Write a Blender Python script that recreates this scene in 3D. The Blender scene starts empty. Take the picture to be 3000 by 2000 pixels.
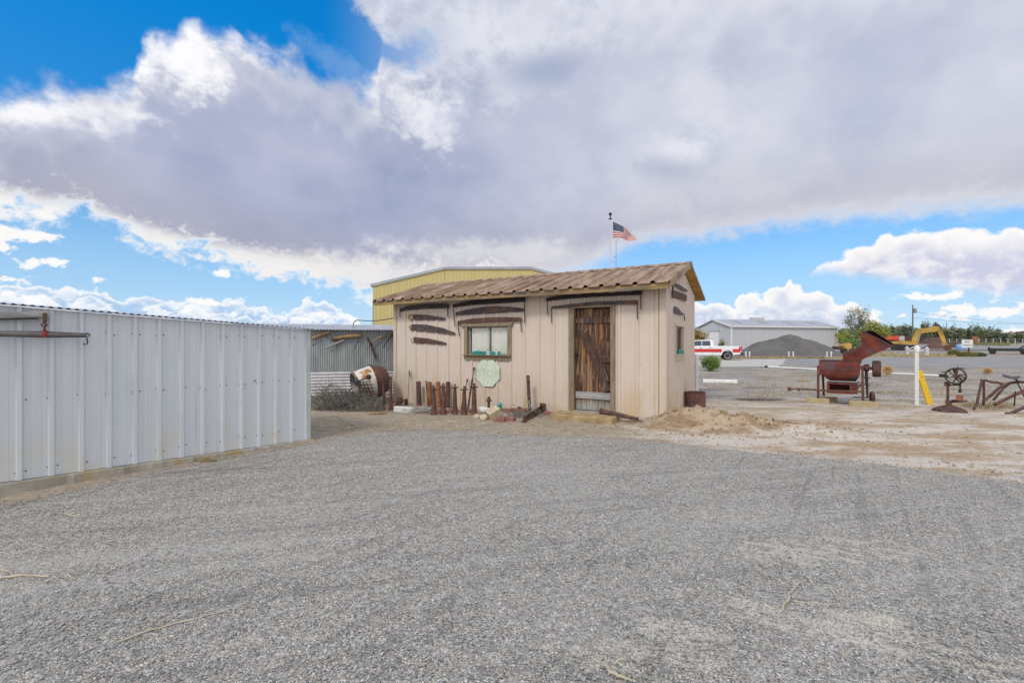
import bpy, bmesh, math, random
from math import sin, cos, pi, atan2, sqrt, radians
from mathutils import Vector, Matrix, noise
rnd = random.Random(7)
scene = bpy.context.scene
COL = scene.collection

# ------------------------------------------------------------------ camera model
F, CX, HY, EYE = 1340.0, 1500.0, 1003.0, 1.6
cam_d = bpy.data.cameras.new('camera'); cam = bpy.data.objects.new('camera', cam_d); COL.objects.link(cam)
cam.location = (0, 0, EYE); cam.rotation_euler = (pi/2, 0, 0)
cam_d.sensor_width = 36; cam_d.lens = F/3000*36; cam_d.shift_y = (HY-1000)/3000
cam_d.clip_start = 0.05; cam_d.clip_end = 5000
scene.camera = cam

def P(px, py, Z):
    return Vector(((px-CX)/F*Z, Z, EYE+(HY-py)/F*Z))

def sm(a, b, x):
    t = max(0.0, min(1.0, (x-a)/(b-a))); return t*t*(3-2*t)

def nz(x, y, s, seed=0.0):
    return noise.noise(Vector((x*s+seed*17.3, y*s-seed*9.1, seed)))

def g0(x, y):
    z = 0.0
    z += 1.15*sm(60, 125, y) + 1.6*sm(125, 320, y)
    z -= 0.17*math.exp(-((x+2.0)/3.6)**2-((y-12.6)/2.4)**2)
    return z
def mound(x, y):
    m = 0.31*math.exp(-((x-3.65)/0.75)**2-((y-9.15)/0.5)**2)
    # low berm running off to the right
    for (bx, by, a, sx, sy) in ((4.5, 8.6, .16, .7, .4), (5.4, 8.25, .10, .7, .35), (6.4, 7.7, .05, .8, .3), (3.3, 8.6, .06, .5, .3), (7.4, 8.4, .05, 1.0, .3)):
        m += a*math.exp(-((x-bx)/sx)**2-((y-by)/sy)**2)
    return m
def g(x, y):
    z = g0(x, y)
    if y < 22:
        m = mound(x, y)
        z += m*(1+0.45*nz(x, y, 4, 2)+.35*nz(x, y, 11, 3))
        w = sm(7.2, 8.4, y - 0.0*x) if x > -3 else 0.3
        if x > 1.5: w = max(w, sm(1.5, 4.5, x)*sm(5.2, 6.4, y))
        w *= 1-sm(16, 22, y)
        z += w*(0.018*nz(x, y, 1.3, 1)+0.012*nz(x, y, 4.1, 4)+0.006*nz(x, y, 11, 5))
    return z

def GP(px, py, dz=0.0):
    """the point of the ground seen at a pixel"""
    Z = EYE*F/max(py-HY, 1.0)
    for _ in range(25):
        x = (px-CX)/F*Z
        Zn = (EYE-g(x, Z)-dz)*F/max(py-HY, 1.0)
        Z = Z+(Zn-Z)*.6
    x = (px-CX)/F*Z
    return Vector((x, Z, g(x, Z)))

# ------------------------------------------------------------------ node helpers
class NT:
    def __init__(s, tree): s.t = tree
    def n(s, typ, **kw):
        nd = s.t.nodes.new(typ)
        for k, v in kw.items(): setattr(nd, k, v)
        return nd
    def put(s, sock, v):
        if v is None: return
        if hasattr(v, 'is_output'): s.t.links.new(v, sock)
        else:
            if sock.type == 'RGBA' and len(v) == 3: v = (*v, 1)
            sock.default_value = v
    def m(s, op, a, b=None, c=None, clamp=False):
        nd = s.n('ShaderNodeMath', operation=op, use_clamp=clamp)
        s.put(nd.inputs[0], a); s.put(nd.inputs[1], b)
        if c is not None: s.put(nd.inputs[2], c)
        return nd.outputs[0]
    def mix(s, f, a, b, blend='MIX'):
        nd = s.n('ShaderNodeMix', data_type='RGBA', blend_type=blend); nd.clamp_factor = True
        s.put(nd.inputs['Factor'], f); s.put(nd.inputs[6], a); s.put(nd.inputs[7], b)
        return nd.outputs[2]
    def ss(s, a, b, x):
        nd = s.n('ShaderNodeMapRange', interpolation_type='SMOOTHSTEP')
        s.put(nd.inputs[0], x); s.put(nd.inputs[1], a); s.put(nd.inputs[2], b)
        nd.inputs[3].default_value = 0; nd.inputs[4].default_value = 1
        return nd.outputs[0]
    def lin(s, a, b, x, c=0, d=1):
        nd = s.n('ShaderNodeMapRange'); nd.clamp = True
        s.put(nd.inputs[0], x); s.put(nd.inputs[1], a); s.put(nd.inputs[2], b)
        s.put(nd.inputs[3], c); s.put(nd.inputs[4], d)
        return nd.outputs[0]
    def noise(s, vec, scale, detail=4, rough=.55, dist=0.0):
        nd = s.n('ShaderNodeTexNoise'); s.put(nd.inputs['Vector'], vec)
        nd.inputs['Scale'].default_value = scale; nd.inputs['Detail'].default_value = detail
        nd.inputs['Roughness'].default_value = rough; nd.inputs['Distortion'].default_value = dist
        return nd.outputs[0]
    def mapping(s, vec, scale=(1, 1, 1), rot=(0, 0, 0), loc=(0, 0, 0)):
        nd = s.n('ShaderNodeMapping'); s.put(nd.inputs[0], vec)
        nd.inputs['Scale'].default_value = scale; nd.inputs['Rotation'].default_value = rot; nd.inputs['Location'].default_value = loc
        return nd.outputs[0]
    def ramp(s, f, stops):
        nd = s.n('ShaderNodeValToRGB'); cr = nd.color_ramp
        while len(cr.elements) < len(stops): cr.elements.new(0.5)
        for e, (p, c) in zip(cr.elements, stops): e.position = p; e.color = (*c, 1)
        s.put(nd.inputs[0], f); return nd.outputs[0]
    def bump(s, h, strength=.3, dist=.01, normal=None):
        nd = s.n('ShaderNodeBump'); s.put(nd.inputs['Height'], h)
        nd.inputs['Strength'].default_value = strength; nd.inputs['Distance'].default_value = dist
        if normal is not None: s.put(nd.inputs['Normal'], normal)
        return nd.outputs[0]

def new_mat(name):
    m = bpy.data.materials.new(name); m.use_nodes = True
    t = NT(m.node_tree); b = m.node_tree.nodes['Principled BSDF']
    return m, t, b
def objco(t): return t.n('ShaderNodeTexCoord').outputs['Object']
def wpos(t): return t.n('ShaderNodeNewGeometry').outputs['Position']

def M_noise(name, stops, scale=4, rough=.7, metal=0, bump=.15, bscale=60, detail=6, stretch=(1, 1, 1), spec=.3, world=True, bdist=.004, dirt=None):
    m, t, b = new_mat(name)
    co = wpos(t) if world else objco(t)
    v = t.mapping(co, stretch)
    f = t.noise(v, scale, detail, .62)
    f = t.lin(.28, .72, f)
    c = t.ramp(f, stops)
    if dirt:
        dcol, dsc, lo, hi = dirt
        f2 = t.ss(lo, hi, t.noise(v, dsc, 6, .6)); c = t.mix(f2, c, dcol)
    t.put(b.inputs['Base Color'], c)
    b.inputs['Roughness'].default_value = rough; b.inputs['Metallic'].default_value = metal
    b.inputs['Specular IOR Level'].default_value = spec
    if bump: t.put(b.inputs['Normal'], t.bump(t.noise(v, bscale, 4), bump, bdist))
    return m
def two(a, b): return [(0, a), (1, b)]

# ------------------------------------------------------------------ mesh builder
WM = {}
class Facing:
    """frame whose y axis runs along the bearing of a pixel column: things seen square-on from the lot"""
    def __init__(s, px): s.a = math.atan((px-CX)/F); s.M = Matrix.Rotation(-s.a, 4, 'Z'); s.c = cos(s.a)
    def P(s, px, py, Z):
        d = s.M.inverted().to_3x3() @ Vector(((px-CX)/F, 1, (HY-py)/F)); k = Z/d.y
        return Vector((d.x*k, Z, EYE+d.z*k))
    def W(s, v, ground=False):
        q = s.M @ Vector(v)
        if ground: q.z = g(q.x, q.y)
        return q
class MB:
    DEF = None
    def __init__(s, m=None): s.v = []; s.f = []; s.mi = []; s.m = m if m is not None else MB.DEF; s.cur = 0
    def add(s, vs, fs):
        o = len(s.v)
        for v in vs:
            v = Vector(v); s.v.append(s.m @ v if s.m is not None else v)
        for f in fs: s.f.append([i+o for i in f]); s.mi.append(s.cur)
        return s
    def box(s, c, d, rot=None):
        R = rot if rot is not None else Matrix.Identity(3)
        c = Vector(c); hx, hy, hz = d[0]/2, d[1]/2, d[2]/2
        vs = [c+R @ Vector((x*hx, y*hy, z*hz)) for x in (-1, 1) for y in (-1, 1) for z in (-1, 1)]
        return s.add(vs, [(0, 1, 3, 2), (4, 6, 7, 5), (0, 4, 5, 1), (2, 3, 7, 6), (0, 2, 6, 4), (1, 5, 7, 3)])
    def beam(s, a, b, w, h, up=(0, 0, 1)):
        a = Vector(a); b = Vector(b); d = b-a; L = d.length; x = d.normalized()
        u = Vector(up); y = u.cross(x)
        if y.length < 1e-4: y = Vector((0, 1, 0)).cross(x)
        y.normalize(); z = x.cross(y)
        R = Matrix((x, y, z)).transposed()
        return s.box((a+b)/2, (L, w, h), R)
    def prism(s, poly, d0, d1, fr=None):
        """polygon in local (x,z), extruded along local y from d0 to d1; fr maps local to world"""
        n = len(poly)
        vs = [Vector((x, d0, z)) for x, z in poly]+[Vector((x, d1, z)) for x, z in poly]
        if fr is not None: vs = [fr @ v for v in vs]
        fs = [list(range(n)), list(range(2*n-1, n-1, -1))]
        fs += [(i, i+n, (i+1) % n+n, (i+1) % n) for i in range(n)]
        return s.add(vs, fs)
    def tube(s, pts, r, n=8, cap=True, closed=False):
        pts = [Vector(p) for p in pts]; k = len(pts)
        rs = r if isinstance(r, (list, tuple)) else [r]*k
        vs = []; fs = []; prev = None
        for i, p in enumerate(pts):
            if closed: d = pts[(i+1) % k]-pts[i-1]
            else: d = pts[min(i+1, k-1)]-pts[max(i-1, 0)]
            d.normalize()
            if prev is None:
                a = d.orthogonal().normalized()
            else:
                a = prev-d*prev.dot(d)
                if a.length < 1e-5: a = d.orthogonal()
                a.normalize()
            prev = a; b = d.cross(a)
            for j in range(n):
                t = 2*pi*j/n; vs.append(p+a*(cos(t)*rs[i])+b*(sin(t)*rs[i]))
        for i in range(k if closed else k-1):
            i2 = (i+1) % k
            for j in range(n):
                j2 = (j+1) % n
                fs.append((i*n+j, i*n+j2, i2*n+j2, i2*n+j))
        if cap and not closed:
            fs.append(list(range(n-1, -1, -1))); fs.append([(k-1)*n+j for j in range(n)])
        return s.add(vs, fs)
    def lathe(s, prof, o=(0, 0, 0), n=16, axis=None, cap=True):
        o = Vector(o); z = Vector(axis or (0, 0, 1)).normalized(); x = z.orthogonal().normalized(); y = z.cross(x)
        vs = []; fs = []
        for r, h in prof:
            for j in range(n):
                t = 2*pi*j/n; vs.append(o+z*h+x*(r*cos(t))+y*(r*sin(t)))
        for i in range(len(prof)-1):
            for j in range(n):
                j2 = (j+1) % n; fs.append((i*n+j, i*n+j2, (i+1)*n+j2, (i+1)*n+j))
        if cap:
            fs.append(list(range(n-1, -1, -1))); fs.append([(len(prof)-1)*n+j for j in range(n)])
        return s.add(vs, fs)
    def rock(s, c, d, seed=0, n=10, rough=.25, rotz=0):
        vs = []; fs = []; c = Vector(c); R = Matrix.Rotation(rotz, 3, 'Z'); k = n//2+1
        for i in range(k+1):
            th = pi*i/k
            for j in range(n):
                ph = 2*pi*j/n; u = Vector((sin(th)*cos(ph), sin(th)*sin(ph), cos(th)))
                q = 1+rough*noise.noise(u*1.6+Vector((seed*3.7, seed, 0)))
                u = Vector((math.copysign(abs(u.x)**.8, u.x), math.copysign(abs(u.y)**.8, u.y), math.copysign(abs(u.z)**.8, u.z)))
                vs.append(c+R @ Vector((u.x*d[0]/2*q, u.y*d[1]/2*q, u.z*d[2]/2*q)))
        for i in range(k):
            for j in range(n):
                j2 = (j+1) % n; fs.append((i*n+j, (i+1)*n+j, (i+1)*n+j2, i*n+j2))
        return s.add(vs, fs)
    def build(s, name, mats, parent=None, smooth=False, bevel=0, origin=None, angle=35):
        me = bpy.data.meshes.new(name)
        if parent is not None: inv = WM[parent].inverted()
        elif origin is not None: inv = Matrix.Translation(-Vector(origin))
        else: inv = Matrix.Identity(4)
        me.from_pydata([tuple(inv @ v) for v in s.v], [], s.f)
        if not isinstance(mats, (list, tuple)): mats = [mats]
        for m in mats: me.materials.append(m)
        if len(mats) > 1: me.polygons.foreach_set('material_index', s.mi)
        if len(s.f) < 200000:
            bm = bmesh.new(); bm.from_mesh(me)
            if len(s.f) < 30000: bmesh.ops.recalc_face_normals(bm, faces=bm.faces)
            bm.to_mesh(me); bm.free()
        if smooth:
            me.polygons.foreach_set('use_smooth', [True]*len(me.polygons))
            try: me.set_sharp_from_angle(angle=radians(angle))
            except Exception: pass
        me.update()
        o = bpy.data.objects.new(name, me); COL.objects.link(o)
        if parent is not None: o.parent = parent; WM[o] = WM[parent]
        elif origin is not None: o.location = origin; WM[o] = Matrix.Translation(Vector(origin))
        else: WM[o] = Matrix.Identity(4)
        if bevel:
            md = o.modifiers.new('bevel', 'BEVEL'); md.width = bevel; md.segments = 2; md.limit_method = 'ANGLE'; md.angle_limit = radians(40)
        return o

def tag(o, label=None, cat=None, group=None, kind=None):
    if label: o['label'] = label
    if cat: o['category'] = cat
    if group: o['group'] = group
    if kind: o['kind'] = kind
    return o
def thing(name, label, cat, loc, rotz=0, group=None):
    o = bpy.data.objects.new(name, None); COL.objects.link(o)
    o.location = loc; o.rotation_euler = (0, 0, rotz); o.empty_display_size = .2
    WM[o] = Matrix.Translation(Vector(loc)) @ Matrix.Rotation(rotz, 4, 'Z')
    return tag(o, label, cat, group)
def copy_thing(o, loc, rotz=None, label=None):
    c = o.copy(); COL.objects.link(c); c.location = loc
    if rotz is not None: c.rotation_euler = (0, 0, rotz)
    if label: c['label'] = label
    for ch in list(o.children):
        d = ch.copy(); COL.objects.link(d); d.parent = c
        for gch in ch.children:
            e = gch.copy(); COL.objects.link(e); e.parent = d
    return c

# ------------------------------------------------------------------ materials
def M_panel(name, base, stain, foot, zfoot0, zfoot1, dark=.92, rough=.45, streak=1.0):
    """painted sheet metal: faint vertical streaks, rust-yellow stains near the foot of the sheet"""
    m, t, b = new_mat(name); p = wpos(t)
    v = t.mapping(p, (9, 9, .55)); n1 = t.lin(.3, .7, t.noise(v, 1.2, 5, .6))
    c = t.mix(n1, tuple(x*dark for x in base), base)
    n2 = t.lin(.35, .75, t.noise(p, .9, 4, .6)); c = t.mix(t.m('MULTIPLY', n2, .35*streak), c, tuple(x*.84 for x in base))
    n4 = t.ss(.60, .70, t.noise(p, 26, 3, .7)); c = t.mix(t.m('MULTIPLY', n4, .25*streak), c, tuple(x*.62 for x in base))
    z = t.n('ShaderNodeSeparateXYZ'); t.put(z.inputs[0], p)
    rr = t.ss(.64, .72, t.noise(t.mapping(p, (11, 11, .45), loc=(3, 7, 1)), 1.3, 4, .6)); c = t.mix(t.m('MULTIPLY', rr, .22), c, (.36, .22, .12))
    hz = t.lin(zfoot1, zfoot0, t.m('ADD', z.outputs[2], t.m('MULTIPLY', t.noise(t.mapping(p, (3, 3, .6)), 1.4, 5, .7), -.5)))
    n3 = t.ss(.47, .62, t.noise(t.mapping(p, (2.2, 2.2, .7)), 1.5, 6, .65))
    c = t.mix(t.m('MULTIPLY', t.m('MULTIPLY', hz, n3), .75), c, stain)
    c = t.mix(t.m('MULTIPLY', t.m('MULTIPLY', hz, hz), .35), c, foot)
    t.put(b.inputs['Base Color'], c); b.inputs['Roughness'].default_value = rough
    b.inputs['Specular IOR Level'].default_value = .35
    t.put(b.inputs['Normal'], t.bump(t.noise(t.mapping(p, (2, 2, 1.2)), 2.0, 3), .38, .03))
    return m

MT = {}
MT['tan_panel'] = M_panel('tan_panel', (.655, .56, .485), (.55, .38, .18), (.50, .42, .30), -.35, .75)
MT['tan_trim'] = M_noise('tan_trim', two((.56, .47, .38), (.62, .52, .42)), 3, .5, bump=.05)
MT['white_panel'] = M_panel('white_panel', (.615, .65, .695), (.60, .56, .40), (.62, .66, .70), -.25, .45, dark=.93, rough=.38, streak=.8)
MT['trim_green'] = M_noise('trim_green', two((.30, .35, .31), (.52, .57, .56)), 2, .45, bump=.05)
MT['yellow_panel'] = M_noise('yellow_panel', two((.50, .425, .185), (.57, .49, .235)), 1.5, .5, bump=.03, stretch=(4, 4, .4))
MT['white_metal'] = M_noise('white_metal', two((.44, .455, .48), (.54, .555, .57)), 1.5, .45, bump=.03, stretch=(3, 3, .4))
MT['white_paint'] = M_noise('white_paint', two((.66, .66, .64), (.80, .80, .78)), 6, .5, bump=.1)
MT['grey_roof'] = M_noise('grey_roof', two((.30, .32, .37), (.42, .43, .47)), .8, .5, bump=.03)
MT['galv'] = M_noise('galv', [(0, (.22, .25, .26)), (.5, (.31, .34, .35)), (1, (.40, .42, .42))], 2.5, .5, metal=.25, bump=.08, stretch=(2.5, 2.5, .5))
MT['galv_light'] = M_noise('galv_light', [(0, (.48, .48, .52)), (1, (.66, .66, .68))], 2.5, .42, metal=.2, bump=.05)
MT['galv_roof'] = M_noise('galv_roof', [(0, (.40, .42, .46)), (1, (.56, .58, .62))], 1.7, .45, metal=.3, bump=.05)
MT['concrete'] = M_noise('concrete', [(0, (.28, .22, .14)), (.5, (.38, .32, .23)), (1, (.47, .42, .34))], 3.5, .9, bump=.5, bscale=40, dirt=((.30, .22, .13), 2.2, .5, .62))
MT['old_concrete'] = M_noise('old_concrete', [(0, (.22, .19, .15)), (.5, (.33, .305, .26)), (1, (.47, .45, .41))], 2.2, .9, bump=.6, bscale=30, dirt=((.36, .27, .15), 1.7, .54, .62))
MT['step_stone'] = M_noise('step_stone', [(0, (.20, .14, .07)), (.5, (.34, .25, .13)), (1, (.47, .38, .23))], 5, .9, bump=.6, bscale=35)
MT['concrete_pale'] = M_noise('concrete_pale', [(0, (.40, .385, .36)), (1, (.52, .50, .47))], 2, .9, bump=.3)
MT['rust_dark'] = M_noise('rust_dark', [(0, (.055, .035, .036)), (.5, (.10, .058, .052)), (1, (.16, .085, .065))], 9, .75, metal=.15, bump=.5, bscale=90, dirt=((.22, .10, .055), 5, .55, .68))
MT['rust_red'] = M_noise('rust_red', [(0, (.07, .038, .036)), (.45, (.125, .06, .048)), (1, (.21, .10, .065))], 7, .75, metal=.1, bump=.5, bscale=90, dirt=((.09, .065, .07), 3, .52, .66))
MT['rust_orange'] = M_noise('rust_orange', [(0, (.13, .05, .03)), (.5, (.28, .12, .055)), (1, (.42, .22, .10))], 6, .8, bump=.5, bscale=80)
MT['rust_machine'] = M_noise('rust_machine', [(0, (.075, .028, .030)), (.45, (.165, .040, .030)), (.8, (.24, .062, .036)), (1, (.30, .10, .05))], 3.2, .62, metal=.15, bump=.35, bscale=60, dirt=((.12, .075, .085), 2.3, .5, .66))
MT['saw_steel'] = M_noise('saw_steel', [(0, (.045, .038, .043)), (.5, (.088, .072, .08)), (1, (.14, .105, .10))], 6, .62, metal=.35, bump=.4, bscale=70, dirt=((.20, .095, .06), 3.1, .55, .66))
MT['iron_black'] = M_noise('iron_black', two((.025, .024, .026), (.06, .055, .055)), 8, .6, metal=.3, bump=.3)
MT['wood_fascia'] = M_noise('wood_fascia', [(0, (.10, .068, .04)), (.3, (.24, .155, .075)), (.6, (.36, .24, .105)), (1, (.44, .32, .17))], 3.0, .8, bump=.6, bscale=30, stretch=(.7, 6, 9), dirt=((.16, .145, .13), 1.6, .47, .60), world=False)
MT['wood_ochre'] = M_noise('wood_ochre', [(0, (.30, .17, .05)), (.6, (.46, .27, .075)), (1, (.54, .34, .11))], 1.4, .7, bump=.3, stretch=(2, 2, 5))
MT['wood_frame'] = M_noise('wood_frame', [(0, (.17, .125, .085)), (.5, (.25, .195, .13)), (1, (.33, .27, .18))], 3, .75, bump=.4, bscale=35, stretch=(5, 5, .8))
MT['wood_grey'] = M_noise('wood_grey', [(0, (.20, .20, .20)), (.5, (.34, .33, .32)), (1, (.45, .44, .42))], 3, .85, bump=.5, bscale=30, stretch=(1, 1, 8))
MT['wood_dark'] = M_noise('wood_dark', [(0, (.09, .085, .085)), (1, (.22, .21, .20))], 5, .85, bump=.5, bscale=30)
MT['wood_timber'] = M_noise('wood_timber', [(0, (.27, .20, .11)), (.5, (.42, .34, .20)), (1, (.52, .44, .29))], 4, .85, bump=.5, bscale=30, stretch=(1, 4, 8))
MT['wood_tool'] = M_noise('wood_tool', [(0, (.16, .10, .055)), (.5, (.31, .21, .11)), (1, (.44, .34, .20))], 5, .8, bump=.4, bscale=40)
MT['twig'] = M_noise('twig', two((.34, .28, .20), (.60, .54, .44)), 9, .85, bump=.3)
MT['brick'] = M_noise('brick', [(0, (.19, .085, .07)), (.6, (.29, .135, .11)), (1, (.42, .27, .23))], 8, .9, bump=.5)
MT['yellow_paint'] = M_noise('yellow_paint', two((.70, .42, .015), (.80, .52, .03)), 4, .55, bump=.15, dirt=((.40, .22, .03), 7, .62, .72))
MT['excavator_yellow'] = M_noise('excavator_yellow', [(0, (.26, .14, .03)), (.5, (.48, .29, .065)), (1, (.60, .40, .13))], 1.3, .6, bump=.1)
MT['orange_red'] = M_noise('orange_red', two((.60, .07, .03), (.72, .13, .05)), 1, .5, bump=0)
MT['clasp_red'] = M_noise('clasp_red', two((.14, .022, .018), (.26, .04, .028)), 20, .6, bump=.2)
MT['truck_white'] = M_noise('truck_white', two((.72, .73, .75), (.78, .79, .80)), 1, .25, bump=0, spec=.5)
MT['truck_red'] = M_noise('truck_red', two((.55, .02, .02), (.62, .035, .03)), 1, .3, bump=0, spec=.5)
MT['tail_red'] = M_noise('tail_red', two((.50, .015, .02), (.62, .05, .06)), 8, .2, bump=0, spec=.5)
MT['rubber'] = M_noise('rubber', two((.02, .02, .02), (.045, .043, .04)), 6, .85, bump=.2)
MT['chrome'] = M_noise('chrome', two((.35, .36, .38), (.55, .56, .58)), 4, .3, metal=.7, bump=0)
MT['sign_green'] = M_noise('sign_green', [(0, (.54, .60, .48)), (.6, (.60, .665, .55)), (1, (.66, .71, .61))], 4, .6, bump=.1, dirt=((.62, .55, .42), 3.3, .60, .70))
MT['sign_letter'] = M_noise('sign_letter', two((.42, .53, .41), (.50, .60, .48)), 9, .7, bump=0)
MT['black_letter'] = M_noise('black_letter', two((.03, .03, .035), (.07, .07, .07)), 4, .7, bump=0)
MT['flag_blue'] = M_noise('flag_blue', two((.028, .045, .10), (.045, .065, .13)), 2, .9, bump=0)
MT['flag_red'] = M_noise('flag_red', two((.40, .06, .075), (.50, .10, .10)), 2, .9, bump=0)
MT['flag_white'] = M_noise('flag_white', two((.52, .47, .46), (.62, .58, .57)), 2, .9, bump=0)
MT['stone_white'] = M_noise('stone_white', [(0, (.50, .49, .47)), (1, (.78, .78, .77))], 7, .85, bump=.6, bscale=30)
MT['stone_tan'] = M_noise('stone_tan', [(0, (.36, .28, .17)), (.6, (.52, .44, .30)), (1, (.60, .53, .40))], 6, .9, bump=.6, bscale=35)
MT['curtain'] = M_noise('curtain', two((.74, .72, .68), (.88, .86, .82)), 7, .95, bump=.2, stretch=(6, 6, .6))
MT['asphalt'] = M_noise('asphalt', [(0, (.20, .20, .205)), (.5, (.26, .258, .26)), (1, (.34, .33, .32))], .5, .9, bump=.3, bscale=30, stretch=(1, 3, 1))
MT['gravel_pile'] = M_noise('gravel_pile', [(0, (.095, .09, .09)), (1, (.165, .155, .15))], .5, .95, bump=1.0, bscale=9, bdist=.05)
MT['pole_wood'] = M_noise('pole_wood', two((.10, .10, .085), (.20, .18, .15)), 2, .9, bump=.2)
MT['plastic_pale'] = M_noise('plastic_pale', two((.46, .48, .48), (.60, .62, .62)), 5, .5, bump=0)
MT['blue_tarp'] = M_noise('blue_tarp', two((.18, .33, .60), (.28, .45, .72)), 2, .6, bump=.1)

def M_wood_door(name, stops, wash):
    m, t, b = new_mat(name); p = objco(t)
    v = t.mapping(p, (16, 4, 1.1)); n1 = t.lin(.3, .7, t.noise(v, 1.6, 7, .68, .4))
    ri = t.n('ShaderNodeNewGeometry').outputs['Random Per Island']
    f = t.m('ADD', t.m('MULTIPLY', n1, .95), t.m('MULTIPLY', t.m('SUBTRACT', ri, .5), .42))
    c = t.ramp(f, stops)
    kn = t.ss(.66, .72, t.noise(p, 9, 3, .6)); c = t.mix(kn, c, (.035, .022, .016))
    lt = t.ss(.62, .70, t.noise(t.mapping(p, (7, 2, 2.5), loc=(3, 1, 5)), 2, 4, .6)); c = t.mix(t.m('MULTIPLY', lt, .55), c, (.50, .33, .17))
    gy = t.ss(.54, .66, t.noise(t.mapping(p, (4, 2, 1.2), loc=(8, 3, 1)), 1.5, 6, .65)); c = t.mix(t.m('MULTIPLY', gy, .6), c, (.19, .165, .145))
    z = t.n('ShaderNodeSeparateXYZ'); t.put(z.inputs[0], p)
    w = t.lin(wash[0], wash[1], t.m('ADD', z.outputs[2], t.m('MULTIPLY', n1, .12)))
    gw = t.mix(n1, (.17, .155, .13), (.46, .44, .39))
    c = t.mix(w, c, gw)
    t.put(b.inputs['Base Color'], c); b.inputs['Roughness'].default_value = .75
    t.put(b.inputs['Normal'], t.bump(n1, .6, .01))
    return m
DOOR_STOPS = [(0, (.018, .011, .009)), (.34, (.045, .022, .015)), (.56, (.15, .068, .033)), (.74, (.33, .17, .07)), (1, (.56, .36, .18))]
MT['door_wood'] = M_wood_door('door_wood', DOOR_STOPS, (.42, .22))
MT['door_rail'] = M_wood_door('door_rail', [(0, (.022, .014, .012)), (.5, (.085, .042, .028)), (1, (.18, .085, .05))], (.46, .26))

def M_glass(name, tint, rough=.08):
    m, t, b = new_mat(name); out = t.t.nodes['Material Output']
    tr = t.n('ShaderNodeBsdfTransparent'); tr.inputs[0].default_value = (*tint, 1)
    gl = t.n('ShaderNodeBsdfGlossy'); gl.inputs[0].default_value = (.9, .9, .9, 1); gl.inputs['Roughness'].default_value = rough
    fr = t.n('ShaderNodeLayerWeight'); fr.inputs[0].default_value = .25
    mx = t.n('ShaderNodeMixShader'); t.put(mx.inputs[0], t.lin(0, 1, fr.outputs['Fresnel'], .03, .7))
    t.t.links.new(tr.outputs[0], mx.inputs[1]); t.t.links.new(gl.outputs[0], mx.inputs[2])
    t.t.links.new(mx.outputs[0], out.inputs['Surface'])
    return m
MT['pane'] = M_glass('pane', (.97, .98, .97))
def M_plain(name, c, rough, spec=.5, metal=0):
    m, t, b = new_mat(name); n1 = t.noise(objco(t), 30, 3)
    t.put(b.inputs['Base Color'], t.mix(n1, tuple(x*.8 for x in c), tuple(min(1, x*1.15) for x in c)))
    b.inputs['Roughness'].default_value = rough; b.inputs['Specular IOR Level'].default_value = spec; b.inputs['Metallic'].default_value = metal
    return m
MT['insulator'] = M_plain('insulator', (.025, .26, .24), .12, .8)
MT['insulator_clear'] = M_plain('insulator_clear', (.45, .56, .56), .12, .8)
MT['dark_glass'] = M_plain('dark_glass', (.025, .045, .09), .08, .8)
MT['interior'] = M_plain('interior', (.05, .045, .04), .9, .1)

def M_roof_rust():
    m, t, b = new_mat('rusty_roof_sheet'); p = objco(t)
    v = t.mapping(p, (2.2, .35, 1)); n1 = t.lin(.3, .7, t.noise(v, 2.3, 6, .65))
    c = t.ramp(n1, [(0, (.15, .085, .05)), (.35, (.255, .155, .095)), (.62, (.345, .23, .15)), (.85, (.43, .33, .245)), (1, (.50, .43, .36))])
    n2 = t.ss(.5, .66, t.noise(t.mapping(p, (5, .5, 1), loc=(7, 2, 0)), 1.6, 6, .6)); c = t.mix(t.m('MULTIPLY', n2, .4), c, (.17, .09, .055))
    n3 = t.ss(.56, .66, t.noise(t.mapping(p, (3, .8, 1), loc=(1, 9, 0)), 1.3, 5, .6)); c = t.mix(t.m('MULTIPLY', n3, .3), c, (.46, .42, .37))
    t.put(b.inputs['Base Color'], c); b.inputs['Roughness'].default_value = .6; b.inputs['Metallic'].default_value = .15
    t.put(b.inputs['Normal'], t.bump(t.noise(p, 40, 4), .15, .004))
    return m
MT['roof_rust'] = M_roof_rust()

def M_leaf(name, c1, c2, rough=.7):
    m, t, b = new_mat(name)
    ri = t.n('ShaderNodeNewGeometry').outputs['Random Per Island']
    n1 = t.lin(.35, .65, t.noise(wpos(t), 1.1, 3))
    t.put(b.inputs['Base Color'], t.mix(t.m('ADD', t.m('MULTIPLY', ri, .6), t.m('MULTIPLY', n1, .4)), c1, c2))
    b.inputs['Roughness'].default_value = rough; b.inputs['Specular IOR Level'].default_value = .2
    return m
MT['leaf_dark'] = M_leaf('leaf_dark', (.075, .10, .065), (.21, .23, .15))
MT['leaf_mid'] = M_leaf('leaf_mid', (.10, .125, .06), (.25, .27, .14))
MT['leaf_grey'] = M_leaf('leaf_grey', (.055, .075, .05), (.15, .165, .10))
MT['leaf_yellow'] = M_leaf('leaf_yellow', (.14, .16, .025), (.30, .31, .055))
MT['leaf_ochre'] = M_leaf('leaf_ochre', (.20, .14, .035), (.38, .28, .08))
MT['leaf_green'] = M_leaf('leaf_green', (.09, .16, .035), (.22, .33, .09))
MT['leaf_olive'] = M_leaf('leaf_olive', (.14, .13, .045), (.27, .25, .09))
MT['straw'] = M_leaf('straw', (.34, .26, .14), (.56, .46, .30))
MT['tumble'] = M_leaf('tumble', (.48, .30, .12), (.70, .50, .26))
MT['brush'] = M_leaf('brush', (.035, .03, .028), (.30, .27, .24))
MT['bark'] = M_noise('bark', two((.09, .07, .055), (.18, .15, .12)), 6, .9, bump=.5)
MT['pebble'] = M_leaf('pebble', (.10, .105, .115), (.52, .50, .47), .85)
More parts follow.
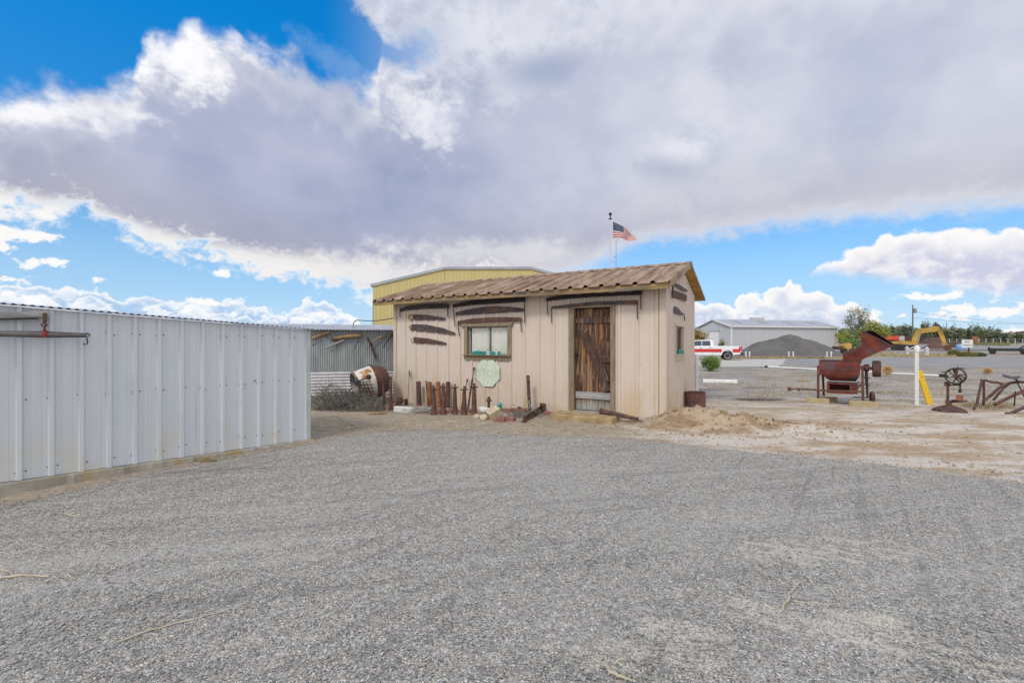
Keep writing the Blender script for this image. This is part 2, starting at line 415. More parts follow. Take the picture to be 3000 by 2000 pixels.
MT['clod_dark'] = M_leaf('clod_dark', (.20, .135, .08), (.38, .28, .18), .95)
MT['clod'] = M_leaf('clod', (.25, .18, .115), (.52, .43, .33), .95)

def M_gravel():
    m, t, b = new_mat('crushed_gravel'); p = wpos(t)
    vo = t.n('ShaderNodeTexVoronoi'); t.put(vo.inputs['Vector'], p); vo.inputs['Scale'].default_value = 125
    sp = t.n('ShaderNodeSeparateColor'); t.t.links.new(vo.outputs['Color'], sp.inputs[0])
    c = t.ramp(sp.outputs[0], [(0, (.07, .07, .068)), (.25, (.175, .175, .168)), (.5, (.305, .298, .28)), (.75, (.45, .435, .40)), (.93, (.66, .635, .585)), (1, (.90, .88, .83))])
    c = t.mix(t.ss(.68, .86, sp.outputs[1]), c, (.44, .36, .285))
    c = t.mix(t.m('MULTIPLY', t.ss(.74, .86, sp.outputs[2]), .5), c, (.17, .195, .205))
    vo2 = t.n('ShaderNodeTexVoronoi'); t.put(vo2.inputs['Vector'], p); vo2.inputs['Scale'].default_value = 34
    sp2 = t.n('ShaderNodeSeparateColor'); t.t.links.new(vo2.outputs['Color'], sp2.inputs[0])
    c = t.mix(t.m('MULTIPLY', t.ss(.80, .97, sp2.outputs[0]), .38), c, (.60, .585, .56))
    c = t.mix(t.m('MULTIPLY', t.ss(.80, .97, sp2.outputs[1]), .4), c, (.10, .105, .115))
    # wheel-swept streaks and dusty patches
    st = t.noise(t.mapping(t.mapping(p, rot=(0, 0, radians(-53))), (.26, 7.0, 1)), 1.0, 6, .66)
    c = t.mix(t.m('MULTIPLY', t.ss(.53, .64, st), .34), c, (.135, .13, .125))
    st2 = t.noise(t.mapping(t.mapping(p, rot=(0, 0, radians(-12))), (.28, 5.0, 1)), 1.0, 5, .62)
    c = t.mix(t.m('MULTIPLY', t.ss(.56, .66, st2), .36), c, (.15, .145, .14))
    c = t.mix(t.m('MULTIPLY', t.ss(.46, .36, st2), .28), c, (.52, .505, .475))
    du = t.noise(p, .75, 6, .62)
    xyz = t.n('ShaderNodeSeparateXYZ'); t.put(xyz.inputs[0], p)
    def spot(x, y, rx, ry):
        a = t.m('POWER', t.m('DIVIDE', t.m('SUBTRACT', xyz.outputs[0], x), rx), 2)
        bb = t.m('POWER', t.m('DIVIDE', t.m('SUBTRACT', xyz.outputs[1], y), ry), 2)
        return t.m('SUBTRACT', 1, t.m('ADD', a, bb), clamp=True)
    s = None
    for (px, py, rx, ry) in ((1990, 1850, .34, .16), (2640, 1900, .45, .16), (2430, 1830, .5, .14), (2230, 1790, .3, .16), (1900, 1930, .5, .16), (2420, 1620, .8, .3), (2900, 1960, .4, .14)):
        q = GP(px, py); k = spot(q.x, q.y, rx, ry); s = k if s is None else t.m('MAXIMUM', s, k)
    fine = t.noise(p, 16, 5, .7)
    sw_ = t.noise(t.mapping(t.mapping(p, rot=(0, 0, radians(28))), (1.6, 6.5, 1)), 1.3, 6, .68, .5)
    s = t.m('MULTIPLY', s, t.ss(.40, .62, sw_))
    dm = t.m('ADD', t.m('MULTIPLY', s, .95), t.m('MULTIPLY', t.ss(.52, .74, du), .22))
    dm = t.ss(.08, .42, t.m('ADD', dm, t.m('MULTIPLY', t.m('SUBTRACT', fine, .5), 1.5)))
    c = t.mix(t.m('MULTIPLY', t.m('MULTIPLY', dm, t.lin(.8, .3, sp.outputs[2], .25, 1)), .85), c, (.64, .59, .50))
    big = t.noise(p, .28, 3, .5); c = t.mix(t.m('MULTIPLY', t.ss(.4, .65, big), .25), c, (.46, .445, .415))
    t.put(b.inputs['Base Color'], c); b.inputs['Roughness'].default_value = .92; b.inputs['Specular IOR Level'].default_value = .2
    h = t.m('SUBTRACT', 1, vo.outputs['Distance'])
    h2 = t.m('SUBTRACT', 1, vo2.outputs['Distance'])
    nb = t.bump(st, .7, .05)
    nb = t.bump(h2, .4, .018, nb)
    t.put(b.inputs['Normal'], t.bump(h, .75, .010, nb))
    return m
MT['gravel'] = M_gravel()

def M_ground():
    m, t, b = new_mat('dirt_ground'); p = wpos(t)
    xyz = t.n('ShaderNodeSeparateXYZ'); t.put(xyz.inputs[0], p); X, Y = xyz.outputs[0], xyz.outputs[1]
    big = t.noise(p, .55, 6, .62, .6); med = t.noise(p, 1.9, 6, .65, .3); fine = t.noise(p, 14, 5, .7)
    vo = t.n('ShaderNodeTexVoronoi'); t.put(vo.inputs['Vector'], p); vo.inputs['Scale'].default_value = 30
    sp = t.n('ShaderNodeSeparateColor'); t.t.links.new(vo.outputs['Color'], sp.inputs[0])
    tan = t.mix(t.lin(.3, .7, fine), (.29, .205, .135), (.45, .345, .24))
    pale = t.mix(t.lin(.3, .7, fine), (.43, .375, .32), (.62, .57, .51))
    grit = t.ramp(sp.outputs[0], [(0, (.11, .108, .108)), (.5, (.235, .225, .215)), (1, (.43, .41, .385))])
    litter = t.mix(t.lin(.3, .7, fine), (.20, .16, .115), (.42, .36, .28))
    # near right: pale alkali crust with tan earth; a brighter band along the gravel edge
    wv = t.noise(t.mapping(p, (.55, 1.7, 1), rot=(0, 0, radians(-18))), 1.1, 7, .66, .8)
    c = t.mix(t.ss(.40, .60, t.m('ADD', wv, t.m('MULTIPLY', t.m('SUBTRACT', med, .5), .25))), tan, pale)
    c = t.mix(t.m('MULTIPLY', t.ss(.58, .70, med), .55), c, grit)
    # middle distance: grey grit
    far = t.m('ADD', Y, t.m('MULTIPLY', t.m('SUBTRACT', big, .5), 9))
    gf = t.m('MULTIPLY', t.ss(10.8, 14.5, far), t.ss(.33, .46, med))
    wv2 = t.noise(t.mapping(p, (.35, .8, 1), loc=(4, 7, 0)), 1.0, 7, .66, .7)
    g2 = t.mix(t.ss(.47, .60, wv2), grit, t.mix(.65, pale, grit)); g2 = t.mix(t.m('MULTIPLY', t.ss(.50, .36, wv2), .75), g2, (.125, .115, .105)); g2 = t.mix(t.m('MULTIPLY', t.ss(.52, .66, t.noise(t.mapping(p, (.3, .7, 1), loc=(9, 1, 0)), 1.3, 6, .65)), .55), g2, tan)
    c = t.mix(t.m('MULTIPLY', gf, .9), c, g2)
    dk = t.m('MULTIPLY', t.ss(.56, .68, t.noise(t.mapping(p, (1, 1.6, 1), loc=(2, 5, 0)), 4.5, 6, .7)), t.ss(9.5, 12, Y)); c = t.mix(t.m('MULTIPLY', dk, .5), c, (.13, .105, .08))
    dk2 = t.m('MULTIPLY', t.ss(.58, .70, t.noise(t.mapping(p, (1, 2.2, 1), loc=(6, 1, 0)), 3.0, 7, .72)), t.ss(7.0, 8.2, Y)); c = t.mix(t.m('MULTIPLY', dk2, .45), c, (.25, .19, .13))
    # left: litter-strewn earth in front of the shed
    lf = t.ss(2.8, 1.2, t.m('ADD', X, t.m('MULTIPLY', t.m('SUBTRACT', med, .5), 1.4)))
    l2 = t.mix(t.ss(.54, .70, t.noise(t.mapping(p, (.8, 2.2, 1)), 2.6, 6, .7)), litter, (.46, .41, .34))
    c = t.mix(t.m('MULTIPLY', lf, .85), c, l2)
    # the loose earth of the mound
    q = t.m('ADD', t.m('POWER', t.m('DIVIDE', t.m('SUBTRACT', X, 4.0), 1.9), 2), t.m('POWER', t.m('DIVIDE', t.m('SUBTRACT', Y, 8.85), .95), 2))
    mf = t.ss(1.1, .35, t.m('ADD', q, t.m('MULTIPLY', t.m('SUBTRACT', med, .5), 1.6)))
    c = t.mix(t.m('MULTIPLY', mf, .9), c, t.mix(t.ss(.4, .6, med), (.27, .18, .10), (.44, .335, .235)))
    # stones
    vs = t.n('ShaderNodeTexVoronoi'); t.put(vs.inputs['Vector'], p); vs.inputs['Scale'].default_value = 14
    stn = t.ss(.16, .10, vs.outputs['Distance']); ss2 = t.n('ShaderNodeSeparateColor'); t.t.links.new(vs.outputs['Color'], ss2.inputs[0])
    c = t.mix(t.m('MULTIPLY', t.m('MULTIPLY', stn, t.ss(.6, .7, ss2.outputs[1])), .6), c, t.mix(ss2.outputs[0], (.16, .13, .11), (.6, .56, .5)))
    t.put(b.inputs['Base Color'], c); b.inputs['Roughness'].default_value = .95; b.inputs['Specular IOR Level'].default_value = .15
    nb = t.bump(med, .5, .05); nb = t.bump(t.m('SUBTRACT', 1, vo.outputs['Distance']), .4, .012, nb)
    t.put(b.inputs['Normal'], t.bump(fine, .6, .025, nb))
    return m
MT['ground'] = M_ground()

# ------------------------------------------------------------------ ground, gravel lot, roads
def rng(a, b, n): return [a+(b-a)*i/(n-1) for i in range(n)]
def grid_mesh(name, xs, ys, fz, mat, smooth=True):
    nx = len(xs); vs = []; fs = []
    for y in ys:
        for x in xs: vs.append((x, y, fz(x, y)))
    for j in range(len(ys)-1):
        for i in range(nx-1):
            a = j*nx+i; fs.append((a, a+1, a+nx+1, a+nx))
    me = bpy.data.meshes.new(name); me.from_pydata(vs, [], fs); me.materials.append(mat)
    if smooth: me.polygons.foreach_set('use_smooth', [True]*len(fs))
    o = bpy.data.objects.new(name, me); COL.objects.link(o); WM[o] = Matrix.Identity(4)
    return o
xs = [-2500, -1200, -600, -300, -150, -80, -45, -28, -18]+rng(-12, 13, 209)+rng(13.6, 24, 24)+rng(26, 70, 23)+[80, 95, 120, 160, 220, 320, 500, 900, 1600, 2500]
ys = [-60, -20, -8]+rng(-3, 5, 24)+rng(5.1, 16, 150)+rng(16.3, 30, 50)+rng(31, 70, 40)+rng(74, 130, 15)+[145, 165, 190, 220, 260, 320, 420, 600, 1000, 1800, 3500]
tag(grid_mesh('ground', xs, ys, g, MT['ground']), kind='structure')

# gravel lot: its far edge follows the shed and the bare earth
edge_px = [(0, 1492), (120, 1466), (300, 1420), (500, 1376), (700, 1340), (880, 1306), (1000, 1283), (1120, 1266), (1225, 1260), (1400, 1267), (1560, 1278), (1740, 1284), (1913, 1293), (2050, 1308), (2168, 1321), (2350, 1338), (2550, 1358), (2780, 1388), (3000, 1419)]
edge = [Vector(((px-CX)/F*EYE*F/(py-HY), EYE*F/(py-HY), 0)) for px, py in edge_px]
d0 = (edge[0]-edge[1]).normalized(); d1 = (edge[-1]-edge[-2]).normalized()
edge = [edge[0]+d0*9]+edge+[edge[-1]+d1*1.5, edge[-1]+d1*6]
fine_edge = []
for a, b in zip(edge, edge[1:]):
    n = max(2, int((b-a).length/.035))
    for i in range(n):
        q = a.lerp(b, i/n)
        q = q+Vector((0, .09*nz(q.x, q.y, 2.2, 8)+.05*nz(q.x, q.y, 8, 9)+.03*nz(q.x, q.y, 30, 6), 0)); fine_edge.append(q)
ts = [0, .002, .01, .03]+[(.03+.97*(i/46)**1.4) for i in range(1, 47)]
vs = []; fs = []; K = len(ts)
for q in fine_edge:
    nearp = Vector((q.x*1.6 + .3, -5.0, 0)) if q.y > -3 else Vector((q.x*1.2-1, q.y-3, 0))
    for k, tt in enumerate(ts):
        r = q.lerp(nearp, tt)
        h = (-.012, .006, .014, .018)[k] if k < 4 else .018
        rut = .012*nz(r.x*.4+r.y*.3, r.y*1.2-r.x*.9, 1.3, 3)*min(1, tt*8)
        vs.append((r.x, r.y, g(r.x, r.y)+h+max(rut, -.006)))
for i in range(len(fine_edge)-1):
    for k in range(K-1):
        a = i*K+k; fs.append((a, a+1, a+K+1, a+K))
me = bpy.data.meshes.new('gravel_lot'); me.from_pydata(vs, [], fs); me.materials.append(MT['gravel'])
me.polygons.foreach_set('use_smooth', [True]*len(fs))
o = bpy.data.objects.new('gravel_lot', me); COL.objects.link(o); tag(o, kind='structure')

def sheet(name, quad, mat, dz, nx=30, ny=10):
    a, b, c, d = [Vector(q) for q in quad]; vs = []; fs = []
    for j in range(ny):
        for i in range(nx):
            u, v = i/(nx-1), j/(ny-1)
            q = (a.lerp(b, u)).lerp(d.lerp(c, u), v); q.x += .5*nz(q.x, q.y, .6, 2)*(i in (0, nx-1)); q.y += .45*nz(q.x, q.y, .5, 5)*(j in (0, ny-1)); vs.append((q.x, q.y, g(q.x, q.y)+dz))
    for j in range(ny-1):
        for i in range(nx-1):
            k = j*nx+i; fs.append((k, k+1, k+nx+1, k+nx))
    me = bpy.data.meshes.new(name); me.from_pydata(vs, [], fs); me.materials.append(mat)
    o = bpy.data.objects.new(name, me); COL.objects.link(o); return tag(o, kind='structure')
sheet('road', [(20, 29.5, 0), (75, 27, 0), (85, 47, 0), (24, 48, 0)], MT['asphalt'], .006, 40, 16)
sheet('driveway', [(-5, 30.5, 0), (17.5, 30.0, 0), (26.5, 44, 0), (-5, 44.5, 0)], MT['concrete_pale'], .011, 30, 12)
sheet('far_road', [(62, 78, 0), (150, 78, 0), (190, 112, 0), (62, 112, 0)], MT['asphalt'], .10, 40, 20)

# ------------------------------------------------------------------ main shed
Lc = Vector((-3.48, 13.6, 0)); Rc = Vector((3.21, 9.6, 0)); LEN = (Rc-Lc).length; DEP = 3.6
ANG = atan2(Rc.y-Lc.y, Rc.x-Lc.x)
MS = Matrix.Translation(Lc) @ Matrix.Rotation(ANG, 4, 'Z'); MSi = MS.inverted()
def on_plane(px, py, M, y0):
    """pixel -> (x, z) on the plane local y = y0 of frame M"""
    Mi = M.inverted(); o = Mi @ Vector((0, 0, EYE)); d = Mi.to_3x3() @ Vector(((px-CX)/F, 1, (HY-py)/F))
    k = (y0-o.y)/d.y; q = o+d*k; return q.x, q.z
def FW(px, py, off=0.0): return on_plane(px, py, MS, -off)
MSIDE = Matrix.Translation(Rc) @ Matrix.Rotation(ANG+pi/2, 4, 'Z')      # side wall: local x runs back, outside is local -y
def SW(px, py, off=0.0): return on_plane(px, py, MSIDE, -off)

EAVE, PITCH, OVF, OVR, OVL = 2.80, .31, .45, .22, .42
def roofz(y):
    return EAVE+PITCH*(y+OVF) if y < DEP/2 else EAVE+PITCH*(DEP+OVF-y)
def rib_profile(x0, x1, pitch, w, h, ph=0.0, minor=True):
    """corner points of a ribbed sheet between x0 and x1"""
    pts = [(x0, 0)]
    k = math.floor((x0-ph)/pitch)-1
    while True:
        c = ph+k*pitch; k += 1
        if c-w > x1: break
        for dx, d in ((-w*.5, 0), (-w*.26, h), (w*.26, h), (w*.5, 0)):
            if x0 < c+dx < x1: pts.append((c+dx, d))
        if minor:
            for fr in (.33, .66):
                for dx, d in ((-.012, 0), (0, h*.16), (.012, 0)):
                    q = c+pitch*fr+dx
                    if x0 < q < x1: pts.append((q, d))
    pts.append((x1, 0)); pts.sort(); return pts
def ribbed(mb, x0, x1, z0, z1, pitch=.4, w=.085, h=.032, ph=.02, rows=1):
    """a ribbed sheet standing in local xz, ribs towards -y; z0 / z1 numbers or functions of x"""
    pr = rib_profile(x0, x1, pitch, w, h, ph)
    f0 = z0 if callable(z0) else (lambda x: z0); f1 = z1 if callable(z1) else (lambda x: z1)
    vs = []; fs = []
    for x, d in pr:
        for r in range(rows+1):
            z = f0(x)+(f1(x)-f0(x))*r/rows; vs.append((x, -d, z))
    R = rows+1
    for i in range(len(pr)-1):
        for r in range(rows): fs.append((i*R+r, (i+1)*R+r, (i+1)*R+r+1, i*R+r+1))
    mb.add(vs, fs)

shed = thing('metal_shed', 'small tan metal sided shed with rusty ribbed roof and saws hung on its walls', 'shed', Lc, ANG)
# openings
wx0, wz1 = FW(1371, 957); wx1, _ = FW(1490, 957); _, wz0 = FW(1430, 1039)
dx0, _ = FW(1683, 1100); dx1, _ = FW(1790, 1100); _, dz1 = FW(1740, 901); _, dz0 = FW(1740, 1203)
zb = lambda x: -.42+.40*(x/LEN)
mb = MB(MS)
top = EAVE-.02
ribbed(mb, .05, wx0, zb, top); ribbed(mb, wx0, wx1, zb, wz0); ribbed(mb, wx0, wx1, wz1, top)
ribbed(mb, wx1, dx0, zb, top); ribbed(mb, dx0, dx1, dz1, top); ribbed(mb, dx1, LEN-.05, zb, top)
mb.build('front_wall', MT['tan_panel'], shed)
sx0, sz1 = SW(1977, 955); sx1, _ = SW(1998, 955); _, sz0 = SW(1987, 1036)
mb = MB(MSIDE); rz = lambda x: roofz(x)-.06
def side_part(a, b, z0, z1):
    h = DEP/2
    if a < h < b: ribbed(mb, a, h, z0, z1, .2, .06, .022, .1); ribbed(mb, h, b, z0, z1, .2, .06, .022, .1)
    else: ribbed(mb, a, b, z0, z1, .2, .06, .022, .1)
side_part(.04, sx0, -.3, rz); side_part(sx0, sx1, -.3, sz0); side_part(sx0, sx1, sz1, rz); side_part(sx1, DEP-.03, -.3, rz)
mb.build('side_wall', MT['tan_panel'], shed)
mb = MB(MS)
mb.box((LEN/2, DEP-.02, 1.2), (LEN-.1, .03, 3.2)); mb.box((.02, DEP/2, 1.2), (.03, DEP-.1, 3.2))
mb.build('rear_wall', MT['tan_trim'], shed)
mb = MB(MS); mb.box((LEN/2, 1.1, 1.2), (LEN-.3, .02, 3.0)); mb.build('lining', MT['interior'], shed)
# corner trims
mb = MB(MS)
mb.box((.02, -.017, 1.2), (.10, .036, 3.2)); mb.build('corner_trim', MT['tan_trim'], shed)
mb = MB(MS)
mb.box((LEN-.045, -.018, 1.2), (.12, .040, 3.2)); mb.box((LEN+.019, .045, 1.2), (.036, .13, 3.2)); mb.box((LEN-.155, -.014, 1.2), (.05, .045, 3.2))
mb.build('corner_trim', MT['tan_trim'], shed, bevel=.004)
# roof sheets (real thickness), ridge cap, fascias, soffit
def roof_side(back):
    pr = rib_profile(-OVL, LEN+OVR, .362, .12, .050, -.30, False)
    mb = MB(MS); vs = []; fs = []
    ya, yb = (-OVF-.05, DEP/2) if not back else (DEP+OVF+.05, DEP/2)
    for x, d in pr:
        for y in (ya, yb):
            for dz in (0, -.006): vs.append((x, y, roofz(y)+.02+d+dz+.002*nz(x, y, .8, 1)))
    n = len(pr)
    for i in range(n-1):
        a = i*4; b = a+4
        fs += [(a, b, b+2, a+2), (a+1, a+3, b+3, b+1), (a, a+1, b+1, b), (a+2, b+2, b+3, a+3)]
    fs += [(0, 2, 3, 1), ((n-1)*4, (n-1)*4+1, (n-1)*4+3, (n-1)*4+2)]
    return mb.add(vs, fs)
rf = roof_side(False).build('roof', MT['roof_rust'], shed)
rb = roof_side(True).build('roof', MT['roof_rust'], shed)
mb = MB(MS)
yr = DEP/2; zr = roofz(yr)
mb.prism([(-.16, zr-.015), (0, zr+.05), (.16, zr-.015), (.16, zr-.005), (0, zr+.062), (-.16, zr-.005)], -OVL-.01, LEN+OVR+.01, Matrix.Translation((0, yr, 0)) @ Matrix.Rotation(-pi/2, 4, 'Z'))
mb.build('ridge_cap', MT['roof_rust'], rf)
mb = MB(MS)
nseg = 24
for (a, b, dz) in ((-OVL+.02, 2.9, 0), (2.905, 5.6, .004), (5.605, LEN+OVR-.05, -.002)):
    mb.box(((a+b)/2, -OVF+.02, EAVE-.056+dz), (b-a, .04, .122))
mb.build('fascia', MT['wood_fascia'], shed, bevel=.006)
# ragged strip of lining hanging under the eave
mb = MB(MS); vs = []; fs = []
for i in range(60):
    x = 5.6+i*.036
    zt = EAVE-.10; vs += [(x, -OVF+.06, zt), (x, -OVF+.05+.05*nz(x, 0, 3, 1), zt-.02-.03*abs(nz(x, 0, 5, 2)))]
    if i: fs.append((2*i-2, 2*i, 2*i+1, 2*i-1))
mb.add(vs, fs); mb.build('eave_lining', MT['wood_grey'], shed)
# soffit boards and rake boards
mb = MB(MS)
mb.add([(-OVL, -OVF+.04, EAVE-.02), (LEN+OVR, -OVF+.04, EAVE-.02), (LEN+OVR, yr, roofz(yr)-.02), (-OVL, yr, roofz(yr)-.02), (-OVL, DEP+OVF, EAVE-.02), (LEN+OVR, DEP+OVF, EAVE-.02)], [(0, 1, 2, 3), (3, 2, 5, 4)])
mb.build('soffit', MT['wood_ochre'], shed)
for x in (LEN+OVR-.012, -OVL+.012):
    mb = MB(MS)
    for (ya, yb) in ((-OVF-.02, yr), (DEP+OVF+.02, yr)):
        za, zb2 = roofz(ya)+.055, roofz(yb)+.055
        w = .15 if ya < 1 else .07
        vs = [(x-.013, ya, za-w), (x-.013, yb, zb2-w), (x-.013, yb, zb2), (x-.013, ya, za), (x+.013, ya, za-w), (x+.013, yb, zb2-w), (x+.013, yb, zb2), (x+.013, ya, za)]
        mb.add(vs, [(0, 1, 2, 3), (7, 6, 5, 4), (0, 4, 5, 1), (3, 2, 6, 7), (0, 3, 7, 4), (1, 5, 6, 2)])
    mb.build('rake_trim', MT['roof_rust'], shed)
# screws of the sheeting
mb = MB(MS)
for i in range(20):
    x = .02+i*.4+.06
    for z in (.35, 1.15, 2.0):
        zz = z+.03*nz(i, z, 3)
        if wx0-.15 < x < wx1+.15 and .8 < zz < 1.9: continue
        if dx0-.15 < x < dx1+.15: continue
        mb.lathe([(.008, 0), (.006, .006)], (x, 0, zz), 6, (0, -1, 0))
mb.build('screws', MT['rust_dark'], shed)

# window
def board(mb, x0, x1, z0, z1, y0, y1): mb.box(((x0+x1)/2, (y0+y1)/2, (z0+z1)/2), (x1-x0, y1-y0, z1-z0))
mb = MB(MS)
board(mb, wx0-.09, wx0+.005, wz0-.02, wz1-.002, -.055, .10); board(mb, wx1-.005, wx1+.10, wz0-.02, wz1-.002, -.055, .10)
board(mb, wx0-.19, wx1+.14, wz1, wz1+.075, -.075, .10)
board(mb, wx0-.09, wx1+.10, wz0-.13, wz0-.022, -.06, .10)
win = mb.build('window', MT['wood_frame'], shed, bevel=.004)
mb = MB(MS); board(mb, wx0-.085, wx1+.095, wz0-.021, wz0+.0, -.13, .10); mb.build('sill', MT['wood_frame'], win, bevel=.003)
mb = MB(MS); cxm = (wx0+wx1)/2+.02
board(mb, wx0+.006, wx0+.045, wz0+.002, wz1-.003, .05, .075); board(mb, wx1-.045, wx1-.006, wz0+.002, wz1-.003, .05, .075)
board(mb, wx0+.046, wx1-.046, wz1-.035, wz1-.003, .05, .075); board(mb, wx0+.046, wx1-.046, wz0+.002, wz0+.03, .05, .075)
board(mb, cxm-.018, cxm+.018, wz0+.031, wz1-.036, .045, .078)
mb.build('sash', MT['wood_grey'], win)
mb = MB(MS); board(mb, wx0+.02, wx1-.02, wz0+.01, wz1-.01, .060, .064); mb.build('pane', MT['pane'], win)
def curtain(x0, x1, z0, z1, spread):
    mb = MB(MS); vs = []; fs = []; n = 70; R = 8
    for i in range(n+1):
        u = i/n
        for r in range(R+1):
            v = r/R; xx = x0+(x1-x0)*u + spread*(1-v)*(u-.5)*.25
            y = .09+.018*sin(u*34+2*sin(u*9))*(.5+.5*(1-v))+.012*nz(u*9, v, 1.2, 4)
            vs.append((xx, y, z0+(z1-z0)*v))
    for i in range(n):
        for r in range(R): a = i*(R+1)+r; fs.append((a, a+R+1, a+R+2, a+1))
    mb.add(vs, fs); mb.build('curtain', MT['curtain'], win, smooth=True)
curtain(wx0+.07, cxm-.015, wz0+.02, wz1-.04, .10); curtain(cxm+.04, wx1-.03, wz0+.02, wz1-.02, .02)
# side window with its box ledge
mb = MB(MSIDE)
board(mb, sx0-.05, sx0+.004, sz0-.02, sz1-.002, -.04, .08); board(mb, sx1-.004, sx1+.05, sz0-.02, sz1-.002, -.04, .08)
board(mb, sx0-.10, sx1+.12, sz1, sz1+.07, -.05, .08); board(mb, sx0-.05, sx1+.05, sz0-.14, sz0-.022, -.045, .08)
sw = mb.build('window', MT['tan_trim'], shed, bevel=.004)
mb = MB(MSIDE); board(mb, sx0-.08, sx1+.10, sz0-.021, sz0, -.12, .08); mb.build('sill', MT['tan_trim'], sw)
mb = MB(MSIDE); board(mb, sx0, sx1, sz0, sz1, .045, .05); mb.build('pane', MT['dark_glass'], sw)
mb = MB(MSIDE)
board(mb, sx0+.004, sx0+.05, sz0, sz1-.003, .02, .044); board(mb, sx1-.05, sx1-.004, sz0, sz1-.003, .02, .044); board(mb, (sx0+sx1)/2-.02, (sx0+sx1)/2+.02, sz0, sz1-.003, .021, .0445)
board(mb, sx0+.004, sx1-.004, sz1-.05, sz1-.002, .022, .0435); board(mb, sx0+.004, sx1-.004, sz0+.001, sz0+.04, .022, .0435)
mb.build('sash', MT['wood_frame'], sw)
# door frame and plank door
mb = MB(MS)
board(mb, dx0-.13, dx0+.0, dz0-.10, dz1-.002, -.055, .10); board(mb, dx1-.0, dx1+.10, dz0-.10, dz1-.002, -.055, .10)
board(mb, dx0-.13, dx1+.10, dz1, dz1+.085, -.06, .10)
dfr = mb.build('door_frame', MT['wood_frame'], shed, bevel=.005)
mb = MB(MS); board(mb, dx0-.0, dx1+.0, dz0-.10, dz0-.015, -.09, .12); mb.build('threshold', MT['wood_grey'], dfr, bevel=.006)
def DP(x, y): # door-crop pixel -> local
    return FW(1670+x/4.357, 880+y/4.357, -.05)
dW = dx1-dx0
mb = MB(MS)
npl = 6; e = [0, .15, .30, .47, .64, .82, 1.0]
for i in range(npl):
    a = dx0+.012+(dW-.024)*e[i]; b = dx0+.012+(dW-.024)*e[i+1]
    zt = dz1-.012-.01*(i % 2); board(mb, a+.003, b-.003, dz0, zt, .058+.004*(i % 3), .085)
door = mb.build('door', MT['door_wood'], shed, bevel=.004)
def rail(name, x0, x1, z0, z1, mat, y=.03): m = MB(MS); board(m, x0, x1, z0, z1, y, .057); return m.build(name, mat, door, bevel=.005)
_, zA = DP(290, 205); _, zB = DP(290, 292); rail('rail', dx0+.02, dx1-.01, zB, zA, MT['door_rail'])
_, zA = DP(290, 1168); _, zB = DP(290, 1256); rail('rail', dx0+.015, dx1-.01, zB, zA, MT['wood_grey'])
x0, zA = DP(335, 700); _, zB = DP(335, 790); rail('rail', x0, dx1-.012, zB, zA, MT['door_rail'])
a = DP(135, 335); b = DP(490, 1160)
mb = MB(MS); mb.beam((a[0], .028, a[1]), (b[0], .028, b[1]), .05, .155, up=(0, 0, 1)); mb.build('brace', MT['door_rail'], door, bevel=.006)
mb = MB(MS); mb.beam((a[0]+.12, .04, a[1]-.05), (b[0]+.02, .04, b[1]+.22), .03, .06); mb.build('brace', MT['door_rail'], door, bevel=.004)
mb = MB(MS)
x, z = DP(92, 690); mb.box((x, .045, z), (.05, .02, .20)); mb.lathe([(.03, 0), (.034, .02), (.012, .05)], (x, .035, z), 10, (0, -1, 0)); mb.build('latch', MT['iron_black'], door)
mb = MB(MS)
for k in range(26):
    q = DP(rnd.uniform(90, 500), rnd.uniform(220, 1240)); mb.lathe([(.009, 0), (.005, .012)], (q[0], .03, q[1]), 6, (0, -1, 0))
mb.build('nails', MT['galv'], door)

# insulators along the window sill
def insulator(mat):
    mb = MB(); mb.lathe([(.030, 0), (.034, .004), (.034, .024), (.024, .032), (.027, .040), (.027, .062), (.020, .074), (.008, .080)], (0, 0, 0), 12)
    return mb.build('insulator', mat, smooth=True, origin=(0, 0, 0))
ins0 = tag(insulator(MT['insulator']), 'teal glass insulator standing in the row on the front window sill', 'insulator', 'teal glass insulators on the window sill')
ins_x = [640, 690, 760, 860, 930, 1000, 1050, 1270, 1350, 1555]
first = True
for k, xx in enumerate(ins_x):
    px = 1340+xx/12.06; t_, _ = FW(px, 1035)
    loc = MS @ Vector((t_, -.085+.02*((k*7) % 3-1), wz0))
    if first: o = ins0; first = False
    else: o = ins0.copy(); COL.objects.link(o)
    o.location = loc; s = 1.15+.25*((k*5) % 4)/3; o.scale = (s, s, s)
ic = tag(insulator(MT['insulator_clear']), 'clear glass insulator between teal ones on the front window sill', 'insulator', 'clear glass insulators on the window sill')
for k, xx in enumerate((1120, 1180, 1450)):
    t_, _ = FW(1340+xx/12.06, 1035)
    o = ic if k == 0 else ic.copy()
    if k: COL.objects.link(o)
    o.location = MS @ Vector((t_, -.085, wz0)); o.scale = (1.1, 1.1, 1.05)
for k in range(3):
    o = ins0.copy(); COL.objects.link(o); o.location = MSIDE @ Vector((sx0+.10+.2*k, -.075, sz0)); o.scale = (1.25, 1.25, 1.3)
    o['label'] = 'teal glass insulator on the ledge of the narrow side window'; o['group'] = 'teal glass insulators on the side window ledge'

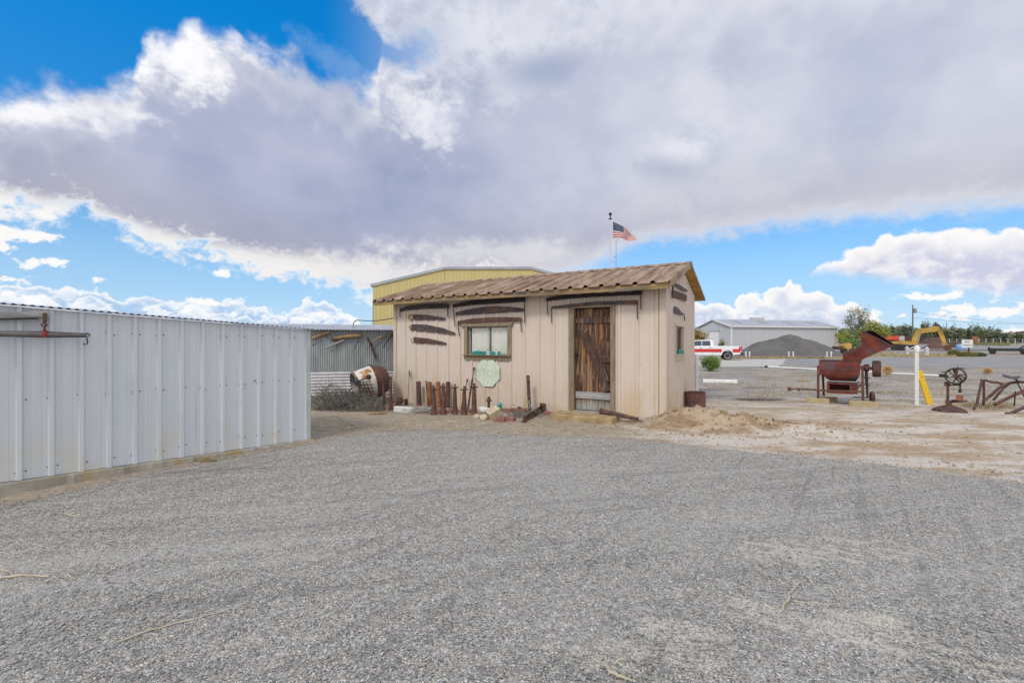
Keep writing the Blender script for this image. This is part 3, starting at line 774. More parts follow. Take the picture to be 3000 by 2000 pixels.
# ------------------------------------------------------------------ saws on the walls
def saw(name, label, crop, top_pts, bot_pts, handles=(), teeth=None, mat='saw_steel', plane='F', off=.042, cat='saw', group=None, grips=None):
    """outline in crop pixels -> a blade with real thickness on the wall; handles are bars at its ends"""
    sx, sy, sc = crop
    PJ = FW if plane == 'F' else SW; MM = MS if plane == 'F' else MSIDE
    C = lambda p: PJ(sx+p[0]/sc, sy+p[1]/sc, off)
    tp = [C(p) for p in top_pts]; bp = [C(p) for p in bot_pts]
    def dens(pl, n):
        out = []
        for a, b in zip(pl, pl[1:]):
            for i in range(n): out.append((a[0]+(b[0]-a[0])*i/n, a[1]+(b[1]-a[1])*i/n))
        return out+[pl[-1]]
    if teeth:
        which, cnt, dep = teeth
        pl = dens(tp if which == 'top' else bp, max(2, cnt//(len(tp)-1)))
        sgn = 1 if which == 'top' else -1; z = []
        for i, (a, b) in enumerate(zip(pl, pl[1:])):
            z += [a, ((a[0]*.62+b[0]*.38), (a[1]*.62+b[1]*.38)+sgn*dep*(.6 if i % 4 == 3 else 1)), (a[0]*.25+b[0]*.75, a[1]*.25+b[1]*.75-sgn*dep*.25)]
        z.append(pl[-1])
        if which == 'top': tp = z
        else: bp = z
    poly = tp+bp[::-1]
    cx_ = sum(p[0] for p in poly)/len(poly); cz_ = min(p[1] for p in poly)
    root = thing(name, label, cat, MM @ Vector((cx_, -off, cz_)), 0, group)
    mb = MB(MM); mb.prism(poly, -off-.003, -off+.003); mb.build('blade', MT[mat], root)
    for (p0, p1, r) in handles:
        a, b = C(p0), C(p1); m = MB(MM)
        m.tube([(a[0], -off-.012, a[1]), ((a[0]+b[0])/2, -off-.016, (a[1]+b[1])/2), (b[0], -off-.012, b[1])], [r*.8, r, r*.9], 8)
        m.build('handle', MT['rust_dark'], root, smooth=True)
    for (pts, r, mt) in (grips or ()):
        m = MB(MM); m.tube([(C(p)[0], -off-.010, C(p)[1]) for p in pts], r, 8); m.build('handle', MT[mt], root, smooth=True)
    return root
A1 = (1100, 750, 2.852); A2 = (1550, 750, 2.852)
saw('crosscut_saw', 'dark two handled crosscut saw under the eave at the left end of the front wall', A1,
    [(205, 440), (260, 418), (410, 402), (560, 398), (615, 402)], [(205, 465), (260, 452), (410, 440), (560, 436), (615, 432)],
    [((206, 420), (208, 512), .013), ((606, 395), (606, 507), .012)], ('bottom', 60, .012))
saw('hand_saw', 'rusty short pointed saw blade with pale wooden grip, topmost of the three stacked blades', A1,
    [(318, 487), (420, 490), (560, 512), (583, 520)], [(318, 533), (430, 533), (560, 534), (583, 530)], (), ('bottom', 36, .008),
    grips=(([(282, 490), (280, 525), (300, 532), (318, 520), (312, 495), (282, 490)], .020, 'wood_tool'),))
saw('hand_saw', 'longest curved saw blade with split wooden grip, middle of the three stacked blades', A1,
    [(300, 568), (420, 572), (560, 600), (640, 630), (667, 642)], [(300, 620), (400, 628), (520, 640), (620, 654), (667, 655)], (), ('bottom', 44, .008), 'saw_steel',
    grips=(([(290, 580), (286, 600), (300, 615)], .022, 'wood_tool'),))
saw('hand_saw', 'rusty blade with thin hooked tang, lowest of the three stacked blades', A1,
    [(318, 675), (440, 688), (560, 715), (594, 726)], [(318, 725), (440, 730), (550, 738), (594, 738)], (), ('bottom', 34, .008), 'rust_dark',
    grips=(([(300, 682), (301, 708), (310, 722), (322, 724)], .007, 'iron_black'),))
saw('crosscut_saw', 'black crosscut saw tucked tight under the eave above the front window', A1,
    [(645, 405), (800, 372), (950, 360), (1100, 350), (1255, 342)], [(645, 430), (800, 410), (950, 400), (1100, 391), (1255, 380)],
    [((648, 400), (668, 592), .014), ((1248, 340), (1248, 557), .014)], None, 'iron_black', off=.06)
saw('crosscut_saw', 'broad smooth backed grey crosscut saw with bellied blade, second above the front window', A1,
    [(668, 472), (760, 448), (900, 425), (1000, 420), (1130, 425), (1240, 438)], [(668, 498), (760, 490), (900, 482), (1000, 477), (1130, 468), (1240, 462)],
    (), ('top', 90, .010), 'saw_steel', off=.040)
saw('crosscut_saw', 'toothed rusty crosscut saw hung directly over the front window frame', A1,
    [(685, 545), (800, 525), (950, 514), (1100, 512), (1222, 515)], [(685, 578), (800, 562), (950, 552), (1100, 548), (1222, 545)],
    [((690, 560), (702, 668), .014), ((1216, 515), (1220, 632), .013)], ('top', 70, .022), 'rust_dark', off=.055)
saw('crosscut_saw', 'black crosscut saw close under the eave above the door', A2,
    [(140, 352), (300, 322), (550, 298), (800, 282), (945, 272)], [(140, 378), (300, 360), (550, 341), (800, 330), (945, 324)],
    [((153, 350), (157, 490), .014), ((934, 275), (936, 448), .014)], None, 'iron_black', off=.06)
saw('crosscut_saw', 'narrow toothed brown crosscut saw resting on the door frame head', A2,
    [(188, 422), (350, 402), (550, 382), (750, 374), (912, 370)], [(188, 440), (350, 428), (550, 408), (750, 404), (912, 402)],
    [((190, 425), (190, 557), .014), ((905, 370), (907, 527), .014)], ('top', 96, .016), 'saw_steel', off=.075)
A3 = (1900, 780, 5.6)
saw('crosscut_saw', 'dark saw with drooping handle, uppermost on the gable side wall', A3,
    [(380, 270), (420, 262), (520, 310), (640, 390)], [(400, 292), (440, 312), (540, 378), (640, 425)], [((384, 270), (384, 530), .018),], ('bottom', 18, .012), 'saw_steel', 'S', .06)
saw('crosscut_saw', 'square ended rusty saw below the drooping handled one on the gable side wall', A3,
    [(395, 385), (500, 420), (628, 470)], [(395, 490), (500, 528), (628, 570)], (), ('bottom', 16, .016), 'rust_dark', 'S', .05)
saw('hand_saw', 'short tapered saw blade hanging just above the narrow side window', A3,
    [(432, 650), (480, 680), (565, 775)], [(425, 760), (480, 775), (565, 805)], [((568, 770), (588, 885), .014)], ('bottom', 12, .012), 'saw_steel', 'S', .05)

# ------------------------------------------------------------------ octagonal sign
def text_mesh(mb, body, size, frame, y, depth=.003, spacing=1.0):
    cu = bpy.data.curves.new('lettering_curve', 'FONT'); cu.body = body; cu.size = size; cu.align_x = 'CENTER'; cu.align_y = 'CENTER'; cu.extrude = depth/2
    cu.space_character = spacing; cu.resolution_u = 3
    ob = bpy.data.objects.new('lettering_curve', cu); COL.objects.link(ob)
    dg = bpy.context.evaluated_depsgraph_get(); me = ob.evaluated_get(dg).to_mesh()
    vs = [frame @ Vector((v.co.x, y-v.co.z, v.co.y)) for v in me.vertices]; fs = [list(p.vertices) for p in me.polygons]
    mb.add(vs, fs)
    bpy.data.objects.remove(ob); bpy.data.curves.remove(cu)
cx_, cz_ = FW(1100+938/2.852, 750+973/2.852, .05)
_, ztop = FW(1100+938/2.852, 750+858/2.852, .05); _, zbot = FW(1100+938/2.852, 750+1090/2.852, .05)
R8 = (ztop-zbot)/2/cos(pi/8)
sign = thing('octagonal_sign', 'faded pale green octagonal stop sign fixed below the front window', 'sign', MS @ Vector((cx_, -.05, zbot)))
mb = MB(MS); mb.prism([(cx_+R8*cos(pi/8+i*pi/4), cz_+R8*sin(pi/8+i*pi/4)) for i in range(8)], -.052, -.044)
mb.build('plate', MT['sign_green'], sign, bevel=.003)
mb = MB(MS); text_mesh(mb, 'STOP', R8*.72, Matrix.Translation((cx_, 0, cz_-.02)), -.0535, .003, 1.0); mb.build('lettering', MT['sign_letter'], sign)
mb = MB(MS)
for dz in (R8*.80, -R8*.70): mb.lathe([(.011, 0), (.008, .008)], (cx_, -.052, cz_+dz), 8, (0, -1, 0))
mb.build('bolts', MT['iron_black'], sign)

# ------------------------------------------------------------------ junk in front of the shed
def base(c1, px, py):    # crop pixel -> ground point
    return GP(c1[0]+px/c1[2], c1[1]+py/c1[2])
def hgt(p, c1, py):      # height above ground of a crop pixel row at depth of p
    return EYE+(HY-(c1[1]+py/c1[2]))/F*p.y - p.z
def wid(p, c1, w): return w/c1[2]/F*p.y
def wall_front(p, clear):
    """keep a point at least `clear` in front of the front wall"""
    a = MSi @ Vector((0, 0, 0)); q = MSi @ Vector((p.x, p.y, 0))
    if q.y > -clear:
        k = (-clear-a.y)/(q.y-a.y); p = Vector((p.x*k, p.y*k, 0)); p.z = g(p.x, p.y)
    return p
for k, (x, yt, yb, w, lab) in enumerate(((365, 1047, 1245, 40, 'leftmost rusty iron pipe of the row standing against the front wall'), (450, 1050, 1240, 38, 'orange rusted pipe against the front wall beside a thin leaning bar'), (531, 1050, 1248, 38, 'rust orange pipe standing between two collared posts at the front wall'), (602, 1050, 1245, 38, 'purple brown pipe, rightmost of the plain pipes at the front wall'))):
    p = wall_front(base(A1, x, yb), .14); h = hgt(p, A1, yt); r = wid(p, A1, w)/2
    mb = MB(); tilt = Vector(((-.03, .0, -.04, .02)[k]*h, .0, 0))
    pts = [p-Vector((0, 0, .03)), p+tilt+Vector((0, 0, h))]
    mb.tube(pts, [r*1.05, r*.95], 18, cap=False); mb.tube([pts[0]+Vector((0, 0, .05)), pts[1]-Vector((0, 0, .005))], [r*.85, r*.78], 18, cap=True)
    mb.add([], [])
    o = mb.build('iron_pipe', MT['rust_orange'] if k in (1, 2) else MT['rust_red'], smooth=True, origin=p); tag(o, lab, 'pipe', 'plain pipes standing at the front wall')
for k, (x, yt, yb, w, lab) in enumerate(((488, 1082, 1325, 40, 'leftmost tapered iron jack post with dark collar in the front row'), (568, 1060, 1322, 40, 'tapered iron jack post with a bolt head on top, second in the front row'), (664, 1066, 1322, 36, 'slim tapered iron jack post standing alone in the middle of the front row'), (742, 1085, 1325, 40, 'reddish tapered iron jack post in front of the twisted augers'), (824, 1062, 1325, 42, 'rightmost tapered iron jack post beside the white rock'))):
    p = base(A1, x, yb); h = hgt(p, A1, yt); r = wid(p, A1, w)/2
    root = thing('jack_post', lab, 'jack post', p, 0, 'tapered jack posts in front of the shed')
    mb = MB(); mb.lathe([(r*1.55, -.02), (r*1.5, .015), (r*1.2, .05), (r*1.05, h*.25), (r*.88, h*.6), (r*.70, h*.84), (r*.70, h*.86)], p, 18); mb.build('post', MT['rust_red'] if k != 2 else MT['rust_dark'], root, smooth=True)
    mb = MB(); mb.lathe([(r*1.1, h*.86), (r*1.2, h*.875), (r*1.1, h*.90), (r*.6, h*.905)], p, 12)
    mb.tube([p+Vector((-r*1.7, 0, h*.88)), p+Vector((r*1.7, 0, h*.885))], r*.22, 6); mb.build('collar', MT['rust_dark'], root, smooth=True)
    mb = MB(); mb.lathe([(r*.42, h*.905), (r*.42, h*.97), (r*.5, h*.975), (r*.36, h)], p, 10); mb.build('screw', MT['rust_dark'], root, smooth=True)
# thin leaning bars, augers, shovel
def lean(name, label, cat, b, t, r, mat, sq=False, dy=.05):
    p = wall_front(base(A1, *b), .28); h = hgt(p, A1, t[1]); dx = wid(p, A1, t[0]-b[0])
    fx, fz = FW(A1[0]+t[0]/A1[2], A1[1]+t[1]/A1[2], .07); q = MS @ Vector((fx, -.07, fz))
    mb = MB()
    if sq: mb.beam(p-Vector((0, 0, .02)), q, r*2, r*1.2)
    else: mb.tube([p-Vector((0, 0, .02)), p.lerp(q, .5), q], [r, r, r*.8], 8)
    return p, q, tag(mb.build(name, MT[mat], smooth=not sq, origin=p), label, cat)
lean('iron_bar', 'thin dark flat bar leaning between the pipes at the front wall', 'bar', (445, 1225), (422, 1040), .016, 'rust_dark', True)
p, q, o = lean('shovel', 'thin handled rusty spade leaning upright near the left corner of the shed', 'spade', (268, 1245), (283, 958), .015, 'wood_frame')
mb = MB(); mb.prism([(-.05, 0), (.05, 0), (.055, .12), (.02, .20), (-.02, .20), (-.055, .12)], -.012, .012, Matrix.Translation(p+Vector((-.03, -.03, -.01)))); mb.build('blade', MT['saw_steel'], o)
mb = MB(); mb.tube([q-Vector((0, 0, .16)), q], .022, 8); mb.build('grip', MT['rust_dark'], o)
def auger(label, b, t, r):
    p = wall_front(base(A1, *b), .35); h = hgt(p, A1, t[1]); dx = wid(p, A1, t[0]-b[0])
    fx, fz = FW(A1[0]+t[0]/A1[2], A1[1]+t[1]/A1[2], .08); q = MS @ Vector((fx, -.08, fz))
    mb = MB(); mb.tube([p, q], r*.4, 8)
    d = (q-p); L = d.length; d.normalize(); a = d.orthogonal().normalized(); c = d.cross(a); vs = []; fs = []
    n = 70
    for i in range(n+1):
        u = i/n*.72; th = i*.75; ctr = p+d*(L*u)
        vs += [ctr+(a*cos(th)+c*sin(th))*r, ctr-(a*cos(th)+c*sin(th))*r, ctr+(a*cos(th)+c*sin(th))*r+d*.012, ctr-(a*cos(th)+c*sin(th))*r+d*.012]
        if i: k = 4*i; fs += [(k-4, k, k+1, k-3), (k-2, k-1, k+3, k+2), (k-4, k-2, k+2, k), (k-3, k+1, k+3, k-1)]
    mb.add(vs, fs); mb.tube([q-d*.08, q], r*.85, 8)
    return tag(mb.build('auger_bit', MT['rust_dark'], smooth=True, origin=p), label, 'auger', 'twisted auger bits by the sign')
auger('tall twisted auger bit leaning up towards the green octagonal sign', (770, 1255), (826, 930), .030)
auger('shorter twisted auger bit leaning behind the reddish jack post', (718, 1262), (768, 1026), .026)
# T post pair left of the shed corner
A7 = (880, 920, 4.611)
p = base(A7, 1125, 1292); q = base(A7, 1220, 1298); h = hgt(p, A7, 852)
mb = MB(); w = wid(p, A7, 42)/2
root = thing('iron_stand', 'dark iron post stand with flat top plate left of the shed corner', 'stand', p)
mb.lathe([(w*1.3, -.02), (w*1.1, .05), (w*.85, h*.4), (w*.6, h*.8), (w*.6, h-.02)], p, 12); mb.build('post', MT['rust_dark'], root, smooth=True)
mb = MB(); mb.box(p+Vector((wid(p, A7, 42), 0, h-.01)), (wid(p, A7, 140), .10, .022)); mb.build('top_plate', MT['iron_black'], root, bevel=.003)
h2 = hgt(q, A7, 865)
mb = MB(); w2 = wid(q, A7, 62)/2
root2 = thing('jack_post', 'thick reddish rusted post beside the flat topped iron stand', 'jack post', q)
mb.lathe([(w2*1.2, -.02), (w2*1.0, .06), (w2*.75, h2*.35), (w2*.62, h2*.9), (w2*.5, h2)], q, 14); mb.build('post', MT['rust_red'], root2, smooth=True)
mb = MB(); mb.tube([q+Vector((0, -.03, h2*.30)), q+Vector((-.12, -.05, h2*.42)), q+Vector((-.17, -.02, h2*.55))], .014, 6); mb.build('handle', MT['rust_dark'], root2)
# small stacked rusty castings
p = base(A7, 1320, 1235); p = wall_front(p, .2)
mb = MB()
for k in range(5):
    mb.box(p+Vector((rnd.uniform(-.09, .09), rnd.uniform(-.04, .04), .03+k*.045)), (.22-.02*k+rnd.uniform(-.03, .03), .12, .035), Matrix.Rotation(rnd.uniform(-.5, .5), 3, 'Z') @ Matrix.Rotation(rnd.uniform(-.15, .15), 3, 'Y'))
for k in range(4): mb.tube([p+Vector((-.15+.08*k, -.05, .02)), p+Vector((-.12+.08*k, .03, .16))], .012, 6)
tag(mb.build('scrap_heap', MT['rust_red'], origin=p), 'small heap of rusty iron castings at the left corner of the shed', 'scrap heap')
# white block and scrap wood
p = base(A1, 240, 1302)
mb = MB(); L_ = wid(p, A1, 175)
mb.box(p+Vector((0, .05, .055)), (L_, .16, .13), Matrix.Rotation(-.12, 3, 'Z') @ Matrix.Rotation(.06, 3, 'Y')); 
o = tag(mb.build('stone_block', MT['stone_white'], bevel=.012, origin=p), 'long white stone block lying in front of the leaning spade', 'stone')
mb = MB()
for sx_ in (.05, .10, .13): mb.box(p+Vector((sx_-.10, -.034, .055)), (.010, .006, .06), Matrix.Rotation(-.12, 3, 'Z') @ Matrix.Rotation(rnd.uniform(-.4, .4), 3, 'Y'))
mb.build('chisel_marks', MT['black_letter'], o)
p = base(A1, 385, 1315)
mb = MB()
for k in range(70):
    a = p+Vector((rnd.gauss(0, .13), rnd.gauss(.10, .08), 0)); a.z = g(a.x, a.y)+rnd.uniform(0, .12)
    d = Vector((rnd.uniform(-1, 1), rnd.uniform(-1, 1), rnd.uniform(-.1, .5))).normalized()*rnd.uniform(.08, .24)
    mb.tube([a, a+d*.5+Vector((0, 0, rnd.uniform(-.02, .03))), a+d], [rnd.uniform(.006, .014), .010, .004], 5)
tag(mb.build('driftwood_heap', MT['wood_grey'], origin=p), 'tangled heap of bleached grey driftwood beside the white stone block', 'driftwood')
# bricks lying behind the jack posts
brick0 = None
for k, (x, y, rot) in enumerate(((515, 1312, .1), (560, 1300, -.2), (610, 1308, .3), (655, 1298, 0.05), (700, 1308, -.15), (745, 1300, .2), (520, 1290, .4), (640, 1290, -.3), (795, 1305, .1))):
    p = base(A1, x, y)
    if brick0 is None:
        mb = MB(); mb.box((0, 0, .03), (.20, .095, .062)); mb.lathe([(.017, 0), (.017, .0015)], (-.055, 0, .061), 10); mb.lathe([(.017, 0), (.017, .0015)], (.055, 0, .061), 10)
        brick0 = o = mb.build('brick', MT['brick'], bevel=.005, origin=(0, 0, 0))
        tag(o, 'old red brick lying on the ground behind the jack posts', 'brick', 'bricks behind the jack posts')
    else: o = brick0.copy(); COL.objects.link(o)
    o.location = p; o.rotation_euler = (0, 0, rot+ANG)
for k, (x, y, rot, lab) in enumerate(((1100, 1300, .05, 'red brick in the rubble, nearest the tan sandstone block'), (1165, 1298, -.1, 'red brick in the rubble between two other bricks'), (1220, 1300, .12, 'red brick in the rubble next to the rusty lever'), (1040, 1378, .1, 'pinkish brick lying in front of the tan sandstone block'), (1120, 1372, -.1, 'pinkish brick lying on the earth in front of the wire tangle'), (1455, 1328, .3, 'red brick lying beside the door step'))):
    p = base(A1, x, y); o = brick0.copy(); COL.objects.link(o); o.location = p; o.rotation_euler = (0, 0, rot+ANG); o['label'] = lab; del o['group']; o.scale = (1.25, 1.2, 1.25)
# rocks
for (x, y, w, h, d, mat, lab) in ((908, 1298, 100, 45, .18, 'stone_white', 'smooth oval white rock right of the jack posts'), (850, 1355, 62, 42, .14, 'stone_tan', 'small tan rock in front of the rightmost jack post'), (905, 1365, 60, 48, .15, 'stone_tan', 'knobbly yellow tan rock touching the sandstone block'), (868, 1250, 90, 50, .16, 'rust_dark', 'dark brown rock lying behind the oval white rock'), (980, 1255, 80, 36, .14, 'rust_dark', 'flat brown rock below the bolt topped fitting'), (1075, 1345, 60, 26, .10, 'wood_grey', 'small blue grey rock right of the sandstone block'), (1120, 1262, 70, 28, .12, 'stone_white', 'pale pebbly rock lying behind the red rubble bricks')):
    p = base(A1, x, y); ww = wid(p, A1, w); hh = wid(p, A1, h)
    mb = MB(); mb.rock(p+Vector((0, 0, hh*.36)), (ww, d, hh), x*.1, 14, .35, ANG); tag(mb.build('rock', MT[mat], smooth=True, origin=p), lab, 'rock')
p = base(A1, 975, 1362); mb = MB()
mb.box(p+Vector((.02, .05, .13)), (.28, .22, .17), Matrix.Rotation(.5, 3, 'Z') @ Matrix.Rotation(-.42, 3, 'Y') @ Matrix.Rotation(.25, 3, 'X'))
tag(mb.build('sandstone_block', MT['stone_tan'], bevel=.012, origin=p), 'squared tan sandstone block tipped up on the rubble', 'stone block')
# valve-like fitting
p = wall_front(base(A1, 946, 1262), .25); h = hgt(p, A1, 1172); r = wid(p, A1, 22)/2
mb = MB(); mb.lathe([(r, -.02), (r, h*.62), (r*2.1, h*.66), (r*2.2, h*.76), (r*1.3, h*.8), (r*1.2, h*.95), (r*.5, h)], p, 14); mb.tube([p+Vector((-r*2.3, 0, h*.71)), p+Vector((r*2.3, 0, h*.71))], r*.4, 6)
tag(mb.build('iron_fitting', MT['rust_dark'], smooth=True, origin=p), 'upright rusty iron fitting with a bolt flange below the octagonal sign', 'fitting')
p = wall_front(base(A1, 1200, 1262), .25); mb = MB(); mb.lathe([(.03, 0), (.03, .07), (.055, .075), (.05, .11), (.02, .125)], p, 12)
tag(mb.build('iron_fitting', MT['rust_dark'], smooth=True, origin=p), 'squat rusty knob shaped fitting behind the rubble bricks', 'fitting')
p = wall_front(base(A1, 1038, 1258), .22); o = ins0.copy(); COL.objects.link(o); o.location = p; o.scale = (2.3, 2.3, 2.6); del o['group']; o['label'] = 'large green glass insulator on the ground under the octagonal sign'
# rusty lever standing at the right of the bed
p = base(A1, 1290, 1265); p = wall_front(p, .35); h = hgt(p, A1, 1010); w = wid(p, A1, 26)
root = thing('iron_lever', 'tall rusty lever bar standing in tangled wire left of the door', 'lever', p)
q = p+Vector((-wid(p, A1, 15), .05, h)); mb = MB(); mb.beam(p, q, w*1.1, w*.8, up=(0, 1, 0)); mb.build('bar', MT['rust_dark'], root, bevel=.006)
mb = MB(); mb.lathe([(w*.62, -w*.45), (w*.62, w*.45)], q, 14, (0, 1, 0)); mb.build('eye', MT['rust_dark'], root)
mb = MB()
for k in range(5): mb.tube([p+Vector((.05*sin(k), -.06, .04+.05*k)), p+Vector((.03+.05*cos(k), -.05, .10+.05*k)), p+Vector((-.03, -.06, .13+.04*k))], .012, 6)
mb.build('chain', MT['wood_grey'], root)
# wire tangle
p = base(A1, 1235, 1345); mb = MB()
for k in range(120):
    a = p+Vector((rnd.gauss(.0, .20), rnd.gauss(.16, .16), 0)); a.z = g(a.x, a.y)+rnd.uniform(0, .13)
    pts = [a]
    for j in range(4):
        a = a+Vector((rnd.uniform(-.09, .09), rnd.uniform(-.07, .07), rnd.uniform(-.05, .06))); a.z = max(a.z, g(a.x, a.y)+.003); pts.append(a)
    mb.tube(pts, .0035, 4, cap=False)
tag(mb.build('wire_tangle', MT['brush'], origin=p), 'tangle of dry stems and wire heaped inside the rusty angle iron', 'wire tangle')
# angle iron frame
a = base(A1, 1235, 1392); b = wall_front(base(A1, 1388, 1292), .22); b2 = base(A1, 1404, 1345)
root = thing('angle_iron', 'rusty length of angle iron lying slantwise by the door step', 'angle iron', a)
mb = MB(); mb.beam(a+Vector((0, 0, .03)), b+Vector((0, 0, .08)), .10, .012); mb.beam(a+Vector((0, .0, .065)), b+Vector((0, 0, .125)), .012, .10); mb.build('bar', MT['rust_dark'], root, bevel=.002)
mb = MB(); mb.box(b+Vector((.03, -.05, .10)), (.08, .22, .24), Matrix.Rotation(.3, 3, 'Z')); mb.build('end_plate', MT['rust_red'], root, bevel=.006)
# door step and the pipe lying on it
mb = MB(MS)
st = MSi @ GP(1690, 1238); sx_ = st.x
stepz = g((MS @ Vector((sx_, st.y+.35, 0))).x, (MS @ Vector((sx_, st.y+.35, 0))).y)
mb.box((sx_+.02, st.y+.36, stepz+.035), (1.35, .62, .19), Matrix.Rotation(.06, 3, 'Z'))
so = tag(mb.build('door_step', MT['step_stone'], bevel=.02, origin=MS @ Vector((sx_, st.y+.36, stepz))), 'worn stained concrete slab step lying before the plank door', 'step')
pa = MS @ Vector((sx_+.30, st.y+.55, stepz+.185)); pb = MS @ Vector((sx_+1.12, st.y+.42, 0)); pb.z = g(pb.x, pb.y)+.06
root = thing('rusty_pipe', 'rusty flanged pipe lying from the door step onto the earth', 'pipe', (pa+pb)/2-Vector((0, 0, .06)))
mb = MB(); mb.tube([pa, pa.lerp(pb, .45), pb], [.055, .05, .03], 14, cap=False); mb.tube([pa+(pb-pa)*.02, pb], [.042, .022], 12); mb.build('barrel', MT['rust_dark'], root, smooth=True)
mb = MB(); d = (pb-pa).normalized(); mb.lathe([(.045, 0), (.072, .001), (.072, .03), (.056, .032)], pa, 16, tuple(d), cap=False); mb.build('flange', MT['rust_dark'], root, smooth=True)
mb = MB(); mb.tube([pa.lerp(pb, .4)+Vector((0, -.06, -.03)), pb+Vector((.05, -.08, -.03))], .013, 6); mb.build('rod', MT['rust_dark'], root)
# rusty drum by the side wall
p = GP(2015, 1192); r = 28/F*p.y; h = 46/F*p.y
c = MSIDE.inverted() @ p
if c.y > -(r+.03): c.y = -(r+.03); p = MSIDE @ c; p.z = g(p.x, p.y)
mb = MB(); mb.lathe([(r, -.06), (r, h*.48), (r*1.03, h*.5), (r, h*.52), (r, h-.01), (r*1.03, h), (r*.97, h+.003), (r*.95, h-.02), (r*.95, .02)], p, 28, cap=True)
tag(mb.build('cut_drum', MT['rust_red'], smooth=True, origin=p), 'rusty brown cut down steel drum beside the gable wall', 'drum')
# white post behind the back corner
p = P(2041, 1150, 14.6); p.z = g(p.x, p.y)
mb = MB(); mb.box(p+Vector((0, 0, .60)), (.10, .10, 1.25)); mb.box(p+Vector((-.07, 0, .95)), (.05, .03, .12)); tag(mb.build('white_post', MT['white_paint'], bevel=.006, origin=p), 'white square post just behind the rear corner of the tan shed', 'post')

# ------------------------------------------------------------------ left white shed wall
W0 = Vector((-5.36, 4.79, 0)); W1 = Vector((-3.32, 7.47, 0)); wd = (W1-W0).normalized(); wlen = (W1-W0).length
MW = Matrix.Translation(W0) @ Matrix.Rotation(atan2(wd.y, wd.x), 4, 'Z')    # outside = local -y (to the right of the direction)
def WL(px, py, off=0): return on_plane(px, py, MW, -off)
LX = -3.2
ztopW = lambda x: 1.99+(1.80-1.99)*x/wlen
zbotW = lambda x: .136+(.022-.136)*x/wlen
wsh = thing('white_shed', 'low shed clad in white ribbed metal along the left side of the gravel lot', 'shed', W0, atan2(wd.y, wd.x))
def ribbedW(mb, x0, x1, z0, z1): ribbed(mb, x0, x1, z0, z1, .2455, .066, .033, .135)
mb = MB(MW); ribbedW(mb, LX, wlen-.055, zbotW, ztopW)
mb.build('front_wall', MT['white_panel'], wsh)
mb = MB(MW); mb.box((wlen-.02, -.012, .91), (.075, .04, 1.80)); mb.box((wlen+.011, .045, .91), (.014, .10, 1.80)); mb.build('corner_trim', MT['trim_green'], wsh, bevel=.003)
mb = MB(MW); mb.box((wlen-.03, 1.1, .9), (.03, 2.0, 1.7)); mb.box((wlen/2+LX/2, 2.1, .9), (wlen-LX, .03, 1.9)); mb.build('rear_wall', MT['galv'], wsh)
# screws in rows
mb = MB(MW)
for i in range(-12, 15):
    for z in (.22, 1.0, 1.72):
        for dx in (-.03, .05):
            if rnd.random() < .75:
                x = .135+.2455*i+dx; zz = z+rnd.uniform(-.02, .02)-(.0 if z < 1.5 else .05*(x/wlen))
                if LX < x < wlen-.1: mb.lathe([(.008, 0), (.007, .007)], (x, -.001-(.024 if abs(dx) < .02 else 0), max(zz, zbotW(x)+.06)), 6, (0, -1, 0))
for (px, py) in ((709, 1018), (807, 1188), (601, 1140), (714, 1138), (748, 1115), (465, 1122)):
    x, z = WL(px, py, .02); mb.lathe([(.011, 0), (.009, .006)], (x, -.012, z), 6, (0, -1, 0))
mb.build('screws', MT['iron_black'], wsh)
# foundation strip
mb = MB(MW); vs = []; fs = []; n = 120
for i in range(n+1):
    x = LX+(wlen+.06-LX)*i/n; zt = zbotW(x)-.004+.006*nz(x, 0, 2.3, 1); yo = -.05-.012*nz(x, 0, 3.1, 4)-.02*(nz(x, 0, 9, 5) > .3)
    vs += [(x, .05, zt), (x, yo+.012, zt), (x, yo, zt-.015), (x, yo-.02, -.15)]
    if i: k = 4*i; fs += [(k-4, k, k+1, k-3), (k-3, k+1, k+2, k-2), (k-2, k+2, k+3, k-1)]
mb.add(vs, fs); mb.build('foundation', MT['old_concrete'], wsh)
# corrugated roof: sine sheet from eave rising to the back
def corrugated(mb, x0, x1, fa, fb, pitch=.07, amp=.009, sub=6):
    n = int((x1-x0)/pitch*sub); vs = []; fs = []
    for i in range(n+1):
        x = x0+(x1-x0)*i/n; dz = amp*sin(2*pi*x/pitch); a = fa(x); b = fb(x)
        vs += [(a[0], a[1], a[2]+dz), (b[0], b[1], b[2]+dz), (b[0], b[1], b[2]+dz-.004), (a[0], a[1], a[2]+dz-.004)]
        if i: k = 4*i; fs += [(k-4, k, k+1, k-3), (k-1, k-2, k+2, k+3), (k-4, k-1, k+3, k)]
    mb.add(vs, fs)
mb = MB(MW)
corrugated(mb, LX, wlen+.05, lambda x: (x, -.09, ztopW(x)+.022), lambda x: (x, 2.15, ztopW(x)+.15))
mb.build('roof', MT['galv_roof'], wsh, smooth=True)
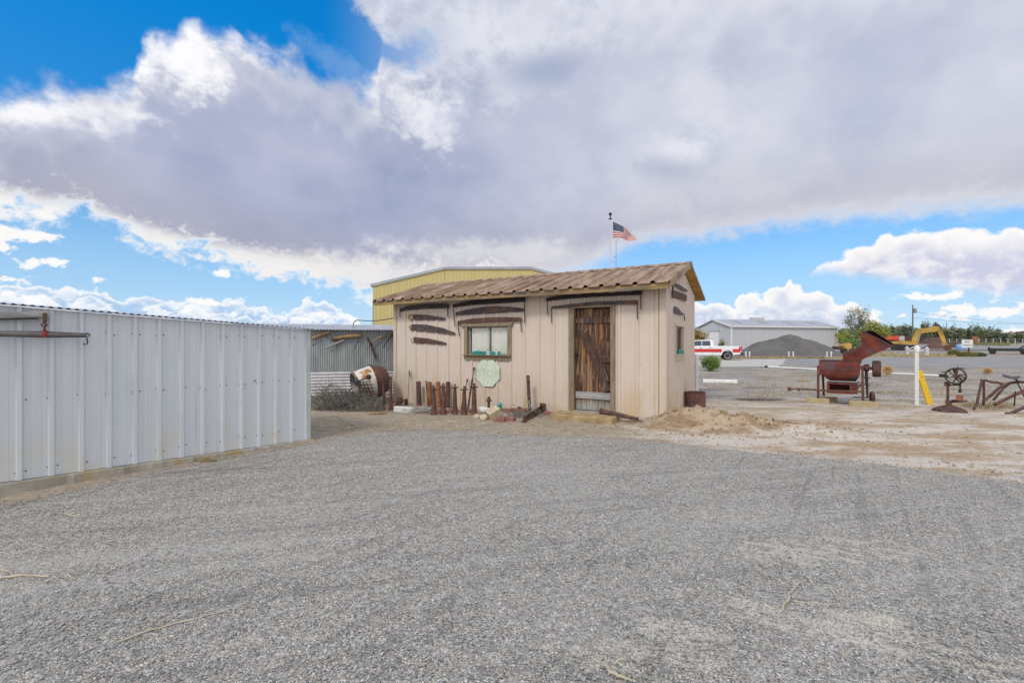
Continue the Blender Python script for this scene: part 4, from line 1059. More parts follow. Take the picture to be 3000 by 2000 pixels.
# evener and singletree hanging on the wall
def WP(c, off, crop=(0, 850, 2.412)):
    x, z = WL(crop[0]+c[0]/crop[2], crop[1]+c[1]/crop[2], off); return MW @ Vector((x, -off, z))
be = WP((345, 168), .10); b0 = WP((-420, 185), .10)
root = thing('timber_bracket', 'weathered grey timber beam fixed near the top of the white wall', 'beam', b0.lerp(be, .5)-Vector((0, 0, .04)))
mb = MB(); mb.beam(b0, be, .10, .062); mb.build('beam', MT['wood_grey'], root, bevel=.004)
mb = MB(); mb.beam(b0-Vector((0, 0, .045)), be-Vector((.0, .0, .045))-(be-b0).normalized()*.08, .03, .012); mb.build('strap', MT['iron_black'], root)
c0 = WP((318, 160), .16); c1 = WP((316, 240), .16)
root = thing('singletree', 'wooden singletree with red centre clasp and end hooks hanging on the white wall', 'singletree', WP((315, 332), .16))
mb = MB(); mb.beam(c0, c1+Vector((0, 0, .02)), .03, .032); mb.build('shackle', MT['rust_dark'], root, bevel=.004)
ring = lambda c, r, rr, ax: [c+(ax*cos(2*pi*i/16)+Vector((0, 0, 1))*sin(2*pi*i/16))*r for i in range(16)]
mb = MB(); mb.tube(ring(WP((312, 245), .16), .020, 0, wd), .006, 8, closed=True); mb.build('ring', MT['iron_black'], root, smooth=True)
r0 = WP((-560, 296), .14); rm = WP((315, 312), .14); r1 = WP((612, 318), .14)
mb = MB(); mb.tube([r0, r0.lerp(rm, .5), rm, rm.lerp(r1, .6), r1], [.018, .026, .026, .022, .015], 12); mb.build('bar', MT['wood_dark'], root, smooth=True)
mb = MB(); mb.tube([r0+Vector((0, 0, .018)), rm+Vector((0, 0, .029)), r1+Vector((0, 0, .018))], .005, 6); mb.tube([r0-Vector((0, 0, .019)), rm-Vector((0, 0, .029)), r1-Vector((0, 0, .018))], .0055, 6); mb.build('strap', MT['iron_black'], root)
mb = MB(); ca = WP((315, 270), .165); mb.lathe([(.008, .06), (.012, .03), (.030, .0), (.034, -.035), (.034, -.05)], rm+Vector((0, -.0, .022)), 12); mb.tube([rm, ca, c1], .007, 6); mb.build('clasp', MT['clasp_red'], root, smooth=True)
mb = MB(); rc = WP((617, 316), .14); mb.tube(ring(rc, .020, 0, wd), .0055, 8, closed=True)
hk = [WP(q, .145) for q in ((612, 335), (616, 350), (620, 368), (612, 382), (598, 384), (588, 374))]; mb.tube(hk, .0065, 8); mb.build('hook', MT['iron_black'], root, smooth=True)

# ------------------------------------------------------------------ back wing: corrugated wall between the sheds
B0 = P(640, 1003, 13.4); B1 = P(1300, 1003, 15.2); B0.z = B1.z = 0; bd = (B1-B0).normalized(); blen = (B1-B0).length
MBK = Matrix.Translation(B0) @ Matrix.Rotation(atan2(bd.y, bd.x), 4, 'Z')
def BW(px, py, off=0): return on_plane(px, py, MBK, -off)
_, bt = BW(1000, 970); _, bm_ = BW(1000, 1087); _, bb = BW(1000, 1161)
bk = thing('corrugated_shed', 'grey corrugated iron shed standing behind between the white and tan sheds', 'shed', B0, atan2(bd.y, bd.x))
def corr_wall(mb, x0, x1, z0, z1, pitch, amp, vert=True, sub=6):
    vs = []; fs = []
    if vert:
        n = int((x1-x0)/pitch*sub)
        for i in range(n+1):
            x = x0+(x1-x0)*i/n; y = amp*sin(2*pi*x/pitch); vs += [(x, y, z0), (x, y, z1)]
            if i: k = 2*i; fs.append((k-2, k, k+1, k-1))
    else:
        n = int((z1-z0)/pitch*sub)
        for i in range(n+1):
            z = z0+(z1-z0)*i/n; y = -.02+amp*sin(2*pi*z/pitch); vs += [(x0, y, z), (x1, y, z)]
            if i: k = 2*i; fs.append((k-2, k-1, k+1, k))
    mb.add(vs, fs)
mb = MB(MBK); corr_wall(mb, 0, blen, bm_-.05, bt+.06, .066, .010); mb.build('upper_wall', MT['galv'], bk, smooth=True)
mb = MB(MBK); corr_wall(mb, 0, BW(1035, 1100)[0], bb-.15, bm_, .094, .017, False, 10); mb.build('lower_wall', MT['galv_light'], bk, smooth=True)
mb = MB(MBK); corr_wall(mb, BW(1035, 1100)[0]+.01, blen, bb-.15, bm_-.03, .094, .017, False, 10); mb.build('lower_wall', MT['galv_light'], bk, smooth=True)
mb = MB(MBK); corrugated(mb, -.3, blen, lambda x: (x, -.22, bt+.045), lambda x: (x, 2.4, bt+.30), .09, .013); mb.build('roof', MT['galv_roof'], bk, smooth=True)
# implements hanging on the corrugated wall
def BP(c, off=.08): x, z = BW(A7[0]+c[0]/A7[2], A7[1]+c[1]/A7[2], off); return MBK @ Vector((x, -off, z))
def implement(name, label, cat, bars):
    p = BP(bars[0][0][0]); root = thing(name, label, cat, p); 
    for (pts, r, mat, pn) in bars:
        mb = MB(); mb.tube([BP(q, .09) for q in pts], r, 8); mb.build(pn, MT[mat], root, smooth=True)
implement('timber_evener', 'tan wooden evener slanting under the eave next to the white shed corner', 'evener', ((((160, 325), (280, 280), (400, 235)), .045, 'wood_tool', 'bar'), (((330, 260), (345, 300), (372, 310)), .015, 'iron_black', 'hook'), (((160, 425), (205, 405), (200, 385)), .014, 'iron_black', 'hook')))
implement('wagon_neckyoke', 'pale wooden neckyoke with iron bands and a dangling strut, middle of the corrugated wall', 'yoke', ((((450, 330), (640, 300), (815, 285)), .058, 'wood_tool', 'beam'), (((450, 312), (452, 368)), .05, 'rust_dark', 'band'), (((795, 268), (800, 318)), .05, 'rust_dark', 'band'), (((355, 448), (470, 400), (590, 350)), .026, 'wood_grey', 'strut'), (((800, 320), (765, 390), (728, 470)), .012, 'iron_black', 'chain')))
implement('scythe_handle', 'dark slender pole with an angled arm hanging near the tan shed on corrugated wall', 'pole', ((((905, 315), (960, 440), (1025, 610)), .032, 'rust_dark', 'pole'), (((970, 380), (1060, 320), (1160, 280)), .026, 'wood_tool', 'arm'), (((965, 380), (975, 440)), .014, 'iron_black', 'bracket')))
implement('hay_hook', 'black iron hook and chain hanging by the left edge of the tan shed', 'hook', ((((1130, 430), (1175, 370), (1225, 300)), .016, 'iron_black', 'chain'), (((1215, 300), (1235, 290), (1250, 265)), .036, 'iron_black', 'shackle'), (((1120, 425), (1130, 440), (1145, 430)), .02, 'iron_black', 'hook')))
# conduit on the roof and the cable to the tan shed
mb = MB(); zc = 14.9; cp = [P(880+x/4.611, 920+y/4.611, zc) for x, y in ((715, 215), (715, 130), (722, 108), (740, 92), (770, 82))]
mb.tube(cp, .022, 8); wire = [cp[-1]]; we = MS @ Vector((.1, 0, 2.35))
for i in range(1, 13): u = i/12; q = cp[-1].lerp(we, u); q.z -= .06*sin(pi*u); wire.append(q)
o = mb.build('conduit', MT['galv'], smooth=True, origin=cp[0]); tag(o, 'bent grey electrical conduit rising from the corrugated roof with cable to tan shed', 'conduit')
mb = MB(); mb.tube(wire, .013, 6); mb.build('cable', MT['iron_black'], o)

# ------------------------------------------------------------------ rusted mixer drum, brush, board
p = base(A7, 900, 1130); Zm = 12.9
def MP(x, y, dz=0): return P(880+x/4.611, 920+y/4.611, Zm+dz)
root = thing('concrete_mixer', 'old overturned mixer drum with peeling white paint and orange rust', 'mixer', Vector((MP(950, 1100).x, Zm, g(MP(950, 1100).x, Zm))))
m, t, b_ = new_mat('peeling_paint'); pp = wpos(t)
pn = t.noise(pp, 4.5, 7, .65); cc = t.ramp(pn, [(0, (.10, .04, .03)), (.34, (.26, .10, .045)), (.43, (.42, .22, .07)), (.48, (.60, .57, .51)), (1, (.68, .67, .63))])
t.put(b_.inputs['Base Color'], cc); b_.inputs['Roughness'].default_value = .75; t.put(b_.inputs['Normal'], t.bump(pn, .5, .01)); MT['peel'] = m
ax0 = MP(730, 975, -.15); ax1 = MP(1070, 890, .25); ax2 = MP(1110, 890, .5); axd = (ax1-ax0).normalized(); Ld = (ax1-ax0).length
mb = MB(); mb.lathe([(.37, 0), (.39, .015), (.44, Ld*.4), (.47, Ld*.7), (.47, Ld*.72)], ax0, 26, tuple(axd), cap=False); mb.lathe([(.36, 0.01), (.43, Ld*.4), (.45, Ld*.7)], ax0, 26, tuple(axd), cap=False); mb.build('drum', MT['peel'], root, smooth=True)
mb = MB(); mb.lathe([(.47, Ld*.72), (.48, Ld*.78), (.44, Ld*1.0), (.34, Ld*1.25), (.20, Ld*1.34), (.10, Ld*1.36)], ax0, 26, tuple(axd), cap=True); mb.build('drum_end', MT['rust_red'], root, smooth=True)
mb = MB(); a_ = axd.orthogonal().normalized(); b2_ = axd.cross(a_)
mb.tube([ax0+axd*.02+(a_*cos(i*pi/12)+b2_*sin(i*pi/12))*.39 for i in range(24)], .018, 8, closed=True); mb.tube([ax0+axd*Ld*.72+(a_*cos(i*pi/12)+b2_*sin(i*pi/12))*.485 for i in range(24)], .022, 8, closed=True); mb.build('rim', MT['rust_red'], root, smooth=True)
mb = MB(); fr0 = MP(760, 880, -.45)
for k in range(5): mb.tube([MP(765+42*k, 915, -.5), MP(820+42*k, 1060, -.5)], .012, 6)
for k in range(4): mb.tube([MP(760+18*k, 915+42*k, -.5), MP(960+18*k, 905+45*k, -.5)], .012, 6)
mb.tube([MP(680, 890, -.5), MP(760, 910, -.5), MP(880, 870, -.5), MP(950, 840, -.5)], .018, 8); mb.tube([MP(760, 850, -.5), MP(800, 960, -.5)], .02, 8)
mb.build('guard', MT['iron_black'], root)
mb = MB(); mb.lathe([(.075, 0), (.075, .05), (.03, .05), (.03, .09)], MP(925, 850, -.52), 14, (0, -1, 0)); mb.build('pulley', MT['rust_dark'], root)
mb = MB()
for k in range(1900):
    u = rnd.random(); xx = 150+940*u; cz = 1180+60*sin(xx*.02)
    q = P(880+xx/4.611, 1003, 11.2+2.0*rnd.random()); q.z = g(q.x, q.y)
    big = (.48*math.exp(-((xx-380)/110)**2)+.32*math.exp(-((xx-620)/140)**2)+.30*math.exp(-((xx-930)/150)**2)+.08)*(.4+.6*sm(11.0, 12.2, q.y))
    a = q+Vector((0, 0, rnd.random()**1.5*big)); d = Vector((rnd.gauss(0, 1), rnd.gauss(0, .8), rnd.gauss(.15, .45))).normalized()*rnd.uniform(.15, .5)
    pts = [a, a+d*.4+Vector((rnd.uniform(-.04, .04), 0, rnd.uniform(-.03, .05))), a+d]
    for v in pts: v.z = max(v.z, g(v.x, v.y)+.003)
    r = rnd.uniform(.003, .008); mb.tube(pts, [r, r*.8, r*.3], 4, cap=False)
tag(mb.build('brush_pile', MT['brush']), 'tangled grey heap of dry tumbleweed and branches', 'brush', kind='stuff')
p = base(A7, 1040, 1355); mb = MB(); mb.beam(p+Vector((-.20, 0, .03)), p+Vector((.20, .05, .03)), .09, .035)
tag(mb.build('board_scrap', MT['wood_tool'], bevel=.004, origin=p), 'short brown board scrap lying on the earth before the iron stand', 'board')

# ------------------------------------------------------------------ yellow building
Zy = 36
ybr = Vector((P(1550, 1003, Zy).x+6.0, Zy, 0)); 
root = thing('yellow_building', 'tall yellow ribbed metal building behind the tan shed', 'building', Vector((P(1320, 1003, Zy).x, Zy, 0)))
xa = P(1092, 1003, Zy).x; xb = P(1748, 1003, Zy).x; xm0 = P(1303, 1003, Zy).x; xm1 = P(1556, 1003, Zy).x
z_a = P(0, 838, Zy).z; z_m = P(0, 789, Zy).z
yt = lambda x: z_a+(z_m-z_a)*(x-xa)/(xm0-xa) if x < xm0 else (z_m if x < xm1 else z_m-(x-xm1)/(xb-xm1)*(z_m-z_a))
Yf = Matrix.Translation((0, Zy, 0)); mb = MB(Yf)
for a, b in ((xa, xm0), (xm0, xm1), (xm1, xb)): ribbed(mb, a, b, -.3, yt, .30, .07, .03, .1)
mb.build('front_wall', MT['yellow_panel'], root)
mb = MB(Yf); mb.box((xa+.02, 7, 2.0), (.04, 14, 5)); mb.box((xb-.02, 7, 2.0), (.04, 14, 5)); mb.box(((xa+xb)/2, 14, 2.5), (xb-xa, .04, 6)); mb.build('rear_wall', MT['yellow_panel'], root)
mb = MB(Yf); rp = [(xa-.15, z_a-.06), (xm0, z_m), (xm1, z_m), (xb+.15, z_a-.06), (xb+.15, z_a+.16), (xm1, z_m+.20), (xm0, z_m+.20), (xa-.15, z_a+.16)]
mb.prism(rp, -.12, 14.1); mb.build('roof', MT['grey_roof'], root)

# ------------------------------------------------------------------ flagpole, flag, antenna
Zf = 42
def poleth(name, label, cat, px, ptop, Z, r, mat):
    p = P(px, 1003, Z); p.z = g(p.x, p.y); top = P(px, ptop, Z)
    root = thing(name, label, cat, p); mb = MB(); mb.tube([p-Vector((0, 0, .1)), p.lerp(top, .5), top], [r, r*.85, r*.6], 10); mb.build('pole', MT[mat], root, smooth=True); return root, top
root, top = poleth('flagpole', 'tall grey metal flagpole rising behind the tan shed roof', 'flagpole', 1788, 640, Zf, .085, 'galv_light')
mb = MB(); mb.lathe([(.03, 0), (.16, .04), (.16, .09), (.05, .12), (.05, .35), (.14, .42), (.15, .52), (.10, .62), (.02, .66)], top-Vector((0, 0, .1)), 12); mb.build('finial', MT['iron_black'], root, smooth=True)
mb = MB(); mb.tube([top+Vector((.12, -.05, 0)), P(1796, 1003, Zf)+Vector((0, -.05, .2))], .012, 4); mb.build('halyard', MT['white_paint'], root)
fo = P(1796, 650, Zf-.1)
flag = thing('national_flag', 'American flag with stars and stripes blowing to the right from the flagpole', 'flag', fo)
def fpt(u, v): # u along fly, v 0 top .. 1 bottom
    tx = 1796+66*u; ty0 = 650+40*u**1.05-3*sin(u*5); ty1 = 697+7*u-2.5*sin(u*6)
    q = P(tx, ty0+(ty1-ty0)*v, Zf-.1); q.y += .22*sin(u*9+v*2.2)*u; return q
def fpatch(mb, u0, u1, v0, v1, nu, nv=1, off=0):
    vs = []; fs = []
    for i in range(nu+1):
        for j in range(nv+1): q = fpt(u0+(u1-u0)*i/nu, v0+(v1-v0)*j/nv); q.y -= off; vs.append(q)
    for i in range(nu):
        for j in range(nv): a = i*(nv+1)+j; fs.append((a, a+nv+1, a+nv+2, a+1))
    mb.add(vs, fs)
mr, mw = MB(), MB()
vb = [0]+[.0769*i for i in range(1, 13)]+[1]
# the fly is folded back on itself: the canton takes the upper hoist
CU = lambda k: .40
for i in range(13):
    v0, v1 = vb[i], vb[i+1]; u0 = .46 if i < 7 else 0
    fpatch(mr if i % 2 == 0 else mw, u0, 1, v0, v1, 24)
mr.build('red_stripes', MT['flag_red'], flag, smooth=True); mw.build('white_stripes', MT['flag_white'], flag, smooth=True)
mb = MB(); fpatch(mb, 0, .46, 0, .5385, 12, 6); cant = mb.build('canton', MT['flag_blue'], flag, smooth=True)
mb = MB()
for r_ in range(9):
    for c_ in range(6 if r_ % 2 == 0 else 5):
        u = .46*((c_+ (.5 if r_ % 2 == 0 else 1))/6); v = .5385*(r_+.6)/9.4; q = fpt(u, v)
        pts = [q+Vector((.030*(1 if k % 2 == 0 else .42)*sin(k*pi/5), -.012, .030*(1 if k % 2 == 0 else .42)*cos(k*pi/5))) for k in range(10)]
        mb.add(pts, [list(range(10))])
mb.build('stars', MT['flag_white'], cant)
root, top = poleth('antenna_mast', 'thin antenna mast with small crossbars right of the flagpole', 'antenna', 1805, 704, 40, .04, 'galv')
mb = MB(); mb.tube([top, top+Vector((.16, 0, 0))], .02, 6); q = P(1805, 752, 40); mb.tube([q, q-Vector((.18, 0, 0))], .02, 6); q = P(1803, 767, 40); mb.tube([q, q-Vector((.10, 0, 0))], .02, 6); mb.build('crossbar', MT['galv'], root)

# ------------------------------------------------------------------ hammer mill
FMI = Facing(2465); MB.DEF = FMI.M
Zh = 11.75/FMI.c
A5 = (2280, 950, 5.81)
def HPt(x, y, dz=0): return FMI.P(2280+x/5.81, 950+y/5.81, Zh+dz)
hp = HPt(1060, 1370); hpw = FMI.W(hp, True); hp.z = hpw.z
mill = thing('hammer_mill', 'rusty red antique hammer mill with tilted feed hopper on four legs', 'mill', hpw, -FMI.a)
bw = .34   # half depth
# drum: half-cylinder trough below, straight upper sides
ca, cb = HPt(745, 630), HPt(1425, 640); zt_ = HPt(1000, 622).z; zbm = HPt(1000, 975).z; zc_ = HPt(1000, 800).z
prof = []
for i in range(13): th = pi*i/12; prof.append((-cos(th)*bw, zc_-sin(th)*(zc_-zbm)))
prof = [(-bw*.96, zt_)]+prof+[(bw*.96, zt_)]
xL0, xR0 = HPt(715, 0).x, HPt(1400, 0).x; xL1, xR1 = HPt(885, 0).x, HPt(1310, 0).x
vs = []; fs = []
nP = len(prof)
for side in (0, 1):
    for (y, z) in prof:
        k = max(0, min(1, (zc_-.0-z)/(zc_-zbm))); k = k**1.6
        x = (xL0+(xL1-xL0)*k) if side == 0 else (xR0+(xR1-xR0)*k*.9)
        vs.append((x, Zh+.35+y, z))
for i in range(nP-1): fs.append((i, i+1, nP+i+1, nP+i))
fs += [list(range(nP)), list(range(2*nP-1, nP-1, -1)), (0, nP, 2*nP-1, nP-1)]
mb = MB(); mb.add(vs, fs); mb.build('drum', MT['rust_machine'], mill, smooth=True, bevel=.008)
Yc = Zh+.35
mb = MB(); mb.box((xL0-.012, Yc, (zt_+zc_)/2-.05), (.035, bw*2.08, (zt_-zc_)*1.5)); mb.build('end_plate', MT['rust_machine'], mill, bevel=.006)
mb = MB(); mb.box(((xL0+xR0)/2, Yc-bw-.004, zc_+.04), (xR0-xL0, .02, .028)); mb.box(((xL0+xR0)/2, Yc, zt_+.008), (xR0-xL0+.03, bw*2.03, .018)); mb.tube([HPt(760, 605, .1), HPt(790, 598, .1), HPt(800, 612, .1)], .014, 6); mb.build('flange', MT['rust_dark'], mill, bevel=.003)
# collar and hopper (in the plane facing the camera, with depth)
def H2(x, y): q = HPt(x, y); return (q.x, q.z)
fr = Matrix.Identity(4)
mb = MB(); mb.prism([H2(1095, 612), H2(1425, 612), H2(1420, 660), H2(1100, 660)], Yc-.30, Yc+.30); mb.build('collar', MT['rust_dark'], mill, bevel=.006)
outer = [H2(1100, 610), H2(1098, 497), H2(1405, 365), H2(1432, 115), H2(1950, 372), H2(1452, 590), H2(1445, 610)]
def taper(pt):  # half depth grows towards the mouth
    return .22+.14*sm(H2(1100, 600)[1], H2(1432, 115)[1], pt[1]+.35*max(0, pt[0]-H2(1445, 0)[0]))
def hopper_shell(th):
    vs = []; fs = []; n = len(outer)
    for s_ in (-1, 1):
        for pt in outer: vs.append((pt[0], Yc+s_*taper(pt), pt[1]))
    fs += [list(range(n)), list(range(2*n-1, n-1, -1))]
    for i in range(n):
        j = (i+1) % n
        if i in (3,): continue           # open mouth between the two upper corners
        fs.append((i, j, j+n, i+n))
    return vs, fs
mb = MB(); v_, f_ = hopper_shell(0); mb.add(v_, f_)
o = mb.build('hopper', MT['rust_machine'], mill); md = o.modifiers.new('thickness', 'SOLIDIFY'); md.thickness = .012; md.offset = -1
a, b = outer[3], outer[4]
mb = MB()
for s_ in (-1, 1): mb.beam((a[0], Yc+s_*taper(a), a[1]), (b[0], Yc+s_*taper(b), b[1]), .03, .03)
mb.beam((b[0], Yc-taper(b), b[1]), (b[0], Yc+taper(b), b[1]), .03, .03); mb.beam((a[0], Yc-taper(a), a[1]), (a[0], Yc+taper(a), a[1]), .03, .03)
mb.build('lip', MT['rust_dark'], o)
mb = MB(); d = Vector((b[0]-a[0], 0, b[1]-a[1])); mb.add([(a[0]+.06, Yc+taper(a)-.02, a[1]+.02), (b[0]-.02, Yc+taper(b)-.02, b[1]+.03), (b[0]+.08, Yc-.1, b[1]+.02), (a[0]+.22, Yc-.05, a[1]+.03)], [(0, 1, 2, 3)]); lid = mb.build('lid', MT['saw_steel'], o); md = lid.modifiers.new('thickness', 'SOLIDIFY'); md.thickness = .01
# outlet box beneath, dark mouth
mb = MB(); x0, x1 = HPt(825, 0).x, HPt(1270, 0).x; z1, z0 = HPt(0, 975).z, HPt(0, 1115).z
for (c_, d_) in (((( x0+x1)/2, Yc+.02, z1+.01), (x1-x0, .62, .03)), (((x0+x1)/2, Yc+.02, z0), (x1-x0, .62, .03)), ((x0+.03, Yc+.02, (z0+z1)/2), (.06, .62, z1-z0-.032)), ((x1-.02, Yc+.02, (z0+z1)/2), (.045, .62, z1-z0-.032)), (((x0+x1)/2, Yc+.30, (z0+z1)/2), (x1-x0-.1, .02, z1-z0-.032))): mb.box(c_, d_)
mb.build('outlet', MT['rust_machine'], mill, bevel=.004)
mb = MB(); mb.box((HPt(1315, 0).x, Yc, (HPt(0, 960).z+HPt(0, 1120).z)/2), (.10, .5, HPt(0, 960).z-HPt(0, 1120).z)); mb.build('chute', MT['rust_machine'], mill, bevel=.006)
# legs
zg = hp.z
for (xa_, xb_, y_) in ((680, 680, Zh), (755, 775, Zh+.75), (1432, 1442, Zh), (1500, 1520, Zh+.78)):
    sc = (y_/Zh); pa_ = HPt(xa_, 700 if y_ == Zh else 780); x1_ = HPt(xb_, 1380).x*1.0
    pa_ = Vector((pa_.x*sc, y_+.02, pa_.z)); pb_ = Vector((x1_*sc, y_, zg+.135))
    mb = MB(); mb.beam(pa_, pb_, .055, .055, up=(0, 1, 0)); mb.build('leg', MT['rust_dark'] if xa_ in (680, 1500) else MT['rust_red'], mill, bevel=.004)
mb = MB(); mb.beam(HPt(190, 1097, -.03), HPt(650, 1112, -.03), .035, .038); mb.beam(HPt(600, 1115, -.06), HPt(1450, 1145, -.06), .03, .045); mb.lathe([(.03, -.05), (.05, -.03), (.05, .03), (.03, .05)], HPt(190, 1097, -.03), 10, (1, 0, 0)); mb.lathe([(.03, -.03), (.045, 0), (.03, .03)], HPt(348, 1105, -.03), 10, (1, 0, 0)); mb.build('tow_bar', MT['rust_red'], mill)
mb = MB(); mb.tube([HPt(690, 1335, .1), HPt(770, 1295, .7)], .012, 6); mb.tube([HPt(1350, 980, .3), HPt(1430, 1000, .0)], .014, 6); mb.tube([HPt(1350, 1085, .3), HPt(1430, 1010, .0)], .014, 6); mb.tube([HPt(1345, 1020, .3), HPt(1440, 1050, .0)], .014, 6); mb.build('brace', MT['rust_dark'], mill)
# shaft, bearing, pulley
sh = HPt(1450, 745, .35)
mb = MB(); mb.tube([HPt(1400, 735, .35), HPt(1700, 752, .35)], .035, 10); mb.build('shaft', MT['rust_dark'], mill)
mb = MB(); mb.lathe([(.06, 0), (.085, .02), (.10, .07), (.10, .11), (.07, .125)], HPt(1445, 740, .35), 16, (1, 0, 0)); mb.build('bearing', MT['rust_red'], mill, smooth=True)
mb = MB(); c_ = HPt(1605, 755, .35); w_ = HPt(1745, 0, .35).x-c_.x; R_ = (HPt(0, 632, .35).z-HPt(0, 880, .35).z)/2
mb.lathe([(R_*.97, 0), (R_, .01), (R_*1.02, w_/2), (R_, w_-.01), (R_*.97, w_), (R_*.90, w_), (R_*.90, w_*.6), (.05, w_*.6), (.05, w_*.3), (R_*.9, w_*.3), (R_*.9, 0), (R_*.97, 0)], c_, 32, (1, 0, 0), cap=False); mb.build('pulley', MT['rust_dark'], mill, smooth=True)
mb = MB(); mb.beam(HPt(1492, 800, .35), HPt(1500, 1030, .35), .05, .06, up=(0, 1, 0)); mb.beam(HPt(1462, 905, .34), HPt(1560, 915, .34), .03, .03); mb.beam(HPt(1470, 1025, .34), HPt(1555, 1030, .34), .03, .03); mb.build('column', MT['iron_black'], mill, bevel=.003)
mb = MB(); c_ = HPt(1600, 1240, .3); mb.lathe([(.14, -.035), (.145, 0), (.14, .035), (.10, .035), (.10, .012), (.03, .012), (.03, -.012), (.10, -.012), (.10, -.035), (.14, -.035)], c_, 20, (1, .15, 0), cap=False); mb.tube([HPt(1270, 1235, .4), HPt(1620, 1240, .3)], .014, 6); mb.build('small_wheel', MT['rust_dark'], mill, smooth=True)
# the two timbers it stands on
for k, (x0, x1, yt_, yb_, lab) in enumerate(((465, 870, 1365, 1425, 'long tan timber block under the left legs of the hammer mill'), (1205, 1700, 1385, 1465, 'tan timber block under the right legs of the hammer mill, split at its left end'))):
    q0 = HPt(x0, 1400); q1 = HPt(x1, 1400)
    c_ = Vector(((q0.x+q1.x)/2, Zh-.02 if k == 0 else Zh-.06, zg+.06)); mb = MB()
    mb.box(c_, (q1.x-q0.x, .17, .15), Matrix.Rotation(.03, 3, 'Z'))
    if k: mb.box(c_+Vector((-.06, .30, -.01)), (q1.x-q0.x-.1, .15, .13), Matrix.Rotation(-.05, 3, 'Z'))
    else: mb.box(c_+Vector((.22, .75, -.01)), (q1.x-q0.x-.1, .15, .14), Matrix.Rotation(-.04, 3, 'Z'))
    tag(mb.build('timber_block', MT['wood_timber'], bevel=.012, origin=FMI.W(c_-Vector((0, 0, .075)))), lab, 'timber')
MB.DEF = None

# ------------------------------------------------------------------ white post with two canisters, yellow board
FPO = Facing(2686); MB.DEF = FPO.M
pw = GP(2686, 1186); h = 166/F*pw.y; w = 12.5/F*pw.y*FPO.c; p = FPO.M.inverted() @ pw
root = thing('lamp_post', 'short white square post carrying a crossbar with two pale canisters', 'post', pw, -FPO.a)
mb = MB(); mb.box(p+Vector((0, 0, (h-.1)/2-.1)), (w, w, h+.1)); mb.build('post', MT['white_paint'], root, bevel=.006)
S = pw.y/F; top = p+Vector((0, 0, h))
mb = MB(); mb.lathe([(w*.75, -.09), (w*.8, .0), (w*.6, .05), (w*.25, .075)], top, 14); mb.build('cap', MT['white_paint'], root, smooth=True)
mb = MB(); mb.beam(top+Vector((-30*S*FPO.c, 0, -.05)), top+Vector((30*S*FPO.c, 0, -.05)), .03, .03); mb.tube([top+Vector((-20*S, 0, -.04)), top+Vector((-8*S, 0, .03)), top+Vector((0, 0, .03))], .015, 6); mb.build('crossbar', MT['galv_light'], root)
for s_ in (-1, 1):
    c_ = top+Vector((s_*29*S*FPO.c, -.02, -.17)); mb = MB(); r_ = 6.5*S*FPO.c
    mb.lathe([(r_*.92, 0), (r_, .012), (r_*1.03, .17), (r_*1.08, .178), (r_*.5, .19), (r_*.3, .215)], c_+Vector((0, 0, .01 if s_ < 0 else 0)), 16); mb.build('canister', MT['plastic_pale'], root, smooth=True)
MB.DEF = None
a = GP(2725, 1184); bS = a.y/F
b1 = Vector((a.x-(2727-2700)*bS, a.y+.06, a.z+(1186-1088)*bS)); mb = MB()
mb.beam(a+Vector((0, 0, -.02)), b1, .22, .035, up=(0, 1, 0))
vsb = MB(); dirb = (b1-a).normalized(); rt = Vector((1, 0, 0)); rt = (rt-dirb*rt.dot(dirb)).normalized(); nrm = dirb.cross(rt); wv = 8.3*bS
vs = [a+rt*s1*wv+nrm*s2*.018+dirb*(0 if s3 == 0 else (b1-a).length) for s3 in (0, 1) for s1 in (-1, 1) for s2 in (-1, 1)]
vsb.add(vs, [(0, 1, 3, 2), (4, 6, 7, 5), (0, 4, 5, 1), (2, 3, 7, 6), (0, 2, 6, 4), (1, 5, 7, 3)])
o = tag(vsb.build('painted_board', MT['yellow_paint'], bevel=.004, origin=a), 'bright yellow plank leaning against the short white post', 'plank')
mb = MB()
for u in (.45, .82): mb.lathe([(.012, 0), (.008, .006)], a.lerp(b1, u)-nrm*.018*(1 if nrm.y > 0 else -1), 8, (0, -1, 0))
mb.build('bolts', MT['rust_red'], o)

# ------------------------------------------------------------------ drill press
A6 = (2680, 1040, 7.35)
FDR = Facing(2780); MB.DEF = FDR.M; Zdw = GP(2780, 1204).y; Zd = Zdw/FDR.c
def DPt(x, y, dz=0): return FDR.P(2680+x/7.35, 1040+y/7.35, Zd+dz)
p = DPt(745, 1190); pw = FDR.W(p, True); p.z = pw.z; S = Zdw/F/7.35
press = thing('drill_press', 'rusty antique post drill with spoked flywheel on round base', 'drill press', pw, -FDR.a)
mb = MB(); R_ = 395*S*FDR.c; mb.lathe([(R_, 0), (R_*1.0, .022), (R_*.80, .07), (R_*.45, .115), (R_*.16, .15), (R_*.12, .22)], p, 36); mb.build('base', MT['rust_dark'], press, smooth=True)
cx_ = DPt(712, 0).x
mb = MB(); mb.tube([Vector((cx_, Zd, p.z+.05)), Vector((cx_, Zd, DPt(0, 600).z))], .026, 12); mb.build('column', MT['rust_dark'], press, smooth=True)
mb = MB(); mb.tube([DPt(665, 1000), DPt(1130, 990)], [.035, .02], 8); mb.box(DPt(700, 1000), (.08, .09, .09)); mb.lathe([(.13, 0), (.14, .012), (.13, .022)], DPt(960, 985), 18); mb.build('table', MT['rust_red'], press, bevel=.003)
mb = MB(); mb.box(DPt(965, 915), (.12, .10, .12)); mb.build('vise', MT['rust_orange'], press, bevel=.006)
mb = MB(); mb.box(DPt(700, 620), (.10, .08, .10)); mb.beam(DPt(690, 640), DPt(1000, 640), .07, .035); mb.build('head', MT['rust_red'], press, bevel=.004)
